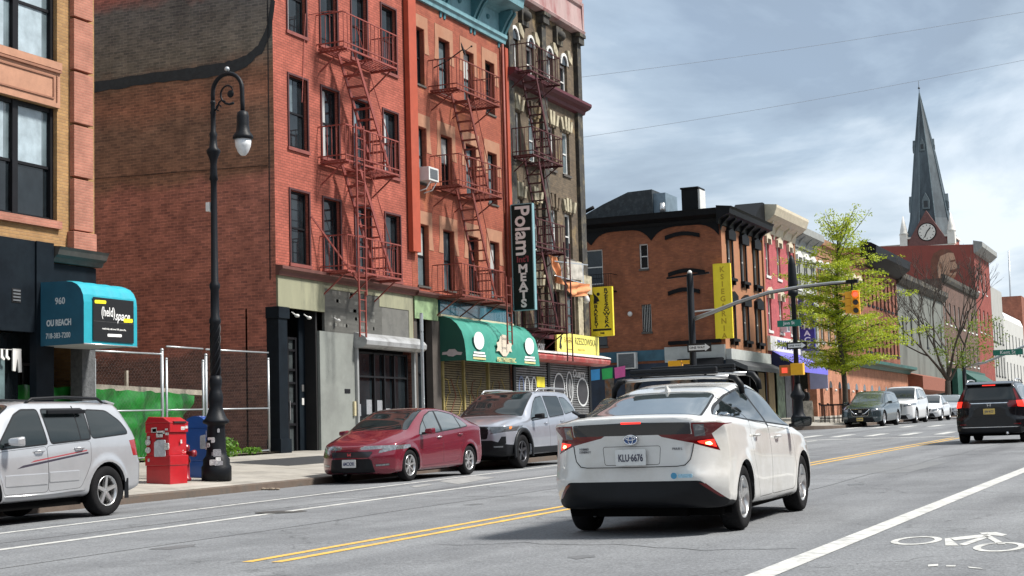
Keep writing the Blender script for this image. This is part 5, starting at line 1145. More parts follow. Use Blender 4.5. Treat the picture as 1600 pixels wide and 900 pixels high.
# ---------------------------------------------------------------- fire escapes
def fire_escape(label, Y0, Y1, levels, out, m, stairs, ladders=(), rail=.95, pitch=.21, stub=None):
    t = thing('fire_escape', label, 'fire escape', (BX, Y0, levels[-1]))
    for z in levels:
        b = MB(); b.fb(F0, Y0, Y1, z-.05, z+.0, out-.05, out); b.fb(F0, Y0, Y1, z-.05, z, .05, .1); b.fb(F0, Y0, Y0+.05, z-.05, z, .1, out-.05); b.fb(F0, Y1-.05, Y1, z-.05, z, .1, out-.05)
        st = [s for s in stairs if abs(s[0]-z) < .2]
        k = 0.12
        while k < out-.08:
            # slats run along the balcony, open over the stair hatch
            segs = [(Y0+.05, Y1-.05)]
            for s in st: segs = [(Y0+.05, s[1]-.15), (s[1]+.95, Y1-.05)] if k > .2 else segs
            for (p, q) in segs:
                if q > p: b.fb(F0, p, q, z-.02, z-.005, k, k+.05)
            k += .105
        p = b.build('platform', m, t)
        for y in (Y0+.12, (Y0+Y1)/2, Y1-.12): br = MB(); br.bar(F0.P(y, z-.05, out-.1), F0.P(y, z-.62, .02), .035, .035); br.fb(F0, y-.025, y+.025, z-.10, z-.052, .0, out+.05); br.build('bracket', m, t)
        r = MB()
        for zz in (z+rail, z+rail*.55 if pitch > .3 else z+.12):
            r.bar(F0.P(Y0, zz, out), F0.P(Y1, zz, out), .03, .03); r.bar(F0.P(Y0, zz, .0), F0.P(Y0, zz, out), .03, .03); r.bar(F0.P(Y1, zz, .0), F0.P(Y1, zz, out), .03, .03)
        n = int((Y1-Y0)/pitch)
        for i in range(n+1): y = Y0+(Y1-Y0)*i/n; r.bar(F0.P(y, z, out), F0.P(y, z+rail, out), .016, .016)
        for i in range(1, 6): c = out*i/6; r.bar(F0.P(Y0, z, c), F0.P(Y0, z+rail, c), .016, .016); r.bar(F0.P(Y1, z, c), F0.P(Y1, z+rail, c), .016, .016)
        r.build('railing', m, t)
    for (zt_, ya, zb_, yb) in stairs:
        b = MB(); c0, c1 = out-.62, out-.10
        for c in (c0, c1): b.bar(F0.P(ya, zt_+.02, c), F0.P(yb, zb_, c), .035, .11)
        n = 11
        for i in range(1, n): f = i/n; y, z = ya+(yb-ya)*f, zt_+(zb_-zt_)*f; b.fb(F0, y-.10, y+.10, z-.012, z+.012, c0, c1)
        b.build('stair', m, t)
        h = MB(); s = 1 if yb > ya else -1
        h.tube([F0.P(ya+.1*s, zt_+.75, c1+.02), F0.P(yb, zb_+.80, c1+.02)], .013, 5); h.tube([F0.P(ya+.9*s, zt_-.35, c1), F0.P(ya+1.0*s, zt_-.0, c1+.02)], .010, 4); h.tube([F0.P(yb-.6*s, zb_+.75, c1), F0.P(yb-.55*s, zb_+1.3, c1+.02)], .010, 4); h.build('handrail', m, t)
    for (y, z1, z0, wd, c) in ladders:
        b = MB(); b.bar(F0.P(y, z1, c), F0.P(y, z0, c), .04, .04); b.bar(F0.P(y+wd, z1, c), F0.P(y+wd, z0, c), .04, .04); k = z0+.12
        while k < z1: b.bar(F0.P(y, k, c), F0.P(y+wd, k, c), .02, .02); k += .30
        b.build('ladder', m, t)
    return t
fe1 = fire_escape('dull red fire escape with long drop ladder on the bright red building', 36.4, 39.45, [12.05, 8.92, 5.90], .86, M_rust, [(12.05, 37.15, 8.92, 39.1), (8.92, 37.25, 5.90, 39.1)], [(36.85, 9.95, 5.25, .42, .93), (36.92, 5.35, 4.1, .34, .9)])
b = MB(); b.bar(F0.P(35.9, 7.35, .05), F0.P(37.0, 5.6, .85), .04, .04); b.build('brace', M_rust, fe1)
b = MB(); b.tube([F0.P(36.35, 12.95, .98), F0.P(36.2, 13.0, .5), F0.P(35.95, 12.9, .02)], .012, 5); b.tube([F0.P(35.8, 12.9, .03), F0.P(35.55, 10.4, .03)], .012, 5); b.build('stay_rod', M_rust, fe1)
fe2 = fire_escape('rusty red fire escape on the orange brick building above the green awning', 43.1, 46.3, [12.20, 9.15, 5.72], 1.0, M_rust2, [(12.20, 43.95, 9.15, 45.5), (9.15, 44.15, 5.72, 45.8)], [(46.12, 6.5, 4.3, .36, 1.12)])
fe3 = fire_escape('dark maroon fire escape on the ornate sooty brown building', 49.12, 51.8, [14.02, 11.05, 7.85, 5.02], .93, mat('maroon_iron', (.075, .018, .020), .6, .2, var=.3, vscale=5), [(14.02, 49.75, 11.05, 51.1), (11.05, 49.75, 7.85, 51.1), (7.85, 49.75, 5.02, 51.2)], [(51.5, 8.2, 3.95, .5, 1.0)])
# ================================================================= orange brick building with the teal cornice
M_b2 = brick('orange_brick', (.34, .092, .055), (.27, .070, .044), (.22, .085, .055), bw=.2, bh=.066, stain_amt=.35, stain=(.27, .07, .035), patch=(.5, (.40, .14, .065), .5))
M_tan = mat('tan_lintel_stone', (.33, .165, .10), .85, var=.14, vscale=3, dirt=(.32, .14, .08), dscale=1.2)
M_teal = mat('pale_blue_green_cornice', (.15, .30, .34), .6, var=.16, vscale=4, dirt=(.09, .19, .22), dscale=1.6)
M_teald = mat('deep_teal_cornice', (.05, .16, .19), .6, var=.2, vscale=4)
def orange_building():
    Y0, Y1, ZT = 41.74, 48.88, 16.9
    t = bldg('brick_building', 'orange brick building with a pale teal bracketed cornice above the green awning', Y0)
    cols = [(42.12, 42.86), (43.88, 44.64), (45.68, 46.44), (47.36, 48.08)]; rows = [(5.98, 7.88), (9.18, 10.93), (12.28, 14.08)]
    holes = [(a, b_, z0, z1) for a, b_ in cols for z0, z1 in rows]
    wall(F0, Y0, Y1, 5.7, ZT, holes, .20, 'wall', M_b2, t); solid(BX-13, BX, Y0+.01, Y1, .5, ZT, 'side_wall', M_b1s, t)
    for i, (a, b_) in enumerate(cols):
        for j, (z0, z1) in enumerate(rows):
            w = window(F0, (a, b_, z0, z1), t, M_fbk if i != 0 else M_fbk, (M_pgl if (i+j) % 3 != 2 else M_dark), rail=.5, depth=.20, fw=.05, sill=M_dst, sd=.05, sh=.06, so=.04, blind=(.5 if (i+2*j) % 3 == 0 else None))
            s = MB(); e = .26; s.prism(F0, [(a-e, z1-.30), (a-e, z1+.42), (b_+e, z1+.42), (b_+e, z1-.30), (b_+e+.08, z1-.75), (b_+.02, z1-.75), (b_+.02, z1+.02), (a-.02, z1+.02), (a-.02, z1-.75), (a-e-.08, z1-.75)], -.01, .014); s.build('lintel', M_tan, w)
    # cornice
    z = 14.95
    c = cornice(F0, Y0-.05, Y1+.02, [(0, z), (.10, z), (.12, z+.12), (.18, z+.18), (.18, z+.30), (.06, z+.34), (.06, z+1.0), (.16, z+1.06), (.60, z+1.12), (.82, z+1.18), (.86, z+1.45), (.98, z+1.55), (.98, z+1.7), (0, z+1.75)], 'cornice', M_teal, t, brackets=4, bw=.13, bh=1.25, bd=.56, ztop=z+1.06, m2=M_teald, pairs=True)
    b = MB(); b.fb(F0, Y0, Y1, z+.36, z+.98, .06, .075); b.build('frieze_panel', M_teal, c)
    for y in (43.0, 45.3, 47.5): d = MB(); d.ball(F0.P(y, z+.67, .09), .09, 10, 6); d.build('rosette', M_teald, c)
    b = MB(); b.fb(F0, Y1-.17, Y1+.05, 5.6, 14.8, .01, .17); b.build('downspout', mat('orange_red_casing', (.36, .065, .03), .6, var=.12), t)
    b = MB(); b.tube([F0.P(48.62, 14.9, .1), F0.P(48.6, 5.4, .1)], .05, 8); b.build('drain_pipe', M_rust2, t)
    # dish
    d = MB(); yd, zd = atX(722, 78, -21.15); cpt = Vector((-21.15, yd, zd)); ax = Vector((.88, .28, .30)).normalized(); u = ax.orthogonal().normalized(); v = ax.cross(u); vs = []; n = 18
    for k, (r, h) in enumerate(((.01, 0), (.10, .008), (.19, .03), (.25, .055))):
        for q in range(n): a = 2*math.pi*q/n; vs.append(cpt+(u*math.cos(a)+v*math.sin(a))*r+ax*h)
    d.add(vs, [(k*n+q, k*n+(q+1) % n, (k+1)*n+(q+1) % n, (k+1)*n+q) for k in range(3) for q in range(n)], True); ds = d.build('satellite_dish', M_fbk, None)
    a_ = MB(); a_.tube([F0.P(yd-.35, zd-.55, .0), F0.P(yd-.2, zd-.35, .4), cpt], .02, 6); a_.tube([cpt-u*.2, cpt+ax*.3], .012, 5); a_.ball(cpt+ax*.32, .035, 8, 5); a_.build('dish_arm', M_fbk, ds)
    tag(ds, 'black satellite dish on an arm beside the top fire escape balcony', 'satellite dish')
    # patina strip, sign band, shop bays
    b = MB(); b.sweep([(0, 5.64), (.16, 5.64), (.22, 5.72), (.22, 5.78), (0, 5.82)], Y0, Y1, F0); b.build('shop_cornice', mat('brown_painted_cornice', (.11, .04, .032), .7, var=.25), t)
    b = MB(); b.fb(F0, Y0+.02, 43.30, 4.95, 5.64, 0, .05); b.build('patina_fascia', mat('green_patina', (.22, .32, .17), .8, var=.25, vscale=2.5, dirt=(.10, .15, .08), dscale=1.8), t)
    b = MB(); b.fb(F0, 43.36, Y1, 5.18, 5.62, 0, .10); b.build('sign_band', mat('glossy_teal_band', (.012, .075, .105), .18, var=.5, vscale=.7, coat=.8), t)
    b = MB(); b.fb(F0, 43.36, Y1, 5.10, 5.17, 0, .12); b.build('band_trim', mat('cream_trim', (.5, .45, .32), .7, var=.1), t)
    b = MB(); b.fb(F0, Y0, 42.0, .9, 4.95, -.3, -.02); b.fb(F0, 42.9, 43.45, .9, 4.95, -.2, .03); b.build('pier', mat('dark_brown_pier', (.065, .055, .048), .8, var=.2), t)
    b = MB(); b.fb(F0, 42.0, 42.9, .9, 4.95, -.35, -.3); sd = b.build('side_door', M_dark, t)
    b = MB(); [b.fb(F0, a, a+.05, .95, 4.9, -.3, -.25) for a in (42.0, 42.43, 42.85)]; [b.fb(F0, 42.0, 42.9, q, q+.05, -.3, -.25) for q in (.95, 2.2, 3.3, 3.9)]; b.build('door_frame', M_trim, sd)
    Ms = mat('gold_scrawled_shutter', (.185, .15, .085), .65, .2, var=.35, vscale=2.2, stretch=(1, 1, .6), dirt=(.055, .05, .045), dscale=2.2)
    for k, a in enumerate((43.62, 45.10, 46.95)):
        a1 = a+1.32 if k == 0 else a+1.65
        sh = MB(); z = .95
        while z < 4.0: sh.sweep([(-.02, z), (.015, z+.015), (.015, z+.05), (-.02, z+.065)], a, a1, F0, ends=False); z += .075
        sh.build('roller_shutter', Ms, t)
        for q_ in range(3):
            sc_ = MB(); sc_.tube([F0.P(a+.25+.42*q_+.18*math.sin(j*1.3+q_+k*2), 1.5+.22*j+.1*math.sin(j*2.9+q_), .025) for j in range(9)], .014, 4); sc_.build('graffiti', mat('spray_gold', (.30, .22, .06), .6, var=.3) if q_ != 1 else mat('spray_rust', (.16, .05, .03), .6, var=.3), t)
        fr = MB(); fr.fb(F0, a-.10, a, .9, 4.1, -.05, .06); fr.build('shutter_rail', mat('yellow_rail', (.25, .20, .07), .7, var=.3), t)
    b = MB(); b.fb(F0, 43.45, Y1, .9, 5.1, -.10, -.06); b.build('shop_back', mat('shutter_dark', (.03, .025, .02), .8, var=.2), t)
orange_building()
# green awning
def green_awning():
    Y0, Y1 = 43.42, 49.12; zw, zb_, o = 5.12, 3.70, .90; t = thing('shop_awning', 'green canvas shop awning with white ovals and a cream crest', 'awning', (BX, Y0, zb_))
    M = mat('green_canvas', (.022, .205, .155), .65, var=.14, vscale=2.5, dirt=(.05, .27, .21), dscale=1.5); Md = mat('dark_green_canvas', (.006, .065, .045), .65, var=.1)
    prof = [(.10, zw), (.40, zw-.10), (.62, zw-.28), (.78, zw-.52), (.86, zw-.80), (.90, zw-1.1), (.92, zb_)]
    def dp(y, q): return prof[q][0]
    b = MB(); N = 24; vs = []
    for k in range(N+1):
        y = Y0+(Y1-Y0)*k/N; wob = .02*math.sin(k*1.1)+.012*math.sin(k*2.3+1)
        for (c, z) in prof: vs.append((BX+.0+c+wob*(c-.1), y, z+wob*.5))
    L = len(prof); b.add(vs, [(k*L+q, k*L+q+1, (k+1)*L+q+1, (k+1)*L+q) for k in range(N) for q in range(L-1)], True); b.build('canopy', M, t)
    for y, s in ((Y0, .01), (Y1, -.01)):
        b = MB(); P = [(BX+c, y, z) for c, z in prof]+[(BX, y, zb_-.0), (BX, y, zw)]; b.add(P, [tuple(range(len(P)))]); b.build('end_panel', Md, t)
    b = MB(); b.tube([(BX+.92, Y0, zb_), (BX+.92, Y1, zb_)], .015, 5); b.build('hem', mat('awning_edge', (.05, .3, .2), .6, var=0), t)
    Ff = Fr((BX+.935, 0, 0), (0, 1, 0), (-.05, 0, 1), (1, 0, .05)); Mw = mat('awning_white_print', (.72, .73, .72), .7, var=.06); Mc = mat('awning_cream_print', (.58, .52, .42), .7, var=.1, vscale=8); Mg = mat('awning_yellow_print', (.55, .52, .25), .7, var=.1)
    def el(cy, cz, ry, rz, n=24): return [(cy+ry*math.cos(2*math.pi*k/n), cz+rz*math.sin(2*math.pi*k/n)) for k in range(n)]
    def fy(px, py): return atX(px, py, BX+.93)
    def PP(pts, m, nm, d=.0): 
        b = MB(); b.prism(Fr((BX+.0, 0, 0), (0, 1, 0), (0, 0, 1), (1, 0, 0)), pts, .925+d, .94+d); return b.build(nm, m, t)
    for y in (44.35, 48.30):
        PP(el(y, 4.34, .37, .28), Mw, 'oval_emblem')
        for k in range(3): PP([(y-.40-.06*(k > 0), 3.99-.09*k), (y+.40+.06*(k > 0), 3.99-.09*k), (y+.40+.06*(k > 0), 3.93-.09*k), (y-.40-.06*(k > 0), 3.93-.09*k)], Mw if k < 2 else Mg, 'text_block')
    cy = 46.25; PP([(cy-.28, 4.55), (cy-.12, 4.62), (cy+.12, 4.62), (cy+.30, 4.54), (cy+.40, 4.38), (cy+.62, 4.36), (cy+.52, 4.22), (cy+.60, 4.08), (cy+.40, 4.10), (cy+.30, 4.02), (cy+.12, 3.92), (cy-.12, 3.92), (cy-.30, 4.02), (cy-.40, 4.08), (cy-.62, 4.06), (cy-.52, 4.20), (cy-.60, 4.34), (cy-.40, 4.38)], Mc, 'crest')
    text('MEAT MARKET INC.', .20, F0, cy+.15, 3.80, .945, 'lettering', Mg, t, bold=.006, sx=.85)
    Fs = side(Y0-.012); b = MB(); b.prism(Fs, [(BX+.12, 3.98), (BX+.28, 3.99), (BX+.35, 4.06), (BX+.55, 4.06), (BX+.64, 3.97), (BX+.80, 3.95), (BX+.76, 3.86), (BX+.60, 3.88), (BX+.48, 3.83), (BX+.32, 3.85), (BX+.26, 3.90), (BX+.10, 3.90)], 0, .006); b.build('crest', mat('grey_pink_print', (.42, .36, .36), .7, var=.15), t)
green_awning()
# ================================================================= ornate brown building
M_b3 = brick('sooty_brown_brick', (.155, .115, .075), (.105, .08, .055), (.12, .10, .08), bw=.22, bh=.075, stain_amt=.75, stain=(.035, .03, .026), patch=(.7, (.25, .18, .09), .6))
M_pale = mat('pale_weathered_stone', (.40, .355, .25), .85, var=.25, vscale=3, dirt=(.10, .085, .06), dscale=2)
M_pink = mat('flaking_pink_parapet', (.38, .27, .26), .85, var=.18, vscale=3, dirt=(.24, .085, .085), dscale=1.5, stretch=(1, 1, .28))
M_mar = mat('maroon_cornice', (.085, .013, .022), .6, var=.2)
M_soot = mat('soot_black_stone', (.035, .033, .030), .85, var=.4, vscale=4, dirt=(.13, .11, .07), dscale=3)
def ornate_building():
    Y0, Y1, ZT = 48.9, 56.02, 16.95; t = bldg('stone_building', 'ornate sooty brown building with arched white windows and a flaking pink parapet', Y0)
    cols = [(49.50, 50.22), (50.95, 51.62), (52.70, 53.36), (54.10, 54.80)]; rows = [(5.02, 6.62), (7.95, 9.66), (11.15, 12.78)]
    holes = [(a, b_, z0, z1) for a, b_ in cols for z0, z1 in rows]+[(a, b_, 14.12, 15.40) for a, b_ in cols]
    wall(F0, Y0, Y1, 4.9, ZT, holes, .2, 'wall', M_b3, t); solid(BX-13, BX, Y0, Y1, .6, ZT+1.0, 'side_wall', M_b3, t)
    for i, (a, b_) in enumerate(cols):
        for j, (z0, z1) in enumerate(rows+[(14.12, 15.40)]):
            top = j == 3
            w = window(F0, (a, b_, z0, z1), t, M_fwh if j else M_fbk, M_pgl if (i+j) % 2 else M_dark, rail=.5, depth=.16, fw=.085, sill=M_dst if j else M_pale, sd=.06, sh=.09)
            c = (a+b_)/2
            if top:
                r = (b_-a)/2; n = 10; ar = MB(); P = [(c+r*1.02*math.cos(math.pi*k/n), z1+r*1.25*math.sin(math.pi*k/n)) for k in range(n+1)]
                ar.prism(F0, P, -.05, .02); ar.build('arch_light', M_dark, w); h = MB()
                for k in range(n):
                    p = [(c+q*math.cos(math.pi*s/n), z1+q*1.25*math.sin(math.pi*s/n)) for q, s in ((r*.80, k), (r*1.05, k), (r*1.05, k+1), (r*.80, k+1))]; h.prism(F0, p, .02, .07)
                h.build('arch_frame', M_fwh, w)
                k_ = MB(); k_.prism(F0, [(c+.32, z1+.25), (c+.62, z1+.1), (c+.66, z1+.35), (c+.40, z1+.62), (c+.2, z1+.6)], .0, .12); k_.build('keystone', M_pale, w)
            else:
                k_ = MB(); random.seed(i*7+j)
                for d in (-.42, -.12, .12, .42): k_.prism(F0, [(c+d-.09, z1+.06), (c+d+.09, z1+.06), (c+d*1.35+.10, z1+.62-abs(d)*.3), (c+d*1.35-.10, z1+.62-abs(d)*.3)], 0, .07+.04*random.random())
                k_.build('lintel_stones', M_pale if (i+j) % 3 else M_b3, w)
    for a in (48.95, 51.95, 55.45):
        b = MB(); b.fb(F0, a, a+.5, 4.9, 13.75, 0, .14); b.build('pilaster', M_soot, t)
        b = MB(); b.fb(F0, a+.06, a+.44, 14.1, 16.45, 0, .18); b.fb(F0, a-.02, a+.52, 16.45, 16.72, 0, .30); b.fb(F0, a-.06, a+.56, 16.72, 16.85, 0, .36); b.build('column', M_soot, t)
    for y in (50.6, 53.8): b = MB(); b.fb(F0, y-.3, y+.3, 16.0, 16.7, 0, .16); b.ball(F0.P(y, 16.35, .2), .2, 10, 6); b.build('carved_bracket', M_soot, t)
    cornice(F0, Y0-.02, Y1+.12, [(0, 13.70), (.16, 13.74), (.2, 13.85), (.38, 13.92), (.46, 14.02), (.46, 14.12), (0, 14.16)], 'belt_cornice', M_mar, t)
    b = MB(); n = 14
    b.sweep([(0, 16.86), (.30, 16.90), (.34, 17.0), (.20, 17.12), (.16, 18.0), (.24, 18.05), (.26, 18.15), (0, 18.2)], Y0, Y1+.05, F0); b.build('parapet', M_pink, t)
    b = MB(); b.prism(F0, [(Y1-.45, 18.2), (Y1+.1, 18.2), (Y1+.3, 18.75), (Y1+.18, 18.7), (Y1-.1, 18.45)], -.2, .2); b.fb(F0, Y1+.05, Y1+.22, 17.1, 18.2, -.1, .22); b.build('parapet_scroll', M_pink, t)
    # lower part
    b = MB(); b.fb(F0, Y0, Y1, 4.80, 4.95, 0, .2); b.build('shop_cornice', M_mar, t)
    b = MB(); b.fb(F0, 54.95, Y1-.02, 5.0, 7.9, .0, .10); b.fb(F0, 55.0, Y1+.1, 6.7, 7.4, .10, .22); b.build('stone_facing', M_pale, t)
    Mg = mat('grey_shutter', (.20, .205, .21), .5, .4, var=.15, vscale=3, dirt=(.10, .10, .105), dscale=2.5); k0 = None
    for (a, a1) in ((49.15, 51.9), (52.1, 55.95)):
        sh = MB(); z = 1.0
        while z < 3.95: sh.sweep([(-.02, z), (.015, z+.02), (.015, z+.055), (-.02, z+.075)], a, a1, F0, ends=False); z += .085
        s = sh.build('roller_shutter', Mg, t); k0 = s
    MW = mat('spray_white', (.52, .54, .55), .6, var=.2); MK = mat('spray_black', (.03, .03, .035), .6, var=.2); MB2 = mat('spray_blue', (.10, .14, .26), .6, var=.3)
    def blob(cy, cz, ry, rz, t_, m, d=.025, holes=True):
        n = 22; b = MB()
        if holes:
            for k in range(n):
                a_, c_ = 2*math.pi*k/n, 2*math.pi*(k+1)/n
                b.prism(F0, [(cy+ry*math.cos(a_), cz+rz*math.sin(a_)), (cy+ry*math.cos(c_), cz+rz*math.sin(c_)), (cy+(ry-t_)*math.cos(c_), cz+(rz-t_)*math.sin(c_)), (cy+(ry-t_)*math.cos(a_), cz+(rz-t_)*math.sin(a_))], d, d+.004)
        else: b.prism(F0, [(cy+ry*math.cos(2*math.pi*k/n), cz+rz*math.sin(2*math.pi*k/n)) for k in range(n)], d, d+.003)
        return b
    for cy, cz, ry, rz in ((53.0, 3.0, .55, .62), (54.0, 3.1, .34, .60), (55.3, 2.95, .6, .55)):
        blob(cy, cz, ry, rz, .05, MK, .018, False).build('graffiti', MK, t); blob(cy, cz, ry, rz, .07, MW, .023).build('graffiti', MW, t)
    blob(54.02, 3.05, .12, .36, .05, MW, .027).build('graffiti', MW, t)
    for cy in (49.6, 50.1, 50.7, 51.3): blob(cy, 3.0, .24, .42, .07, MW, .02).build('graffiti', MW if int(cy*10) % 2 else MB2, t)
    text('Quarry', .42, F0, 54.95, 3.62, .026, 'graffiti', MW, t, bold=.01, shear=.3)
    b = MB(); b.fb(F0, 50.9, 51.6, 3.05, 3.42, .02, .05); b.build('notice', mat('yellow_notice', (.72, .62, .03), .5, var=.1), t)
    for a in (48.9, 51.9, 55.95): b = MB(); b.fb(F0, a, a+.2, .9, 4.0, -.05, .05); b.build('shutter_rail', M_trim, t)
    for (a, a1) in ((49.0, 51.6),): b = MB(); b.fb(F0, a, a1, 4.2, 4.8, .02, .08); b.build('painted_fascia', M_soot, t)
    text('Wow', .5, F0, 51.0, 4.52, .085, 'graffiti', MW, t, bold=.01, shear=.2)
    return t
ornate_building()
# red canopy box and yellow bakery fascia
b = MB(); b.sweep([(.0, 3.95), (.40, 3.95), (.62, 4.0), (.66, 4.12), (.60, 4.22), (.30, 4.30), (0, 4.32)], 49.0, 56.75, F0)
o = b.build('shutter_canopy', mat('faded_red_canopy', (.36, .055, .05), .55, var=.2, vscale=2, dirt=(.42, .22, .20), dscale=1.2)); tag(o, 'faded red metal canopy box above the graffiti covered grey shutters', 'canopy')
b = MB(); b.sweep([(.28, 4.315), (.34, 4.345), (.64, 4.26), (.67, 4.215), (.60, 4.235)], 49.0, 56.76, F0); b.build('canopy_edge', mat('dusty_white_edge', (.55, .52, .5), .7, var=.2), o)
M_ylw = mat('sign_yellow', (.78, .62, .03), .45, var=.06, vscale=3); M_ylp = mat('faded_sign_yellow', (.72, .66, .15), .5, var=.12, vscale=2); M_ink = mat('sign_black', (.008, .007, .008), .5, var=0)
t = thing('shop_sign', 'long yellow bakery fascia sign above the faded red canopy', 'sign', (BX, 52.2, 4.4))
b = MB(); b.fb(F0, 52.25, 56.45, 4.36, 5.06, .22, .30); b.build('sign_board', M_ylp, t)
text('RZESZOWSKA', .36, F0, 55.05, 4.80, .302, 'lettering', M_ink, t, sx=.92); text('BAKERY', .30, F0, 53.35, 4.80, .302, 'lettering', mat('sign_brown', (.35, .22, .03), .5, var=0), t, sx=.8)
text('Bakery & Deli', .12, F0, 54.6, 4.5, .302, 'lettering', mat('sign_brown', (.35, .22, .03), .5, var=0), t)
b = MB(); b.prism(F0, [(52.45, 4.5), (52.62, 4.42), (52.7, 4.55), (52.62, 4.68), (52.75, 4.9), (52.62, 4.95), (52.5, 4.72)], .30, .306); b.build('emblem', M_ink, t)
# blade signs hung at right angles to the facades
def blade(name, label, Y, X0, X1, z0, z1, m, edge, fn, th=.14):
    t = thing(name, label, 'sign', (X0, Y, z0)); Fs = side(Y); b = MB(); b.fb(Fs, X0, X1, z0, z1, -th, 0); b.build('sign_box', m, t)
    e = MB(); e.fb(Fs, X1, X1+.035, z0-.02, z1+.02, -th-.02, .02); e.fb(Fs, X0-.03, X0, z0-.02, z1+.02, -th-.02, .02); e.fb(Fs, X0, X1, z1, z1+.03, -th-.01, .01); e.fb(Fs, X0, X1, z0-.03, z0, -th-.01, .01); e.build('sign_edge', edge, t)
    a = MB()
    for z in (z0+.3, z1-.3): a.bar((BX, Y+th/2, z), (X0, Y+th/2, z), .04, .04)
    a.build('arm', M_fbk, t); fn(t, Fs); return t
M_dgr = mat('sign_dark_green', (.004, .016, .015), .5, var=.1, spec=.2); M_swh = mat('sign_white', (.72, .72, .70), .5, var=.05)
def f(t, Fs):
    text('Polam', .76, Fs, -21.40, 8.34, .004, 'lettering', M_swh, t, bold=.018, sx=.93, rot=-math.pi/2)
    text('Int\'l', .28, Fs, -21.40, 7.34, .004, 'lettering', mat('sign_dull_red', (.20, .03, .045), .5, var=0), t, bold=.008, sx=1.1)
    for k, c in enumerate('MEATS'): text(c, .38, Fs, -21.40, 7.02-.298*k, .004, 'lettering', M_swh, t, bold=.016, sx=1.2)
blade('blade_sign', 'tall dark green vertical meat shop sign hung between two fire escapes', 48.7, -21.77, -21.02, 5.62, 9.24, M_dgr, mat('pale_teal_edge', (.18, .33, .36), .4, var=0), f)
def f(t, Fs):
    for k, c in enumerate('RZESZOWSKA'): text(c, .185, Fs, -21.28, 6.86-.153*k, .004, 'lettering', M_ink, t, bold=.006, sx=1.45)
    for k, c in enumerate('BAKERY'): text(c, .185, Fs, -21.72, 6.25-.153*k, .004, 'lettering', M_ink, t, bold=.006, sx=1.3)
    b = MB(); b.fb(Fs, -21.86, -21.10, 5.30, 5.38, .002, .006); b.build('text_strip', M_ink, t)
    text('948', .11, Fs, -21.48, 5.20, .004, 'lettering', M_ink, t, bold=.004)
    b = MB(); b.prism(Fs, [(-21.84, 6.92), (-21.78, 6.75), (-21.62, 6.6), (-21.55, 6.45), (-21.68, 6.42), (-21.60, 6.36), (-21.80, 6.36), (-21.78, 6.6)], .002, .008); b.ball(Fs.P(-21.6, 6.72, .0), .07, 8, 5, (1, .1, 1)); b.build('emblem', M_ink, t)
blade('blade_sign', 'yellow bakery sign with black stacked letters at the corner of the ornate brown building', 56.3, -21.90, -21.06, 5.12, 6.97, M_ylw, M_ylw, f, .10)
# orange cloth and laundry on the lowest balcony
def cloth(name, label, pts, m, cat, amp=.05, nu=10, nv=12, seed=1):
    """hanging cloth between four corners (tl, tr, br, bl), creased"""
    random.seed(seed); b = MB(); tl, tr, br, bl = [Vector(p) for p in pts]; nrm = (tr-tl).cross(bl-tl).normalized(); vs = []
    for j in range(nv+1):
        for i in range(nu+1):
            u, v = i/nu, j/nv; p = (tl*(1-u)+tr*u)*(1-v)+(bl*(1-u)+br*u)*v
            p = p+nrm*(amp*math.sin(u*9+seed+v*2.2)+amp*.5*math.sin(v*11+u*4+seed))*(.4+.6*v); vs.append(p)
    off = len(vs); vs += [p+nrm*.008 for p in vs]; W = nu+1
    fs = [(j*W+i, j*W+i+1, (j+1)*W+i+1, (j+1)*W+i) for j in range(nv) for i in range(nu)]; fs += [tuple(off+k for k in f[::-1]) for f in fs]
    b.add(vs, fs, True); o = b.build(name, m, fix=False); return tag(o, label, cat)
M_or = mat('orange_cloth', (.62, .25, .11), .85, var=.2, vscale=5)
P3 = lambda px, py, X: Vector((X, *atX(px, py, X)))
cloth('orange_cloth', 'orange cloth hanging straight down from the maroon balcony', [P3(857, 398, -21.3), P3(870, 402, -21.2), P3(884, 448, -21.2), P3(868, 440, -21.3)], M_or, 'cloth', .10, seed=3)
cloth('orange_cloth', 'crumpled orange cloth blowing out at the building corner', [P3(888, 440, -21.1), P3(920, 444, -20.9), P3(918, 462, -20.9), P3(890, 464, -21.1)], M_or, 'cloth', .14, seed=8)
cloth('grey_sheet', 'stained grey sheet tied behind the drying rail at the building corner', [P3(885, 405, -21.6), P3(912, 412, -21.5), P3(912, 438, -21.5), P3(888, 436, -21.6)], mat('dirty_white_sheet', (.38, .36, .32), .9, var=.3, vscale=3), 'sheet', .03, seed=5)
b = MB()
for (p, q) in (((866, 408), (918, 414)), ((866, 430), (922, 446)), ((878, 410), (878, 436)), ((910, 412), (912, 444))): b.bar(P3(*p, -21.2), P3(*q, -21.0), .035, .035)
tag(b.build('drying_rack', M_alloy), 'thin grey drying rack sticking out past the maroon fire escape', 'drying rack')
b = MB(); b.lathe([(.03, .28), (.05, .22), (.12, .1), (.13, 0), (.08, -.08), (.001, -.1)], tuple(P3(916, 470, -21.2)), n=14); tag(b.build('globe_lamp', M_fwh), 'white globe lamp hanging under the crumpled orange cloth', 'lamp')
def ac(name, label, Y, z, w=.66, h=.42, d=.42, F=F0):
    t = thing(name, label, 'air conditioner', tuple(F.P(Y, z, 0))); b = MB(); b.fb(F, Y, Y+w, z, z+h, -.1, d); b.build('case', mat('ac_case', (.58, .59, .58), .5, var=.1), t, bevel=.012)
    g = MB(); g.fb(F, Y+.08, Y+w-.08, z+.06, z+h-.06, d, d+.008); g.build('grille', mat('ac_grille', (.09, .10, .11), .5, var=.5, vscale=3, stretch=(1, 1, 60)), t)
    return t
t = ac('air_conditioner', 'white window air conditioner on a bracket in the orange brick building', 42.18, 9.20); s = MB()
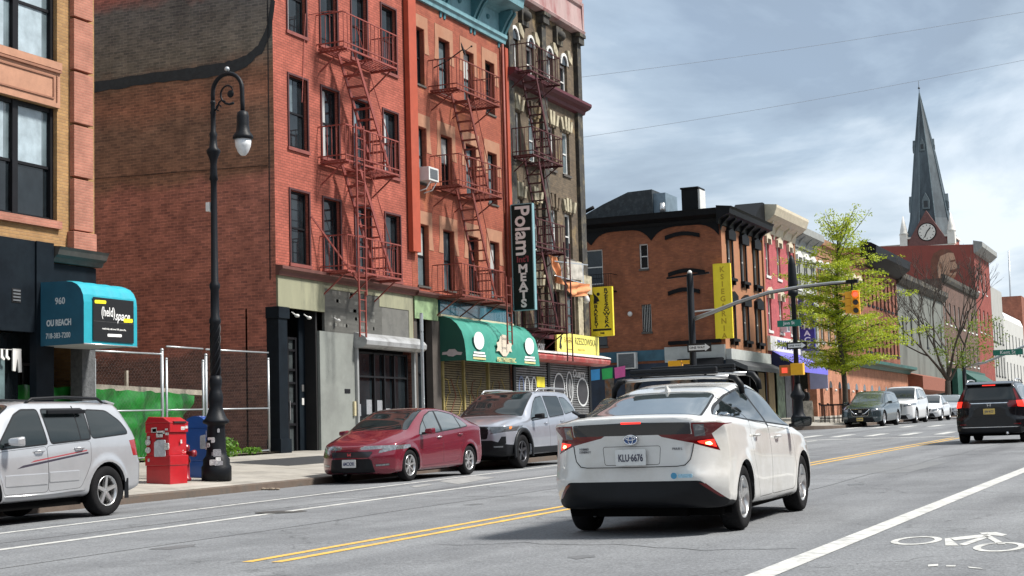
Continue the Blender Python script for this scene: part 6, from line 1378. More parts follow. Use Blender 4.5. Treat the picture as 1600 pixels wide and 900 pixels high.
for y in (42.35, 42.75): s.tube([F0.P(y, 9.18, .38), F0.P(y-.05, 8.95, .25), F0.P(y-.12, 8.88, .0)], .02, 5)
s.build('bracket', M_fwh, t)
# ================================================================= corner building with black cornice
M_k1 = brick('brown_orange_brick', (.30, .105, .050), (.22, .075, .04), (.21, .095, .055), bw=.21, bh=.072, stain_amt=.45, stain=(.10, .045, .03))
M_k2 = mat('orange_painted_front', (.33, .15, .075), .8, var=.12, vscale=3, dirt=(.33, .13, .07), dscale=1.2)
M_blk = mat('black_painted_wood', (.0055, .006, .0075), .55, var=.3, spec=.15)
YK, YK1 = 74.6, 82.05; FK = side(YK)
def corner_bookshop():
    t = bldg('brick_building', 'brown brick corner building with heavy black cornice and rooftop sheds', YK); ZT = 12.35; zg = 1.5
    hs = [(-29.25, -28.32, 9.02, 10.82), (-26.32, -25.86, 9.65, 10.92), (-26.30, -25.80, 6.45, 7.84), (-29.1, -28.2, 5.85, 7.3)]
    wall(FK, -36, BX, 1.2, ZT, hs, .2, 'wall', M_k1, t)
    for k, h in enumerate(hs): window(FK, h, t, M_fwh if k < 2 else M_fbk, M_dark, rail=.5 if k != 2 else .5, depth=.14, fw=.06, sill=M_dst, sd=.04, sh=.1)
    g = MB()
    for k in range(6): g.bar(FK.P(-26.28+.09*k, 6.45, -.06), FK.P(-26.28+.09*k, 7.84, -.06), .015, .015)
    g.build('window_bars', M_fwh, t)
    cols = [(75.55, 76.35), (77.95, 78.80), (80.35, 81.2)]; rows = [(5.95, 7.95), (9.0, 11.15)]; holes = [(a, b_, z0, z1) for a, b_ in cols for z0, z1 in rows]
    wall(F0, YK, YK1, 5.3, ZT, holes, .2, 'front_wall', M_k2, t); b = MB(); b.add([(-36, YK, ZT), (BX, YK, ZT), (BX, YK1, ZT), (-36, YK1, ZT), (-36, YK, 1), (-36, YK1, 1)], [(0, 1, 2, 3), (0, 3, 5, 4)]); b.build('roof', M_blk, t)
    for a, b_ in cols:
        for z0, z1 in rows:
            w = window(F0, (a, b_, z0, z1), t, M_fwh, M_pgl if a < 77 else M_dark, depth=.16, fw=.05)
            k = MB(); k.fb(F0, a-.18, b_+.18, z0-.14, z0, -.1, .22); k.fb(F0, a-.06, a+.1, z0-.32, z0-.14, 0, .16); k.fb(F0, b_-.1, b_+.06, z0-.32, z0-.14, 0, .16); k.build('sill', M_blk, w)
            k = MB(); c = (a+b_)/2; k.prism(F0, [(a-.22, z1-.22), (b_+.22, z1-.22), (b_+.22, z1+.18), (c, z1+.38), (a-.22, z1+.18)], 0, .2); k.fb(F0, a-.14, a, z0, z1-.2, 0, .06); k.fb(F0, b_, b_+.14, z0, z1-.2, 0, .06); k.build('hood', M_blk, w)
    # cornice on both faces, scalloped valance on the side street
    pr = [(0, 11.55), (.08, 11.55), (.14, 11.8), (.5, 11.98), (.66, 12.02), (.70, 12.25), (.78, 12.36), (0, 12.45)]
    c = cornice(F0, YK-.72, YK1+.02, pr, 'cornice', M_blk, t, brackets=7, bw=.16, bh=.7, bd=.5, ztop=11.98)
    pr = [(0, 11.75), (.08, 11.75), (.14, 11.9), (.5, 12.0), (.66, 12.04), (.70, 12.25), (.76, 12.34), (0, 12.44)]
    cornice(FK, -30.6, BX-.01, pr, 'side_cornice', M_blk, t)
    b = MB(); n = 16
    for (x0, x1) in ((-33.0, -28.9), (-28.9, -25.65), (-25.65, -22.1)):
        for k in range(n):
            def zz(u): return 11.05+.62*(1-(2*u-1)**4)
            u0, u1 = k/n, (k+1)/n; a0, a1 = x0+(x1-x0)*u0, x0+(x1-x0)*u1
            b.prism(FK, [(a0, zz(u0)), (a1, zz(u1)), (a1, 11.8), (a0, 11.8)], .004, .05)
    b.build('valance', M_blk, t)
    for z, x0, x1 in ((11.02, -24.9, -23.1), (9.15, -24.8, -22.9), (8.2, -24.85, -23.2)):
        b = MB(); n = 10
        for k in range(n):
            u0, u1 = k/n, (k+1)/n; f_ = lambda u: z+.16*math.sin(math.pi*u); a0, a1 = x0+(x1-x0)*u0, x0+(x1-x0)*u1; b.prism(FK, [(a0, f_(u0)), (a1, f_(u1)), (a1, f_(u1)+.2), (a0, f_(u0)+.2)], .0, .10)
        b.build('blind_lintel', M_blk, t)
    # roof sheds, chimney
    b = MB(); b.prism(FK, [(-29.6, 12.45), (-25.7, 12.45), (-25.7, 13.75), (-27.0, 13.72), (-28.4, 13.2), (-29.5, 12.7)], -3.2, -.5); s = b.build('roof_shed', mat('tarred_shed', (.010, .016, .021), .6, var=.4, vscale=3, dirt=(.04, .05, .056), dscale=4), t)
    b = MB(); b.fb(FK, -25.7, -25.05, 12.45, 13.55, -2.6, -.7); b.build('shed_annex', mat('blue_grey_metal', (.16, .22, .27), .5, .2, var=.2), s); b = MB(); b.tube([FK.P(-25.2, 12.45, -.6), FK.P(-25.2, 13.0, -.6)], .14, 10); b.build('vent_pipe', M_alloy, s)
    b = MB(); b.fb(FK, -24.15, -23.3, 12.35, 13.6, -1.6, -.55); b.fb(FK, -24.2, -23.25, 13.6, 13.68, -1.65, -.5); b.build('chimney', M_blk, t); b = MB(); b.fb(FK, -23.3, -23.2, 12.4, 13.55, -1.55, -.6); b.build('chimney_flashing', M_fwh, t)
    b = MB(); b.prism(F0, [(79.6, 12.4), (82.0, 12.4), (82.0, 13.55), (81.6, 13.55)], -1.2, .3); b.build('roof_screen', M_blk, t)
    b = MB(); b.fb(FK, -30.2, -29.4, 12.45, 12.7, -.9, -.4); b.tube([FK.P(-29.4, 12.9, -.5), FK.P(-28.9, 13.1, -.5)], .1, 8); b.build('roof_vent', M_blk, t)
    # balcony cage on the side wall
    b = MB(); x0, x1, z = -29.3, -27.6, 8.55
    b.fb(FK, x0, x1, z, z+.05, 0, .8)
    for zz in (z+.05, z+.9): b.bar(FK.P(x0, zz, .8), FK.P(x1, zz, .8), .03, .03); b.bar(FK.P(x1, zz, 0), FK.P(x1, zz, .8), .03, .03)
    for k in range(14): b.bar(FK.P(x0+(x1-x0)*k/13, z, .8), FK.P(x0+(x1-x0)*k/13, z+.9, .8), .015, .015)
    b.build('balcony', M_blk, t)
    # ground floor
    b = MB(); b.fb(FK, -33, -25.15, 4.98, 5.52, .0, .06); b.build('blue_band', mat('faded_blue_band', (.03, .09, .13), .7, var=.3, vscale=2), t)
    b = MB(); b.fb(FK, -25.15, BX-.02, 4.85, 5.62, .0, .08); b.build('grey_fascia', mat('pale_grey_fascia', (.38, .40, .39), .7, var=.15, vscale=2), t)
    b = MB(); b.fb(FK, -24.9, -22.2, 5.72, 5.9, 0, .22); b.build('ledge', M_blk, t)
    b = MB(); b.fb(FK, -33, BX-.02, 1.0, 4.85, .0, .05); b.build('dark_shopfront', mat('blue_black_front', (.010, .022, .045), .5, var=.4, vscale=2), t)
    b = MB(); b.sweep([(0, 4.45), (.0, 4.95), (.35, 4.98), (.8, 4.6), (.8, 4.3), (.74, 4.3)], -24.4, -22.1, FK); b.build('black_awning', M_blk, t)
    for k, (x, z, w_, h_) in enumerate(((-28.4, 3.1, .5, 1.1), (-27.3, 3.0, .6, 1.0), (-24.9, 2.6, 1.4, 1.6))): b = MB(); b.fb(FK, x, x+w_, z, z+h_, .05, .07); b.build('mural_patch', mat('painted_figures', (.14, .12, .10), .7, var=.8, vscale=4, dirt=(.28, .10, .02), dscale=3), t)
    b = MB(); b.fb(F0, YK, YK1, 4.88, 5.4, -.05, .28); b.build('white_fascia', mat('pale_grey_fascia', (.38, .40, .39), .7, var=.15, vscale=2), t)
    b = MB(); b.sweep([(0, 4.9), (.3, 4.86), (1.1, 4.5), (1.1, 4.3), (1.05, 4.3), (.28, 4.6), (0, 4.6)], YK-.1, YK1, F0); b.build('black_awning', mat('grey_black_canvas', (.05, .055, .06), .6, var=.3), t)
    b = MB(); b.fb(F0, YK, YK1, 1.2, 4.9, -.6, -.5); b.build('shop_window', M_dark, t)
    b = MB()
    for y in (YK, 76.5, 78.6, 80.2, 81.8): b.fb(F0, y, y+.22, 1.3, 4.9, -.5, .0)
    b.build('shop_pillar', M_blk, t); b = MB(); b.fb(F0, 80.45, 81.75, 1.4, 4.4, -.45, -.05); b.build('ochre_door', mat('ochre_door', (.30, .22, .10), .7, var=.2), t)
    return t
corner_bookshop()
def f(t, Fs):
    Mk = mat('sign_gold_letters', (.44, .30, .01), .5, var=0)
    for k, c in enumerate('KSIEGARNIA'): text(c, .37, Fs, -21.98, 9.30-.365*k, .004, 'lettering', Mk, t, bold=.012, sx=1.0)
blade('blade_sign', 'tall yellow sign with gold stacked letters on the black corniced corner building', 74.4, -22.40, -21.58, 5.92, 9.58, M_ylw, M_ylw, f, .12)
b = MB(); b.bar((-23.5, 74.3, 7.3), (-22.4, 74.3, 7.35), .22, .06); tag(b.build('white_bracket', M_fwh), 'white horizontal bracket board beside the tall yellow sign with gold letters', 'bracket')
b = MB(); b.ball(FK.P(-26.9, 7.4, .1), .13, 8, 6); tag(b.build('wall_lamp', M_fwh), 'small white wall lamp on the brown side wall above the air conditioner', 'lamp')
ac('air_conditioner', 'large white air conditioner hung on the blue band of the corner building', -27.6, 4.62, 1.0, .82, .35, FK)
cols_ = [(.05, .30, .62), (.03, .42, .10), (.62, .10, .32), (.75, .42, .03)]; nm_ = ['blue', 'green', 'pink', 'orange']
for k in range(3):
    b = MB(); x = -28.9+.68*k; b.prism(FK, [(x, 4.62+.03*k), (x+.58, 4.66+.05*k), (x+.56, 4.12+.05*k), (x+.02, 4.08+.03*k)], .9, .905)
    tag(b.build('paper_banner', mat('banner_'+nm_[k], cols_[k], .7, var=.15)), '%s cut paper banner strung beside the red canopy' % nm_[k], 'banner', 'paper banners on a string')
b = MB(); b.tube([FK.P(-29.2, 4.63, .9), FK.P(-28, 4.68, .9), FK.P(-26.6, 4.85, .9)], .006, 4); tag(b.build('banner_string', M_fbk), 'thin string carrying the coloured paper banners', 'string')
# ================================================================= the row beyond
def arch_hood(F, a, b_, z0, z1, m, w, kind=0):
    k = MB(); c = (a+b_)/2
    k.prism(F, [(a-.16, z1-.25), (a, z1-.25), (a, z1+.02), (b_, z1+.02), (b_, z1-.25), (b_+.16, z1-.25), (b_+.16, z1+.15), (c, z1+.38), (a-.16, z1+.15)], 0, .16); k.build('hood', m, w)
def row_house(name, label, Y0, Y1, ZT, m, n, rows, frame, hood, cprof=None, cm=None, z_shop=5.5, brackets=0, X=-13, glass=M_dark, sill=None, w_=.85, arch=False):
    t = bldg(name, label, Y0); pitch = (Y1-Y0)/n; hs = [(Y0+pitch*(k+.5)-w_/2, Y0+pitch*(k+.5)+w_/2, z0, z1) for k in range(n) for z0, z1 in rows]
    wall(F0, Y0, Y1, z_shop, ZT, hs, .2, 'wall', m, t); solid(BX+X, BX, Y0, Y1, 1.0, ZT, 'side_wall', m, t)
    for h in hs:
        w = window(F0, h, t, frame, glass, depth=.15, fw=.08, sill=sill or frame, sd=.14, sh=.14)
        if hood: arch_hood(F0, *h, hood, w)
    if cprof:
        cornice(F0, Y0-.02, Y1+.02, cprof, 'cornice', cm, t, brackets=brackets, bw=.25, bh=.8, bd=.5, ztop=cprof[3][1]-.02 if brackets else 0)
    return t
M_rose = brick('rose_painted_brick', (.42, .10, .11), (.37, .08, .09), (.33, .09, .09), stain_amt=.1, bh=.075)
M_cream = mat('cream_stone', (.52, .46, .35), .75, var=.14, vscale=3)
t = row_house('row_house', 'rose pink row house with cream window hoods and a deep cream cornice', 82.08, 89.25, 13.2, M_rose, 3, [(6.75, 8.75), (9.75, 11.75)], M_fwh, M_cream, [(0, 12.1), (.1, 12.1), (.2, 12.5), (.55, 12.7), (.8, 12.9), (.95, 13.3), (.95, 13.45), (0, 13.55)], M_cream, 5.4, 4, w_=.7)
b = MB(); b.fb(F0, 82.1, 82.3, 5.4, 12.1, 0, .08); b.fb(F0, 89.05, 89.25, 5.4, 12.1, 0, .08); b.build('quoin', M_k2, t)
b = MB(); b.fb(F0, 82.2, 89.2, 5.62, 6.42, .05, .25); sg = b.build('shop_fascia', mat('white_fascia_board', (.62, .61, .58), .5, var=.06), t)
text('PHARMACY', .62, F0, 85.8, 6.0, .26, 'lettering', mat('sign_violet_blue', (.05, .05, .30), .5, var=0), t, bold=.02, sx=1.35)
b = MB(); b.fb(F0, 82.1, 89.2, 1.3, 5.5, -.5, -.4); b.build('shop_window', M_dark, t)
b = MB(); b.fb(F0, 85.3, 86.9, 1.5, 4.6, -.35, -.3); b.build('posters', mat('green_white_posters', (.16, .22, .14), .6, var=.7, vscale=2), t)
b = MB(); b.fb(F0, 87.1, 88.4, 1.4, 4.6, -.35, -.3); b.build('roller_shutter', mat('grey_shutter', (.20, .205, .21)), t)
b = MB(); b.fb(F0, 82.2, 83.4, 1.4, 4.6, -.3, .05); b.build('pale_pier', mat('ochre_door', (.30, .22, .10)), t)
t = thing('shop_awning', 'sloping violet awning under the white pharmacy fascia', 'awning', (BX, 82.3, 4.4)); b = MB()
b.add([(BX+.26, 82.4, 5.6), (BX+.26, 89.1, 5.6), (BX+1.7, 89.1, 4.72), (BX+1.7, 82.4, 4.72), (BX+1.7, 89.1, 4.42), (BX+1.7, 82.4, 4.42)], [(0, 1, 2, 3), (3, 2, 4, 5)]); b.build('canopy', mat('violet_canvas', (.13, .12, .55), .6, var=.12), t)
b = MB(); b.add([(BX+.26, 82.4, 5.6), (BX+1.7, 82.4, 4.72), (BX+1.7, 82.4, 4.42), (BX+.1, 82.4, 4.42)], [(0, 1, 2, 3)]); b.build('end_panel', mat('navy_canvas', (.015, .018, .08), .7, var=.1), t)
ac('air_conditioner', 'small air conditioner in a first floor window of the rose pink house', 85.3, 6.78, .7, .5, .4)
M_gg = brick('grey_painted_brick', (.34, .35, .31), (.28, .29, .26), (.25, .26, .24), stain_amt=.3)
row_house('row_house', 'pale grey row house with white window hoods behind the bright tree', 89.3, 94.6, 12.6, M_gg, 3, [(6.7, 8.7), (9.6, 11.4)], M_fwh, M_fwh, [(0, 12.0), (.1, 12.0), (.15, 12.4), (.6, 12.7), (.6, 13.1), (0, 13.3)], mat('grey_cornice', (.24, .25, .24), .7, var=.2), 5.4, 3)
M_ob = brick('tan_orange_brick', (.36, .19, .10), (.30, .15, .08), (.27, .17, .11), stain_amt=.3)
row_house('row_house', 'tan orange brick row house half hidden by the bright tree', 94.65, 100.2, 13.0, M_ob, 3, [(6.7, 8.6), (9.6, 11.4)], M_fwh, M_fwh, [(0, 12.7), (.2, 12.75), (.25, 13.1), (0, 13.2)], M_ob, 5.4)
M_rb = brick('dull_red_brick', (.28, .10, .06), (.22, .075, .05), (.2, .1, .07), stain_amt=.35)
row_house('row_house', 'dull red brick row house with plain coping behind the bright tree', 100.2, 108.0, 12.9, M_rb, 4, [(6.7, 8.6), (9.6, 11.4)], M_fbk, M_cream, [(0, 12.5), (.3, 12.6), (.4, 12.95), (0, 13.1)], M_rb, 5.4)
row_house('row_house', 'red brick building with a deep black cornice and tall dark windows', 108.0, 121.0, 13.4, M_rb, 9, [(6.7, 9.0), (10.0, 12.2)], M_fbk, None, [(0, 12.6), (.3, 12.7), (1.1, 13.3), (1.15, 13.9), (.8, 14.1), (0, 14.3)], M_blk, 5.4, 8, w_=.6)
def arcade():
    t = thing('shop_arcade', 'orange brick shop arcade with arched dark openings and a green cornice', 'shopfront', (BX, 95, 1.7)); z0, zt = 1.5, 5.35
    n = 12; Ya, Yb = 91.2, 121.0; p = (Yb-Ya)/n; hs = [(Ya+p*(k+.5)-.42, Ya+p*(k+.5)+.42, z0+.3, z0+2.35) for k in range(n)]
    Fa = front(BX+.5); wall(Fa, Ya, Yb, z0, zt, hs, .3, 'wall', brick('salmon_brick', (.46, .21, .13), (.40, .17, .10), (.34, .18, .12), stain_amt=.15), t)
    for h in hs:
        b = MB(); c, r = (h[0]+h[1])/2, .42; b.fb(Fa, h[0], h[1], h[2], h[3], -.3, -.28); b.prism(Fa, [(c+r*math.cos(math.pi*k/8), h[3]+r*math.sin(math.pi*k/8)) for k in range(9)], -.01, .006); b.build('arched_opening', M_dark, t)
        l = MB(); l.ball(Fa.P(h[1]+.35, z0+2.2, .12), .09, 8, 5); l.build('lantern', M_fwh, t)
    b = MB(); b.sweep([(0, zt), (.2, zt), (.3, zt+.2), (.75, zt+.3), (.75, zt+.5), (0, zt+.55)], 100, Yb, Fa); b.build('green_cornice', mat('dark_green_cornice', (.02, .09, .075), .5, var=.3, vscale=3), t)
    b = MB(); b.sweep([(0, zt), (.3, zt), (.35, zt+.15), (0, zt+.2)], Ya, 100, Fa); b.build('white_cornice', M_fwh, t)
    b = MB(); b.add([(BX, Ya, z0), (BX+.5, Ya, z0), (BX+.5, Ya, zt), (BX, Ya, zt), (BX+.5, Yb, zt), (BX, Yb, zt)], [(0, 1, 2, 3), (3, 2, 4, 5)]); b.build('flank', brick('salmon_brick', (0,)*3, (0,)*3, (0,)*3), t)
arcade()
M_plas = mat('streaky_grey_plaster', (.14, .15, .135), .9, var=.15, vscale=1.2, dirt=(.07, .075, .065), dscale=.6, stretch=(1, 1, .25))
t = row_house('plaster_building', 'low streaky grey plaster building behind the bare tree', 121.05, 143, 12.6, M_plas, 6, [(8.0, 10.0)], M_fbk, None, [(0, 12.3), (.2, 12.4), (.5, 12.8), (.5, 13.2), (0, 13.3)], M_soot, 5.4, 10, w_=.7)
b = MB(); b.sweep([(0, 4.0), (0, 5.6), (1.6, 5.2), (1.6, 4.2), (1.5, 4.2)], 121.1, 134, F0); b.build('wooden_canopy', mat('red_brown_boards', (.22, .07, .04), .7, var=.3, vscale=3, stretch=(1, 1, 8)), t)
b = MB(); b.fb(F0, 121.2, 142.8, 1.6, 5.4, -.3, -.2); b.build('shop_window', M_dark, t)
t = row_house('brick_building', 'brown building with a green shopfront beyond the bare tree', 143.05, 164.8, 14.6, brick('smoky_brown_brick', (.15, .09, .07), (.11, .065, .055), (.13, .09, .07)), 8, [(7.2, 9.2), (10.6, 12.6)], M_fwh, None, [(0, 14.2), (.2, 14.3), (.35, 14.6), (.35, 14.9), (0, 15.0)], M_soot, 5.8, 0, w_=.9)
b = MB(); b.fb(F0, 146, 164.6, 4.2, 6.6, 0, .5); b.sweep([(.5, 4.2), (.5, 6.4), (1.6, 5.6), (1.6, 4.2)], 150, 164, F0); b.build('green_fascia', mat('bottle_green', (.01, .07, .05), .5, var=.2), t)
b = MB(); b.fb(F0, 143.2, 164.5, 1.8, 4.2, -.3, -.2); b.build('shop_window', M_dark, t)
# tall red building with the painted head on its side wall
M_mr = mat('red_painted_side_wall', (.24, .062, .048), .85, var=.10, vscale=1.2, bump=.2)
def mural_building():
    t = bldg('mural_building', 'tall red building with a painted head on its side wall under the church', 165); ZL, ZT = 20.6, 19.9; Fm = side(165)
    b = MB(); b.prism(Fm, [(-36, 1), (BX, 1), (BX, ZT), (-33.4, ZL-.1), (-36, ZL)], -.3, 0); b.build('side_wall', M_mr, t)
    wall(F0, 165.3, 176.5, 6, 19.3, [(a, a+1.0, z0, z0+2.4) for a in (166.6, 169.6, 172.6) for z0 in (15.2, 11.0)], .2, 'front_wall', brick('deep_red_brick', (.26, .06, .05), (.22, .05, .04), (.2, .07, .05), stain_amt=.2), t)
    for a in (166.6, 169.6, 172.6):
        for z0 in (15.2, 11.0): window(F0, (a, a+1.0, z0, z0+2.4), t, M_fwh, M_pgl, fw=.14, sill=M_fwh)
    solid(BX-14, BX, 165.3, 176.5, 1, 19.3, 'back_wall', M_mr, t)
    cornice(F0, 164.9, 176.6, [(0, 19.0), (.3, 19.1), (.9, 19.6), (.9, 20.1), (0, 20.3)], 'cornice', mat('grey_cornice', (.24, .25, .24)), t)
    b = MB(); b.fb(Fm, -30.6, -26.7, 13.2, 16.2, 0, .25); q = b.build('window_bay', M_fwh, t); b = MB(); b.fb(Fm, -29.6, -27.1, 13.4, 15.8, .25, .3); b.build('pane', M_dark, q)
    # generic painted head, flat colour shapes on the wall
    sk = mat('mural_skin', (.50, .31, .21), .8, var=.2, vscale=1.5); dk = mat('mural_brown', (.17, .07, .045), .8, var=.3, vscale=1.5); md = mat('mural_ochre', (.34, .17, .10), .8, var=.2)
    cx, cz = -24.7, 18.0
    def P(pts, m, d): b = MB(); b.prism(Fm, [(cx+x*.88, cz+z*.92) for x, z in pts], .01, .012+d); b.build('painted_head', m, t)
    P([(-1.75, -1.7), (-1.9, -.6), (-1.85, .6), (-1.5, 1.35), (-.7, 1.75), (.3, 1.7), (.75, 1.3), (.4, .9), (-.9, .6), (-1.1, -.6), (-.9, -1.8)], dk, .0)
    P([(-1.0, -1.75), (-1.15, -.6), (-1.0, .3), (-.75, 1.0), (.2, 1.35), (.78, 1.25), (.95, .6), (.98, .15), (1.22, -.35), (1.0, -.5), (1.02, -.9), (.8, -1.45), (.2, -1.75)], sk, .004)
    P([(.35, .42), (.92, .5), (.92, .3), (.4, .25)], dk, .008); P([(.2, -.62), (1.05, -.55), (1.12, -.85), (.6, -.98), (.25, -.95)], dk, .008)
    P([(-.3, -1.1), (.85, -1.25), (.6, -1.75), (-.8, -1.85)], md, .006); P([(-.95, .15), (-.62, .2), (-.55, -.35), (-.8, -.45)], md, .008)
mural_building()
M_wg = mat('pale_grey_wall', (.32, .32, .30), .85, var=.12, vscale=.8, dirt=(.32, .32, .31), dscale=.4)
row_house('white_building', 'pale grey corner building beyond the tall red building', 176.6, 186, 16.5, M_wg, 4, [(6.8, 9), (10.5, 12.8)], M_fbk, None, None, None, 5.5, 0)
t = row_house('white_building', 'white building with dark fire stairs behind the green street sign', 186.1, 206, 13.6, mat('bright_white_wall', (.42, .42, .40), .85, var=.08, vscale=.8), 6, [(6.6, 8.6), (9.9, 12.0)], M_fbk, None, None, None, 5.5)
b = MB(); b.sweep([(-8, 13.6), (-.0, 13.6), (-.3, 14.4), (-5, 15.6), (-8, 15.4)], 188, 206, F0); b.build('white_roof', mat('white_roof', (.75, .75, .75), .7, var=.05), t)
row_house('brick_building', 'small red brick building with a turret at the far end of the street', 206.1, 226, 17.6, M_rb, 5, [(7, 9.5), (12, 14.5)], M_fwh, None, None, None, 5.5)
row_house('white_building', 'last pale building at the far end of the street', 226.1, 300, 13, M_wg, 12, [(7, 9.5)], M_fbk, None, None, None, 5.5)
# ================================================================= church
def church():
    YC, XC = 270.0, -42.75; t = thing('church', 'red brick church with a tall dark slate spire and a white clock', 'church', (XC, YC, 4.5)); Fc = side(YC-4.2)
    Mb = mat('church_brick', (.24, .07, .055), .85, var=.15); Ms = mat('dark_slate', (.030, .044, .055), .55, var=.35, vscale=.35, dirt=(.10, .135, .155), dscale=.22, stretch=(1, 1, .25)); Mw = mat('church_white_stone', (.62, .60, .56), .7, var=.08)
    b = MB(); b.box(XC-3.9, XC+3.9, YC-4.2, YC+4.2, 3, 33.0); b.build('tower', Mb, t)
    b = MB(); b.box(XC-4.2, XC+4.2, YC-4.5, YC+4.5, 31.0, 31.7); b.box(XC-4.15, XC+4.15, YC-4.4, YC+4.4, 33.0, 33.3); b.build('tower_band', Mw, t)
    b = MB(); n = 8; zb_, zm, zt_ = 32.6, 47.5, 58.6; tx = XC-.72
    rings = [(4.3, zb_, 0), (3.35, 36.5, -.05), (1.85, zm, -.35), (.05, zt_, -.75)]
    vs = []
    for r, z, dx in rings:
        for k in range(n): a = math.pi*(2*k+1)/n; vs.append((XC+dx+r*math.cos(a), YC+r*math.sin(a), z))
    b.add(vs, [(i*n+k, i*n+(k+1) % n, (i+1)*n+(k+1) % n, (i+1)*n+k) for i in range(3) for k in range(n)]); b.build('spire', Ms, t)
    b = MB()
    for k in range(n):
        a = math.pi*(2*k+1)/n; b.tube([(XC+dx+r*1.01*math.cos(a), YC+r*1.01*math.sin(a), z) for r, z, dx in rings], [.12, .11, .09, .05], 5)
    b.build('spire_rib', mat('spire_rib_lead', (.12, .16, .18), .5, var=.3), t)
    b = MB(); b.tube([(tx-.03, YC, 58.2), (tx-.05, YC, 60.6)], .05, 6); b.ball((tx-.04, YC, 59.4), .2); b.build('finial', Ms, t)
    for z, r, w_, h_ in ((38.0, 3.2, 1.2, 2.8), (48.2, 1.75, .8, 2.2)):
        for k in range(4):
            a = -math.pi/2+k*math.pi/2; c, s = math.cos(a), math.sin(a); F = Fr((XC-(.15 if z < 45 else .5)+c*(r-.2), YC+s*(r-.2), z), (-s, c, 0), (0, 0, 1), (c, s, 0))
            b = MB(); b.prism(F, [(-w_/2, 0), (w_/2, 0), (w_/2, h_*.55), (0, h_), (-w_/2, h_*.55)], -1.6, .25); d = b.build('dormer', mat('dormer_grey', (.10, .13, .145), .6, var=.2), t)
            b = MB(); b.prism(F, [(-w_*.28, .3), (w_*.28, .3), (w_*.28, h_*.5), (-w_*.28, h_*.5)], .25, .3); b.build('louvre', mat('louvre_dark', (.03, .035, .04), .7, var=.3), d)
    # clock gable
    b = MB(); b.prism(Fc, [(XC-3.2, 31.7), (XC+3.2, 31.7), (XC+3.2, 32.4), (XC, 37.6), (XC-3.2, 32.4)], -.6, .35); b.build('gable', mat('gable_slate', (.13, .055, .05), .7, var=.25), t)
    b = MB(); n = 28; cz = 33.95; b.prism(Fc, [(XC+1.55*math.cos(2*math.pi*k/n), cz+1.55*math.sin(2*math.pi*k/n)) for k in range(n)], .35, .42); ck = b.build('clock', M_blk, t)
    b = MB(); b.prism(Fc, [(XC+1.38*math.cos(2*math.pi*k/n), cz+1.38*math.sin(2*math.pi*k/n)) for k in range(n)], .42, .46); b.build('clock_face', Mw, ck)
    b = MB(); b.bar(Fc.P(XC, cz, .5), Fc.P(XC+.62, cz+.72, .5), .16, .05, up=(0, 1, 0)); b.bar(Fc.P(XC, cz, .5), Fc.P(XC-.42, cz-.9, .5), .13, .05, up=(0, 1, 0))
    for k in range(12): a = k*math.pi/6; b.bar(Fc.P(XC+1.02*math.sin(a), cz+1.02*math.cos(a), .47), Fc.P(XC+1.25*math.sin(a), cz+1.25*math.cos(a), .47), .09, .03, up=(0, 1, 0))
    b.build('clock_hands', M_blk, ck)
    for sx in (-1, 1):
        x = XC+sx*3.9; b = MB(); b.box(x-.6, x+.6, YC-4.8, YC-3.5, 31.7, 33.8); b.lathe([(.82, 33.8), (.62, 34.1), (.58, 34.6), (.05, 37.0)], (x, YC-4.15, 0), n=8); b.build('pinnacle', Mw, t)
        b = MB(); b.box(XC+sx*4.2-.8, XC+sx*4.2+.8, YC-4.6, YC+4.6, 3, 31); b.build('buttress', Mb, t)
    # nave roof line with white gable
    b = MB(); b.box(XC-14, XC-3.8, YC-4, YC+30, 3, 31.2); b.box(XC-3.8, XC+4, YC+4.2, YC+30, 3, 30); b.build('nave', mat('nave_red', (.30, .075, .06), .85, var=.12), t)
    b = MB(); b.box(XC-10.5, XC-3.9, YC-4.3, YC-3.9, 31.2, 32.2); b.box(XC-11.5, XC-3.9, YC-4.35, YC-3.8, 30.2, 30.5); b.build('nave_parapet', mat('pale_parapet', (.36, .33, .30), .7, var=.15), t)
church()
# unseen rows behind the camera, added to block sky reflections in glass and paintwork
for k, (a, c, h, m, lb) in enumerate(((-45, -8, 8.5, M_b2, 'unseen orange brick row added as a reflection blocker opposite the ochre building'), (-7.9, 38, 9.0, M_k1, 'unseen long brown brick row added as a reflection blocker opposite the fire escapes'), (38.1, 110, 8.0, M_b1, 'unseen red brick row added as a reflection blocker opposite the rose pink house'))):
    t = thing('reflection_blocker_row', lb, 'building', (10.5, a, 0)); Fo = Fr((10.5, 0, 0), (0, -1, 0), (0, 0, 1), (-1, 0, 0)); n = int((c-a)/3); hs = [(-(a+3*i+2.2), -(a+3*i+1.1), z, z+1.9) for i in range(n) for z in (2.2, 5.6)]
    wall(Fo, -c, -a, 0, h, hs, .2, 'wall', m, t); b = MB()
    for q in hs: b.fb(Fo, q[0], q[1], q[2], q[3], -.2, -.16)
    b.build('window_panes', M_dark, t)
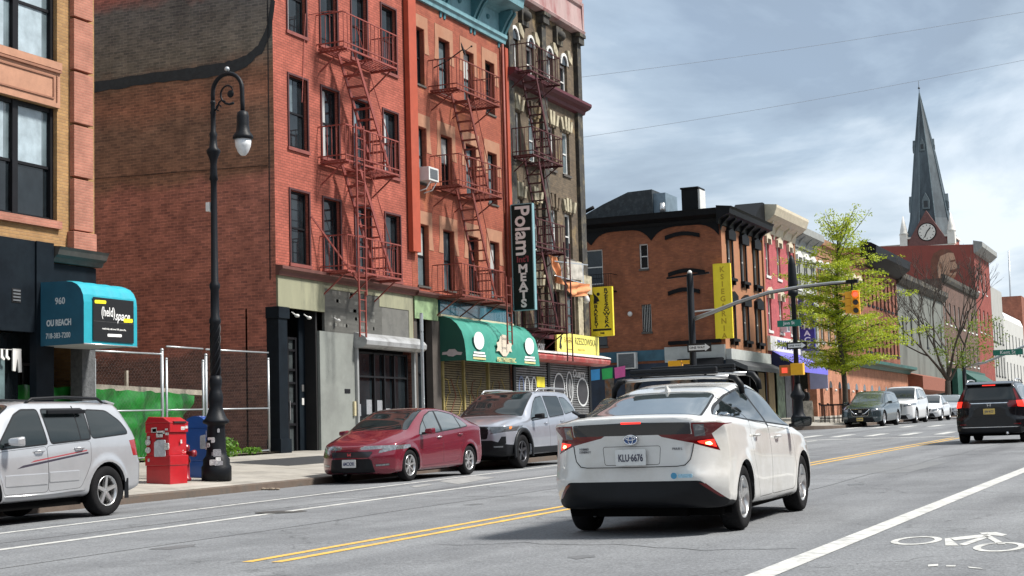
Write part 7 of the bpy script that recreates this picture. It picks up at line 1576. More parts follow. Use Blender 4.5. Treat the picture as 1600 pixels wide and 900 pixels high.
# ---------------------------------------------------------------- street furniture
M_iron = mat('black_cast_iron', (.005, .0065, .0095), .5, .0, var=.25, vscale=5, bump=.15, spec=.22)
M_globe = mat('frosted_globe', (.62, .64, .66), .25, var=.15, vscale=8, coat=.6)
M_galv = mat('galvanised_steel', (.42, .45, .47), .4, .6, var=.12, vscale=6)
def street_lamp():
    X, Y = -17.05, 24.4; z0 = walk_z(X, Y); t = thing('street_lamp', 'black ornamental street lamp with a crook arm and scrollwork behind the red box', 'street lamp', (X, Y, z0))
    L = lambda pr, nm, m=M_iron, n=24: MB().lathe(pr, (X, Y, z0), n=n).build(nm, m, t)
    L([(.28, 0), (.28, .26), (.25, .30), (.25, .40), (.20, .46), (.185, .52), (.165, 1.0), (.17, 1.04), (.245, 1.07), (.25, 1.11), (.20, 1.16), (.15, 1.28), (.12, 1.38), (.135, 1.46), (.14, 1.55), (.12, 1.64), (.10, 1.70), (.115, 1.78), (.12, 1.86), (.10, 1.95)], 'base', n=16)
    L([(.095, 1.9), (.09, 2.9), (.11, 2.94), (.11, 3.0), (.085, 3.05), (.08, 3.55), (.10, 3.6), (.10, 3.66), (.07, 3.72), (.058, 5.5), (.062, 5.62), (.085, 5.66), (.07, 5.74), (.062, 5.95), (.08, 6.05), (.13, 6.17), (.135, 6.21), (.08, 6.27), (.065, 6.45), (.08, 6.52), (.05, 6.58), (.048, 6.9), (.06, 6.93), (.045, 6.98), (.045, 7.1), (.055, 7.13), (.04, 7.17)], 'pole', n=16)
    tw = MB()
    for s in range(6):
        pts = []
        for k in range(25): a = s*math.pi/3+k*.22; pts.append((X+.094*math.cos(a), Y+.094*math.sin(a), z0+1.95+k*.04)); 
        tw.tube(pts, .011, 5)
    tw.build('spiral_fluting', M_iron, t)
    a = MB(); r = .33; cx, cz = X+r, z0+7.32; pts = [(X, Y, z0+7.05), (X, Y, cz)]+[(cx-r*math.cos(math.pi*k/14), Y, cz+r*math.sin(math.pi*k/14)) for k in range(1, 15)]+[(X+2*r+.005, Y, cz-.25), (X+2*r+.01, Y, cz-.48)]
    a.tube(pts, [.042]*len(pts), 8); arm = a.build('crook_arm', M_iron, t)
    s = MB(); sp = [(cx+.03+(.245-.0135*k)*math.cos(2.2-k*.42+math.pi*.95), Y, cz-.03+(.245-.0135*k)*math.sin(2.2-k*.42+math.pi*.95)) for k in range(15)]
    s.tube(sp, [.024-.0008*k for k in range(15)], 6); s.ball(sp[-1], .075, 10, 6, (1, .5, 1)); s.tube([(X+.03, Y, cz-.36), (X+.10, Y, cz-.30), (X+.14, Y, cz-.20), (X+.20, Y, cz-.16), (X+.28, Y, cz-.20)], .018, 6)
    s.tube([(X+.13+.055*math.cos(k*.6), Y, cz-.30+.055*math.sin(k*.6)) for k in range(9)], .014, 5); s.build('scrollwork', M_iron, arm)
    b = MB(); b.ball((cx, Y, cz+r+.09), .05, 8, 6); b.build('photocell', M_galv, arm)
    lx, lz = X+2*r+.01, cz-.48
    l = MB(); l.lathe([(.045, .06), (.10, .03), (.115, -.05), (.115, -.22), (.13, -.34), (.19, -.42), (.195, -.47), (.17, -.49), (.001, -.485)][::-1], (lx, Y, lz), n=20); ln = l.build('lamp_head', M_iron, t)
    g = MB(); g.lathe([(.001, -.80), (.05, -.79), (.10, -.73), (.145, -.62), (.16, -.49)], (lx, Y, lz), n=20); g.build('globe', M_globe, ln)
    b = MB(); b.box(X-.13, X-.05, Y-.08, Y+.06, z0+5.05, z0+5.22); b.build('sensor_box', M_fwh, t)
    st = [('sticker_white', (.6, .6, .6)), ('sticker_dim', (.25, .25, .27))]
    random.seed(12)
    for k in range(15):
        an = R(-150+random.random()*110); h = .45+random.random()*.5; rr = .190-.02*(h-.5); w_, hh = .02+.03*random.random(), .02+.05*random.random()
        if k > 10: h = .32+.2*random.random(); rr = .262; w_ *= 1.8; an = R(-75+random.random()*35)
        c, s_ = math.cos(an), math.sin(an); F = Fr((X+c*rr, Y+s_*rr, z0+h), (-s_, c, 0), (0, 0, 1), (c, s_, 0)); q = MB(); q.prism(F, rpoly([(-w_, -hh), (w_, -hh*.8), (w_*.9, hh), (-w_, hh)], .02, 2), -.004, .004)
        q.build('sticker', mat(*st[k % 2], .6, var=.5, vscale=40), t)
street_lamp()
def newspaper_box():
    X0, X1, Y0, Y1 = -17.64, -17.12, 23.08, 23.60; z0 = walk_z(-17.3, 23.4)-.02; M = mat('glossy_red_box', (.38, .010, .016), .28, var=.12, vscale=4, coat=.5); t = thing('newspaper_box', 'red metal newspaper box covered in stickers beside the street lamp', 'newspaper box', ((X0+X1)/2, (Y0+Y1)/2, z0), 0)
    b = MB(); b.box(X0, X1, Y0, Y1, z0, z0+.34); b.build('pedestal', M, t, bevel=.012)
    b = MB(); b.box(X0-.015, X1+.015, Y0-.015, Y1+.015, z0+.34, z0+.52); b.build('lower_band', M, t, bevel=.014)
    b = MB(); b.box(X0+.005, X1-.02, Y0+.0, Y1-.0, z0+.52, z0+.93); b.build('cabinet', M, t, bevel=.012)
    b = MB(); b.box(X0-.01, X1+.015, Y0-.01, Y1+.01, z0+.93, z0+1.10); b.build('display_front', M, t, bevel=.012)
    b = MB(); b.hexa([(X0-.02, Y0-.02, z0+1.10), (X1+.03, Y0-.02, z0+1.10), (X1+.03, Y1+.02, z0+1.10), (X0-.02, Y1+.02, z0+1.10), (X0+.05, Y0, z0+1.22), (X1-.14, Y0, z0+1.20), (X1-.14, Y1, z0+1.20), (X0+.05, Y1, z0+1.22)]); b.build('lid', M, t, bevel=.012)
    b = MB(); b.box(X1-.15, X1+.04, Y0+.08, Y1-.08, z0+1.095, z0+1.125); b.build('coin_slot', M_void, t)
    Fs = side(Y0-.017); Fx = front(X1+.012); mw = mat('sticker_mix', (.45, .44, .43), .6, var=.75, vscale=30); mk = mat('sticker_black', (.03, .03, .03), .5, var=.3); mg = mat('sticker_grey', (.38, .40, .43), .4, var=.3, vscale=12)
    def S(F, pts, m, d=.004): q = MB(); q.prism(F, pts, -.0, d); q.build('sticker', m, t)
    for (x, z, w_, h_, m) in ((-17.45, .97, .10, .08, mw), (-17.44, .97, .07, .05, mk), (-17.30, .93, .14, .05, mw), (-17.33, .88, .12, .07, mw), (-17.18, .98, .05, .03, mw), (-17.17, .90, .06, .04, mw), (-17.36, .80, .10, .025, mk), (-17.57, .84, .05, .05, mw), (-17.58, .60, .03, .03, mg), (-17.57, .44, .035, .05, mw)): S(Fs, rpoly([(x-w_/2*1.2, z0+z-h_/2), (x+w_/2*1.2, z0+z-h_/2), (x+w_/2*1.2, z0+z+h_/2*1.4), (x-w_/2*1.2, z0+z+h_/2*1.2)], .012, 2), m, .006)
    S(Fs, rpoly([(-17.44, z0+.50), (-17.20, z0+.50), (-17.20, z0+.80), (-17.36, z0+.80), (-17.44, z0+.76)], .02, 2), mg, -.003 if 0 else .018); S(Fs, rpoly([(-17.22, z0+.62), (-17.12, z0+.62), (-17.12, z0+.74), (-17.22, z0+.74)], .03, 3), mw, .022)
    for q_ in (.62, .76): S(Fs, [(-17.58+.055*math.cos(k*math.pi/7), z0+q_+.055*math.sin(k*math.pi/7)) for k in range(14)], mw, .020)
    for (y, z, w_, h_) in ((23.45, 1.0, .12, .06), (23.56, 1.02, .08, .05), (23.40, .76, .05, .07), (23.45, .60, .02, .02)): S(Fx, rpoly([(y-w_/2, z0+z-h_/2), (y+w_/2, z0+z-h_/2), (y+w_/2, z0+z+h_/2), (y-w_/2, z0+z+h_/2)], .012, 2), mw)
newspaper_box()
def hydrant():
    X, Y = -17.46, 24.0; z0 = walk_z(X, Y); M = mat('dark_red_hydrant', (.20, .012, .022), .4, var=.2, vscale=6, coat=.3); t = thing('standpipe', 'dark red fire standpipe squeezed between the red and blue boxes', 'standpipe', (X, Y, z0))
    b = MB(); b.lathe([(.11, 0), (.11, .05), (.085, .07), (.08, .32), (.10, .35), (.10, .39), (.075, .43), (.07, .56), (.09, .59), (.08, .65), (.001, .69)], (X, Y, z0), n=16); b.build('barrel', M, t)
    b = MB(); b.lathe([(.05, 0), (.05, .10), (.065, .11), (.065, .16), (.001, .17)], (X+.06, Y, z0+.5), 'x', 12); b.build('outlet', M, t); b = MB(); b.lathe([(.04, -.15), (.04, -.06)], (X, Y, z0+.38), 'y', 12); b.build('outlet', M, t)
    b = MB(); b.ball((X+.03, Y-.075, z0+.2), .04, 8, 5, (1, .3, 1)); b.build('sticker', mat('sticker_white', (.6, .6, .6)), t)
hydrant()
def mailbox():
    X0, X1, Y0, Y1 = -17.12, -16.62, 24.62, 25.16; X0, X1, Y0, Y1 = -18.12, -17.56, 24.85, 25.4; z0 = walk_z(-17.8, 25.1)-.01; M = mat('postal_blue', (.012, .075, .30), .3, var=.12, vscale=4, coat=.5); t = thing('mailbox', 'blue steel mailbox standing against the street lamp base', 'mailbox', ((X0+X1)/2, (Y0+Y1)/2, z0))
    b = MB(); b.box(X0, X1, Y0, Y1, z0+.0, z0+.32); b.build('lower_body', M, t, bevel=.015); b = MB(); b.box(X0+.01, X1-.01, Y0+.01, Y1-.01, z0+.32, z0+.95); b.build('cabinet', M, t, bevel=.015)
    b = MB(); n = 10; P = [(X0+.0, z0+.95), (X1, z0+.95)]+[((X0+X1)/2+(X1-X0)/2*math.cos(math.pi*k/n), z0+.95+.23*math.sin(math.pi*k/n)) for k in range(n+1)]; F = side(Y0-.01); b.prism(F, P[1:], -(Y1-Y0)-.02, 0); b.build('domed_top', M, t)
    b = MB(); b.box(X1, X1+.03, Y0+.06, Y1-.06, z0+.78, z0+.93); b.build('pull_door', M_galv, t, bevel=.008)
    Fx = front(X1+.002); q = MB(); q.prism(Fx, rpoly([(Y0+.1, z0+.45), (Y1-.12, z0+.45), (Y1-.1, z0+.72), (Y0+.1, z0+.70)], .02, 2), 0, .004); q.build('sticker', mat('sticker_dark_teal', (.05, .10, .13), .5, var=.6, vscale=20), t)
    Fs = side(Y0-.004); q = MB(); q.prism(Fs, rpoly([(X1-.17, z0+.55), (X1-.05, z0+.55), (X1-.05, z0+.82), (X1-.17, z0+.80)], .02, 2), 0, .004); q.build('sticker', mat('sticker_grey', (.38, .40, .43)), t)
mailbox()
# ---------------------------------------------------------------- fenced lot
def fence():
    t = thing('chain_link_fence', 'galvanised chain link fence with a gate closing the empty lot', 'fence', (BX, 27.1, walk_z(BX, 27.1))); X = BX
    def pt(px, py): y, z = atX(px, py, X); return y, z
    def post(px, pt_, r=.028):
        y, z1 = pt(px, pt_); z0 = walk_z(X, y); b = MB(); b.tube([(X, y, z0), (X, y, z1)], r, 8); b.ball((X, y, z1), r*1.25, 8, 5); b.build('post', M_galv, t); return y, z0, z1
    ps = [post(147.8, 562), post(253, 547, .036), post(260, 561), post(317, 564), post(321.5, 555, .036), post(419, 561)]
    tops = [atX(200, 564.5, X)[1], None, atX(290, 565, X)[1], None, atX(360, 570, X)[1]]
    for k, (i, j) in enumerate(((0, 1), (2, 3), (4, 5))):
        (ya, za, _), (yb, zb_, _) = ps[i], ps[j]; m0, m1 = (za, zb_)
        zt_ = (2.42, 2.58, 2.55)[k]; zr0, zr1 = za+zt_, zb_+zt_-.02; b = MB(); b.tube([(X, ya, zr0), (X, yb, zr1)], .022, 6); b.build('top_rail', M_galv, t)
        b = MB(); b.tube([(X, ya, za+1.12), (X, yb, zb_+1.12)], .020, 6); b.build('mid_rail', M_galv, t); b = MB(); b.tube([(X, ya, za+.06), (X, yb, zb_+.06)], .02, 6); b.build('bottom_rail', M_galv, t)
        w_ = MB(); s = .11; L_ = yb-ya; H_ = zt_-.06; k_ = -int(H_/s)
        while k_*s < L_:
            for d in (1, -1):
                o = k_*s if d > 0 else k_*s+H_; y0_, z0_ = o, 0; y1_, z1_ = o+d*H_, H_
                if y0_ < 0: z0_ = -y0_*1.0 if d > 0 else z0_; y0_ = 0 if d > 0 else y0_
                if d > 0 and y1_ > L_: z1_ -= (y1_-L_); y1_ = L_
                if d < 0:
                    if y0_ > L_: z0_ = y0_-L_; y0_ = L_
                    if y1_ < 0: z1_ += y1_; y1_ = 0
                if z1_ > z0_+.02 and 0 <= y0_ <= L_ and 0 <= y1_ <= L_: w_.bar((X+.004*d, ya+y0_, za+.06+z0_), (X+.004*d, ya+y1_, za+.06+z1_), .0012, .0012)
            k_ += 1
        w_.build('mesh', mat('mesh_wire', (.16, .16, .16), .6, .3, var=0), t, fix=False)
fence()
M_green = mat('green_tarpaulin', (.006, .14, .014), .4, var=.55, vscale=2.2, coat=.25)
def tarp():
    X = BX-.45; pts_top = [(20, 602), (60, 603), (100, 605), (147, 607), (180, 609), (215, 611), (250, 612.5), (280, 615), (303, 617)]; b = MB(); nv = 16; vs = []; nu = 44
    def edge(px):
        for (a, c) in zip(pts_top[:-1], pts_top[1:]):
            if a[0] <= px <= c[0]: u = (px-a[0])/(c[0]-a[0]); return a[1]*(1-u)+c[1]*u
        return 617
    for j in range(nv+1):
        v = j/nv
        for i in range(nu+1):
            u = i/nu; px1 = 306-(306-262)*v**1.1; px = 20+(px1-20)*u; y, zt_ = atX(px, edge(px), X); z0 = walk_z(X, y)-.05; z = zt_+(z0-zt_)*v
            fold = .05*math.sin(y*5+v*3)+.035*math.sin(y*13-v*7)+.02*math.sin(v*19+y*3)+(.10*max(0, u-.7)*math.sin(v*9+u*14))
            vs.append((X+fold, y, z+.02*math.sin(y*9)*(1-v)))
    W = nu+1; b.add(vs, [(j*W+i, j*W+i+1, (j+1)*W+i+1, (j+1)*W+i) for j in range(nv) for i in range(nu)], True)
    o = b.build('tarpaulin', M_green, fix=False); tag(o, 'bright green creased tarpaulin hung behind the chain link fence', 'tarpaulin')
    b = MB(); ya, za = atX(120, 603, X-.1); yb, zb_ = atX(318, 614, X-.1); b.bar((X-.1, ya, za), (X-.1, yb, zb_), .08, .12); o = b.build('timber_rail', mat('weathered_timber', (.30, .27, .22), .9, var=.25, vscale=4)); tag(o, 'weathered timber rail along the top of the green tarpaulin', 'rail')
    for i, (px, y0, y1, lb) in enumerate(((197.5, 579, 612, 'short pale timber stake standing left of the tall fence post'), (259.5, 580, 612, 'short grey stake standing just behind the fence gate'))):
        y, z1 = atX(px, y0, X-.12); z0 = atX(px, y1, X-.12)[1]; q = MB(); q.box(X-.15, X-.09, y-.035, y+.035, walk_z(X, y)-.1, z1); tag(q.build('stake', MATS['weathered_timber']), lb, 'stake')
tarp()
b = MB(); b.add([(-36, 27.05, walk_z(-30, 27)+.01), (BX+.1, 27.05, walk_z(BX, 27)+.01), (BX+.1, 34.18, walk_z(BX, 34)+.01), (-36, 34.18, walk_z(-30, 34)+.01)], [(0, 1, 2, 3)]); struct(b.build('lot_ground', mat('bare_soil', (.10, .085, .06), .95, var=.3, vscale=2, bump=.5)), 'bare soil of the fenced empty lot')
def leaf_faces(b, c, n, r, s, seed=0, sq=(1, 1, 1), up=.3):
    rg = random.Random(seed)
    for k in range(n):
        while True:
            d = Vector((rg.uniform(-1, 1), rg.uniform(-1, 1), rg.uniform(-1, 1)))
            if d.length <= 1: break
        p = Vector(c)+Vector((d.x*r*sq[0], d.y*r*sq[1], d.z*r*sq[2])); nn = Vector((rg.gauss(0, 1), rg.gauss(0, 1), rg.gauss(0, 1)+up)).normalized(); u = nn.orthogonal().normalized(); u.rotate(Matrix.Rotation(rg.random()*6.28, 3, nn)); v = nn.cross(u); q = s*(.6+.8*rg.random())
        b.k = rg.choice((0, 0, 1, 2)); b.add([p-u*q, p-v*q*.45, p+u*q, p+v*q*.45], [(0, 1, 2, 3)])
    b.k = 0
def leafmats(nm, cols):
    out = []
    for k, c in enumerate(cols):
        m = bpy.data.materials.new(nm); nt, p = principled(m); p.inputs['Base Color'].default_value = (*c, 1); p.inputs['Roughness'].default_value = .6
        tr = nt.nodes.new('ShaderNodeBsdfTranslucent'); tr.inputs[0].default_value = (min(1, c[0]*1.5), min(1, c[1]*1.4), c[2], 1); mx = nt.nodes.new('ShaderNodeMixShader'); mx.inputs[0].default_value = .35
        nt.links.new(p.outputs[0], mx.inputs[1]); nt.links.new(tr.outputs[0], mx.inputs[2]); nt.links.new(mx.outputs[0], nt.nodes['Material Output'].inputs[0]); out.append(m)
    return out
LW = leafmats('weed_leaf', [(.10, .22, .02), (.06, .15, .015), (.15, .28, .03)])
for (px, py, r, lb) in ((357, 703, .30, 'tallest leafy green weed sprouting by the fence behind the street lamp'), (392, 709, .16, 'low strip of weeds along the fence foot by the brick wall')):
    y, _ = atX(px, py, BX+.15); z = walk_z(BX+.15, y); b = MB(); leaf_faces(b, (BX+.15, y, z+r*.6), 260 if r > .2 else 160, r, .055, int(px), (.8, 1.2 if r > .2 else 3, .9 if r > .2 else .5)); tag(b.build('weed', LW, fix=False), lb, 'weed')
b = MB()
for k in range(30): leaf_faces(b, (BX+.05+.1*math.sin(k), 27.1+k*.125, walk_z(BX, 28)+.05), 14, .12, .05, k)
tag(b.build('grass', LW, fix=False), 'grass and weeds along the foot of the fence', 'grass', None, 'stuff')
# ---------------------------------------------------------------- poles and signals
M_sigy = mat('signal_yellow', (.78, .40, .015), .45, var=.08); M_sg = mat('street_sign_green', (.01, .17, .12), .45, var=.05); M_sgw = mat('sign_letters_white', (.72, .74, .74), .5, var=0)
def oneway(t, F, w_=1.0, h_=.33, z=0):
    b = MB(); b.prism(F, rpoly([(-w_/2, -h_/2), (w_/2, -h_/2), (w_/2, h_/2), (-w_/2, h_/2)], .02, 2), 0, .01); s = b.build('one_way_sign', M_ink, t)
    b = MB(); b.prism(F, [(-.40, -.09), (.22, -.09), (.22, -.14), (.42, 0), (.22, .14), (.22, .09), (-.40, .09)], .01, .014); b.build('arrow', M_sgw, s); o = text('ONE WAY', .125, F, -.08, 0, .016, 'lettering', M_ink, None, bold=.002); o.parent = s; o.location = -t.location
def signal_head(t, c, d, lit=0, n=3, s=1.0, housing=M_sigy):
    """n section head facing direction d"""
    d = Vector(d).normalized(); u = Vector((-d.y, d.x, 0)); F = Fr(c, u, (0, 0, 1), d); b = MB(); h = .36*s
    for k in range(n): b.fb(F, -.17*s, .17*s, -h*(k+1)+.008, -h*k, -.22, 0)
    o = b.build('signal_head', housing, t, bevel=.02)
    for k in range(n):
        l = MB(); l.prism(F, [(.115*s*math.cos(q*math.pi/10), -h*(k+.5)+.115*s*math.sin(q*math.pi/10)) for q in range(20)], 0, .015)
        l.build('lens', mat('lit_red_lens', (.9, .05, .02), .3, var=0, emit=(1, .03, .015), estr=3) if k == lit else mat('dark_lens', (.02, .02, .02), .3, var=0), o)
        v = MB(); N_ = 12; vs = []
        for q in range(N_+1):
            a = math.pi*q/N_; 
            for dep in (0.0, .2 if 2 < q < N_-2 else .08): vs.append(F.P(.135*s*math.cos(a), -h*(k+.5)+.135*s*math.sin(a), dep))
        v.add(vs, [(2*q, 2*q+1, 2*q+3, 2*q+2) for q in range(N_)], True); v.build('visor', housing, o)
    return o
def near_signal():
    X, Y = -17.6, 55.4; z0 = walk_z(X, Y); zt = 7.12; t = thing('traffic_signal_pole', 'black pole with a long curved mast arm carrying the lit red signal', 'traffic signal', (X, Y, z0))
    b = MB(); b.lathe([(.24, 0), (.24, .25), (.16, .35), (.13, .5), (.125, zt-z0), (.10, zt-z0+.05), (.001, zt-z0+.06)], (X, Y, z0), n=14); b.build('pole', M_iron, t)
    b = MB(); b.ball((X, Y, zt+.08), .09, 8, 6); b.build('pole_cap', M_fwh, t)
    b = MB(); b.bar((X-.9, Y, zt-.07), (X+.75, Y, zt+.03), .07, .07); b.build('cross_bar', M_iron, t)
    pts = []
    for (px, py, x) in ((1085, 498, X+.05), (1110, 489, None), (1150, 473, None), (1200, 457, None), (1250, 448, None), (1300, 442, None), (1335, 439.5, None)):
        q = atY(px, py, Y); pts.append((q[0], Y, q[1]))
    b = MB(); b.tube(pts, [.075, .07, .065, .06, .055, .05, .045], 8); arm = b.build('mast_arm', mat('arm_grey', (.33, .34, .34), .35, .5, var=.1), t)
    b = MB(); b.tube([(p[0], Y+.02, p[2]-.028) for p in pts], .05, 6); b.build('arm_painted_shade', M_iron, arm)  # black tube puts the shade under the arm into its colour
    ex, ez = pts[-1][0], pts[-1][2]; b = MB(); b.bar((ex-.1, Y, ez), (ex-.1, Y, ez-.4), .05, .05); b.box(ex-.28, ex+.12, Y-.1, Y+.08, ez-.06, ez+.06); b.build('hanger', M_iron, arm)
    c, z = atY(1338, 454, Y); signal_head(t, (c, Y-.22, z), (.1, -1, 0), 0, 3, .80); signal_head(t, (c-.42, Y, z-.02), (-1, -.25, 0), 9, 3, .72)
    F = Fr((X+.32, Y-.20, atY(1085, 544, Y)[1]), (1, 0, 0), (0, 0, 1), (0, -1, 0)); oneway(t, F, .92, .32)
    b = MB(); zz = atY(1070, 568, Y)[1]; b.box(X-.95, X-.45, Y-.1, Y+.2, zz-.25, zz+.12); b.box(X-.42, X-.05, Y-.05, Y+.1, zz-.02, zz+.12); b.build('pedestrian_signal', M_sigy, t, bevel=.02)
near_signal()
def far_pole():
    X, Y = -17.6, 70.9; z0 = walk_z(X, Y); t = thing('traffic_signal_pole', 'black pole with stacked signs and a pedestrian signal beside the violet awning', 'signal pole', (X, Y, z0)); zt = 9.35
    b = MB(); b.lathe([(.36, 0), (.36, .35), (.30, .45), (.24, .6), (.22, 1.15), (.34, 1.3), (.34, 1.4), (.2, 1.6), (.14, 1.9)], (X, Y, z0), n=14); b.build('base', M_iron, t)
    b = MB(); b.lathe([(.13, 1.9), (.11, 4), (.11, 5.9), (.24, 6.0), (.24, 6.15), (.14, 6.25)], (X, Y, z0), n=12); b.build('pole', M_iron, t)
    b = MB(); b.lathe([(.20, 6.1), (.22, 6.5), (.18, 7.4), (.13, zt-z0-.2), (.03, zt-z0)], (X, Y, z0), n=8); b.build('pole_head', M_iron, t)
    F = Fr((X+.1, Y-.16, atY(1251, 540, Y)[1]), (1, 0, 0), (0, 0, 1), (0, -1, 0)); oneway(t, F, .95, .32)
    zz = atY(1238, 505, Y)[1]; b = MB(); b.box(X-.75, X+.35, Y-.22, Y-.19, zz-.16, zz+.14); s = b.build('street_sign', M_sg, t); F = side(Y-.224); o = text('Java St', .2, F, X-.2, zz, .002, 'lettering', M_sgw, None, bold=.003); o.parent = s; o.location = -t.location
    zz = atY(1237, 578, Y)[1]; b = MB(); b.box(X-.20, X+.38, Y-.35, Y-.0, zz-.25, zz+.28); b.build('pedestrian_signal', M_sigy, t, bevel=.02); b = MB(); b.box(X-.72, X-.22, Y-.35, Y-.1, zz-.28, zz+.22); p = b.build('signal_case', mat('amber_case', (.35, .12, .02), .5, var=.2), t, bevel=.02)
    b = MB(); b.box(X-.60, X-.34, Y-.37, Y-.352, zz-.14, zz+.10); b.build('hand_lens', mat('dim_red_hand', (.30, .03, .02), .4, var=.2, emit=(1, .1, .05), estr=.5), p)
far_pole()
def f(t, Fs):
    for k, c in enumerate('PHARMACY'): text(c, .42, Fs, BX+.62, 8.72-.375*k, .004, 'lettering', M_sgw, t, bold=.012, sx=1.25)
blade('blade_sign', 'violet blue vertical pharmacy sign behind the far signal pole', 89.0, BX+.22, BX+1.02, 5.9, 9.0, mat('sign_violet', (.03, .03, .20), .45, var=.1), mat('sign_violet', (.03, .03, .20)), f, .2)
t = thing('sign_pole', 'thin grey parking sign pole in front of the green fascia', 'sign pole', (-16.75, 30.9, walk_z(-16.75, 30.9))); y, z = 30.9, 0
X_ = -16.8; yy, zt_ = atX(658, 489, X_); z0 = walk_z(X_, yy); t.location = (X_, yy, z0); b = MB(); b.box(X_-.03, X_+.03, yy-.02, yy+.02, z0, zt_); b.build('pole', M_galv, t)
b = MB(); b.box(X_-.012, X_+.02, yy-.06, yy+.06, zt_-.42, zt_-.02); b.box(X_-.012, X_+.02, yy-.055, yy+.055, zt_-.85, zt_-.46); b.build('sign_plate', M_galv, t)
# mast arm with the green street sign at the right edge, hung over the street farther on
def right_mast():
    Y = 118.0; a, b_, c = atY(1540, 566, Y), atY(1600, 541, Y), atY(1680, 520, Y); X = -16.9; t = thing('traffic_signal_pole', 'pale mast arm with a green street name sign above the black SUV', 'traffic signal', (X, Y, gz(Y)+.13))
    b = MB(); b.tube([(X, Y, a[1]-.3), (a[0], Y, a[1]), (b_[0], Y, b_[1]), (c[0], Y, c[1])], .09, 8); b.build('mast_arm', M_galv, t); q = MB(); q.lathe([(.3, 0), (.16, .6), (.13, a[1]-gz(Y)+.6)], (X, Y, gz(Y)+.13), n=10); q.build('pole', M_iron, t)
    p0, p1 = atY(1552, 556, Y), atY(1598, 545, Y); q = MB(); q.box(p0[0], p1[0], Y-.15, Y-.1, p0[1], p1[1]); s = q.build('street_sign', M_sg, t); F = side(Y-.152); o = text('Kent St', .36, F, (p0[0]+p1[0])/2, (p0[1]+p1[1])/2, .002, 'lettering', M_sgw, None, bold=.004); o.parent = s; o.location = -t.location
right_mast()
Ya = 225.0; x, z0 = atY(1579, 470, Ya); x1, z1 = atY(1576, 392, Ya); b = MB(); b.tube([(x, Ya, 4), (x, Ya, z0), (x1, Ya, z1)], .11, 6); tag(b.build('antenna_mast', M_galv), 'thin tall antenna mast rising behind the pale far buildings', 'antenna')
# overhead cables
for i, (p, q, lb) in enumerate((((880, 124), (1720, -2), 'upper thin overhead cable crossing the cloudy sky'), ((880, 219), (1720, 70), 'lower thin overhead cable crossing the cloudy sky'))):
    Y = 58.0; a, c = atY(*p, Y), atY(*q, Y); b = MB(); pts = [(a[0]+(c[0]-a[0])*k/20, Y, a[1]+(c[1]-a[1])*k/20-.16*math.sin(math.pi*k/20)) for k in range(21)]; b.tube(pts, .007, 4); tag(b.build('overhead_cable', mat('cable_grey', (.45, .47, .5), .7, var=0)), lb, 'cable')
# ---------------------------------------------------------------- trees
M_bark = mat('dark_bark', (.060, .050, .040), .9, var=.3, vscale=8, bump=.6, bscale=20)
def bright_tree():
    X, Y = -17.6, 80.4; z0 = walk_z(X, Y); t = thing('street_tree', 'slender tree with tiered bright yellow green spring leaves', 'tree', (X, Y, z0)); rg = random.Random(5); H = 10.2; b = MB(); L = MB()
    tr = [(X+.12*math.sin(k*.7), Y+.1*math.cos(k*.9), z0+H*k/12) for k in range(13)]; b.tube(tr, [.17-.0125*k for k in range(13)], 8)
    for k in range(92):
        f_ = .24+.74*k/91; h = H*f_; a = rg.random()*6.283; ln = (4.3*(1-abs(f_-.42)*.9) if f_ < .66 else 8.2*(1.04-f_)+.5)*(.5+.62*rg.random()); ln = max(.5, ln)
        p0 = Vector((X+.12*math.sin(f_*8.4), Y, z0+h)); d = Vector((math.cos(a), math.sin(a), .10+.25*rg.random()+(.5 if f_ > .85 else 0))); pts = [p0]; q = p0.copy()
        for s in range(5): q = q+d*(ln/5); d.z += (-.03 if f_ < .8 else .1)+rg.uniform(-.05, .05); d.x += rg.uniform(-.12, .12); d.y += rg.uniform(-.12, .12); pts.append(q.copy())
        b.tube(pts, [.045*(1-f_*.6), .035*(1-f_*.5), .026, .018, .012, .006], 5)
        for s in range(1, 6):
            m = int(34*(1.2-f_*.62)) if f_ < .62 else int(60*(1-f_))+4
            for j in range(3):
                c = pts[s-1].lerp(pts[s], rg.random())+Vector((rg.gauss(0, .22), rg.gauss(0, .22), rg.gauss(0, .06))); leaf_faces(L, c, m+2, .45*(1 if f_ < .8 else .7), .060, rg.randint(0, 10**6), (1, 1, .28), .9)
    b.build('trunk', M_bark, t, fix=False); L.build('crown', leafmats('spring_leaf', [(.30, .38, .02), (.21, .29, .015), (.42, .48, .04)]), t, fix=False)
bright_tree()
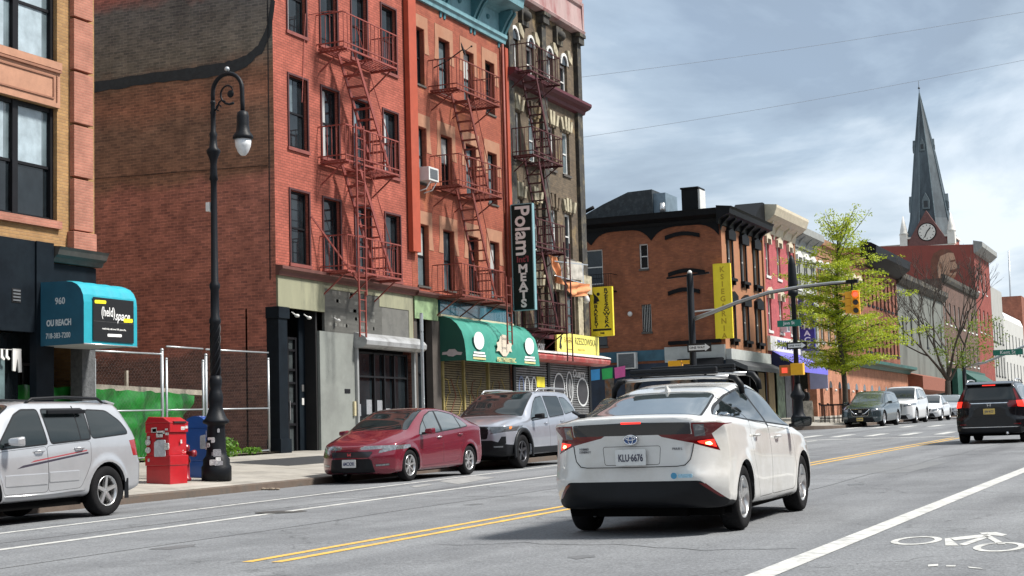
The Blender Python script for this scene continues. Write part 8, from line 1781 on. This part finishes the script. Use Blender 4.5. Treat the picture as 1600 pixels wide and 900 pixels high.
def bare_tree():
    X, Y = -17.6, 112.0; px, _ = atX(1480, 600, -17.6); Y = px; z0 = walk_z(X, Y); t = thing('street_tree', 'spreading mostly bare tree with a few green leaves low down', 'tree', (X, Y, z0)); rg = random.Random(11); b = MB(); L = MB()
    def grow_(p, d, ln, r, lv):
        pts = [p]; q = p.copy(); dd = d.copy()
        for s in range(4): q = q+dd*(ln/4); dd = (dd+Vector((rg.uniform(-.14, .14), rg.uniform(-.14, .14), rg.uniform(-.02, .12)))).normalized(); pts.append(q.copy())
        b.tube(pts, [r, r*.9, r*.78, r*.66, r*.55], 6 if lv < 2 else 4, cap=False)
        if lv >= 2 and rg.random() < .5 and q.z < z0+7.2 and q.x > X-1: leaf_faces(L, q, 16, .55, .10, rg.randint(0, 9**6), (1, 1, .6), .4)
        if lv == 6: return
        for k in range(rg.choice((2, 3, 3)) if lv < 5 else 2):
            nd = (dd+Vector((rg.gauss(0, .42), rg.gauss(0, .42), rg.uniform(-.1, .35)))).normalized(); grow_(pts[rg.choice((3, 4, 4))], nd, ln*rg.uniform(.64, .82), max(r*.62, .012), lv+1)
    base = Vector((X, Y, z0)); b.tube([base, base+Vector((0, 0, 1.2)), base+Vector((.05, .05, 2.3))], [.28, .22, .19], 8)
    for k in range(5): a = k*1.256+.4; grow_(base+Vector((.05, .05, 2.1+.1*k)), Vector((math.cos(a)*.62, math.sin(a)*.62, 1)).normalized(), 3.0, .12, 1)
    for k in range(70): leaf_faces(L, (X+1.2+rg.gauss(0, 1.3), Y+rg.gauss(0, 1.0), z0+3.1+rg.random()*3.4), 22, .5, .095, k, (1, 1, .7), .4)
    b.build('trunk', mat('grey_bark', (.065, .055, .045), .9, var=.3, vscale=8), t, fix=False); L.build('leaves', leafmats('young_leaf', [(.13, .20, .03), (.09, .15, .025), (.19, .26, .045)]), t, fix=False)
bare_tree()
# distant skyline beyond the roofs, low greenery
# ---------------------------------------------------------------- small pavement things beyond the crossing
def person(X, Y, label, coat, legs, h=1.74, rz=0.0):
    z0 = walk_z(X, Y); t = thing('person', label, 'person', (X, Y, z0), rz)
    V = [(0, 0, .93), (0, 0, 1.12), (0, 0, 1.35), (0, .0, 1.47), (0, .01, 1.56), (0, .015, 1.66), (.09, 0, .88), (.11, .03, .48), (.11, -.02, .06), (.11, .11, .03), (-.09, 0, .88), (-.12, -.06, .48), (-.13, -.12, .06), (-.13, .0, .03), (.18, 0, 1.42), (.24, .0, 1.15), (.20, .12, .95), (-.18, 0, 1.42), (-.25, .02, 1.15), (-.22, .14, .97), (.19, .17, .88), (-.21, .20, .90)]
    E_ = [(0, 1), (1, 2), (2, 3), (3, 4), (4, 5), (0, 6), (6, 7), (7, 8), (8, 9), (0, 10), (10, 11), (11, 12), (12, 13), (2, 14), (14, 15), (15, 16), (2, 17), (17, 18), (18, 19), (16, 20), (19, 21)]
    rd = {0: (.15, .11), 1: (.15, .11), 2: (.17, .11), 3: (.07, .07), 4: (.055, .055), 5: (.09, .10), 6: (.09, .09), 7: (.06, .06), 8: (.045, .045), 9: (.04, .03), 10: (.09, .09), 11: (.06, .06), 12: (.045, .045), 13: (.04, .03), 14: (.07, .07), 15: (.05, .05), 16: (.035, .035), 17: (.07, .07), 18: (.05, .05), 19: (.035, .035), 20: (.035, .02), 21: (.035, .02)}
    me = bpy.data.meshes.new('body'); me.from_pydata([(a*h/1.74, b_*h/1.74, c*h/1.74) for a, b_, c in V], E_, []); o = bpy.data.objects.new('body', me); C.objects.link(o)
    sk = o.modifiers.new('s', 'SKIN'); 
    for i, v in enumerate(me.skin_vertices[0].data if me.skin_vertices else []): v.radius = rd[i]
    if not me.skin_vertices: pass
    ss = o.modifiers.new('b', 'SUBSURF'); ss.levels = ss.render_levels = 1
    for i, v in enumerate(me.skin_vertices[0].data): v.radius = rd[i]; v.use_root = (i == 0)
    dg = bpy.context.evaluated_depsgraph_get(); m2 = bpy.data.meshes.new_from_object(o.evaluated_get(dg)); bpy.data.objects.remove(o); o = bpy.data.objects.new('body', m2); C.objects.link(o); o.parent = t
    m2.materials.clear()
    for q in (coat, legs, mat('skin', (.36, .20, .14), .6, var=.1), mat('dark_hair', (.02, .015, .012), .7, var=.2)): m2.materials.append(q)
    for p in m2.polygons: c = p.center; p.material_index = 3 if c.z > 1.68*h/1.74 or (c.z > 1.6*h/1.74 and c.y < -.02) else 2 if c.z > 1.5*h/1.74 or (abs(c.x) > .16 and c.z < .96*h/1.74 and c.z > .7) else 1 if c.z < .86*h/1.74 else 0; p.use_smooth = True
    return t
MCk = mat('black_coat', (.012, .012, .014), .8, var=.2)
x_, y_ = -18.2, 80.5
person(-18.9, 77.9, 'person in black standing by the railing under the bright tree', MCk, MCk, 1.72, R(140))
def tree_guard(px0, px1, X, label, h=.9):
    ya = atX(px0, 640, X)[0]; z0 = walk_z(X, ya); t = thing('tree_guard', label, 'railing', (X, ya, z0)); b = MB()
    for (p, q) in (((X-.7, ya), (X+.7, ya)), ((X-.7, ya+1.8), (X+.7, ya+1.8)), ((X+.7, ya), (X+.7, ya+1.8)), ((X-.7, ya), (X-.7, ya+1.8))):
        b.bar((*p, z0+h), (*q, z0+h), .05, .05); b.bar((*p, z0+.25), (*q, z0+.25), .04, .04); n = 6
        for k in range(n+1): x = p[0]+(q[0]-p[0])*k/n; y = p[1]+(q[1]-p[1])*k/n; b.bar((x, y, z0), (x, y, z0+h), .03, .03)
    b.build('railing', M_iron, t); q = MB()
    for x in (X-.7, X+.7):
        for y in (ya, ya+1.8): q.ball((x, y, z0+h+.06), .06, 8, 5)
    q.build('knob', M_iron, t)
tree_guard(1303, 1313, -17.3, 'low black railing round the foot of the bright tree')
X_, Y_ = -18.6, 76.6; z0 = walk_z(X_, Y_); b = MB(); b.hexa([(X_-.3, Y_-.25, z0), (X_+.3, Y_-.25, z0), (X_+.3, Y_-.21, z0), (X_-.3, Y_-.21, z0), (X_-.3, Y_-.02, z0+1.05), (X_+.3, Y_-.02, z0+1.05), (X_+.3, Y_+.02, z0+1.05), (X_-.3, Y_+.02, z0+1.05)]); b.hexa([(X_-.3, Y_+.21, z0), (X_+.3, Y_+.21, z0), (X_+.3, Y_+.25, z0), (X_-.3, Y_+.25, z0), (X_-.3, Y_-.02, z0+1.05), (X_+.3, Y_-.02, z0+1.05), (X_+.3, Y_+.02, z0+1.05), (X_-.3, Y_+.02, z0+1.05)])
o = tag(b.build('sandwich_board', mat('board_mixed', (.30, .27, .22), .6, var=.7, vscale=4)), 'small sandwich board on the pavement behind the white hatchback', 'sandwich board')
t = thing('hanging_banner', 'pale lilac cloth banner hanging from the shopfront beside the bright tree trunk', 'banner', (BX, 92, 4)); b = MB(); p0, p1 = atX(1270, 550, BX+1.2), atX(1287, 586, BX+1.2); b.box(BX+.2, BX+1.25, 90.9, 90.95, 3.7, 5.9); b.build('banner_cloth', mat('lilac_cloth', (.36, .38, .58), .7, var=.1), t); b = MB(); b.bar((BX, 90.92, 5.93), (BX+1.3, 90.92, 5.93), .05, .05); b.build('banner_rod', M_iron, t)
# box van at the far right
def van():
    X, Y = -6.8, 150.0; z0 = gz(Y); t = thing('box_van', 'white box truck far off behind the black SUV', 'truck', (X, Y, z0)); M = P_wht2
    b = MB(); b.box(X-1.15, X+1.15, Y+.5, Y+5.8, z0+.9, z0+3.6); b.build('cargo_box', M, t, bevel=.06); b = MB(); b.hexa([(X-1.05, Y-1.4, z0+.5), (X+1.05, Y-1.4, z0+.5), (X+1.05, Y+.5, z0+.5), (X-1.05, Y+.5, z0+.5), (X-.95, Y-.5, z0+2.4), (X+.95, Y-.5, z0+2.4), (X+.95, Y+.5, z0+2.4), (X-.95, Y+.5, z0+2.4)]); b.build('cab', M, t, bevel=.1)
    b = MB(); b.hexa([(X-.9, Y-1.04, z0+1.5), (X+.9, Y-1.04, z0+1.5), (X+.9, Y-1.0, z0+1.5), (X-.9, Y-1.0, z0+1.5), (X-.8, Y-.62, z0+2.25), (X+.8, Y-.62, z0+2.25), (X+.8, Y-.58, z0+2.25), (X-.8, Y-.58, z0+2.25)]); b.build('windshield', M_glass, t)
    for x in (-1, 1):
        for y in (-.4, 4.6): w_ = MB(); w_.lathe([(.05, -.12), (.42, -.12), (.42, .12), (.05, .12)], (X+x, Y+y, z0+.42), 'x', 16); w_.build('wheel', M_tyre, t)
    F = side(Y+.49); text('MOVERS', .5, F, X, z0+2.9, .01, 'lettering', M_ink, t) if 0 else None
van()
# ---------------------------------------------------------------- cars in place
def place(root, X, Y, rz):
    root.location = (X, Y, gz(Y)+.004); g = math.atan(GR); root.rotation_euler = (g*math.cos(rz), -g*math.sin(rz), rz)
place(prius(), -5.2, 16.35, R(1.8))
place(rav4(), -15.12, 16.55, R(180))
place(insight(), -15.25, 28.45, R(179))
place(passport(), -15.5, 34.2, R(180))
c = far_car('suv_car', 'dark green grey car glimpsed between the silver grey SUV and the white hatchback', P_slate, H=1.62, W=.92, L=4.6, hood=1.02, group='cars parked along the left kerb'); place(c, -15.2, 41.4, R(180))
c = far_car('sedan_car', 'dark grey sedan nose hidden behind the white hatchback', P_slate, H=1.46, W=.91, L=4.7, wr=.33, hood=.95, kind='sedan', group='cars parked along the left kerb'); place(c, -15.2, 47.6, R(180))
place(crv(), -5.7, 46.2, R(0))
G2 = 'cars parked beyond the crossing'
c = far_car('suv_car', 'dark teal SUV with a chrome V grille, first of the cars beyond the crossing', P_teal, H=1.69, W=.955, L=4.9, hood=1.08, vshape=True, group=G2); place(c, -15.35, 76.3, R(178))
c = far_car('pickup_car', 'tall white SUV parked directly behind the dark teal one', P_wht2, H=1.92, W=1.0, L=5.3, wr=.40, hood=1.24, group=G2, grille=M_alloy); place(c, -15.25, 83.9, R(180)); c.name = 'suv_car'
c = far_car('sedan_car', 'white sedan parked behind the tall white SUV', P_wht2, H=1.46, W=.92, L=4.75, wr=.34, hood=.92, kind='sedan', group=G2); place(c, -15.0, 90.8, R(180))
c = far_car('sedan_car', 'pale silver blue sedan, last in the line beyond the crossing', P_pale, H=1.45, W=.92, L=4.75, wr=.34, hood=.92, kind='sedan', group=G2); place(c, -15.0, 97.8, R(180))
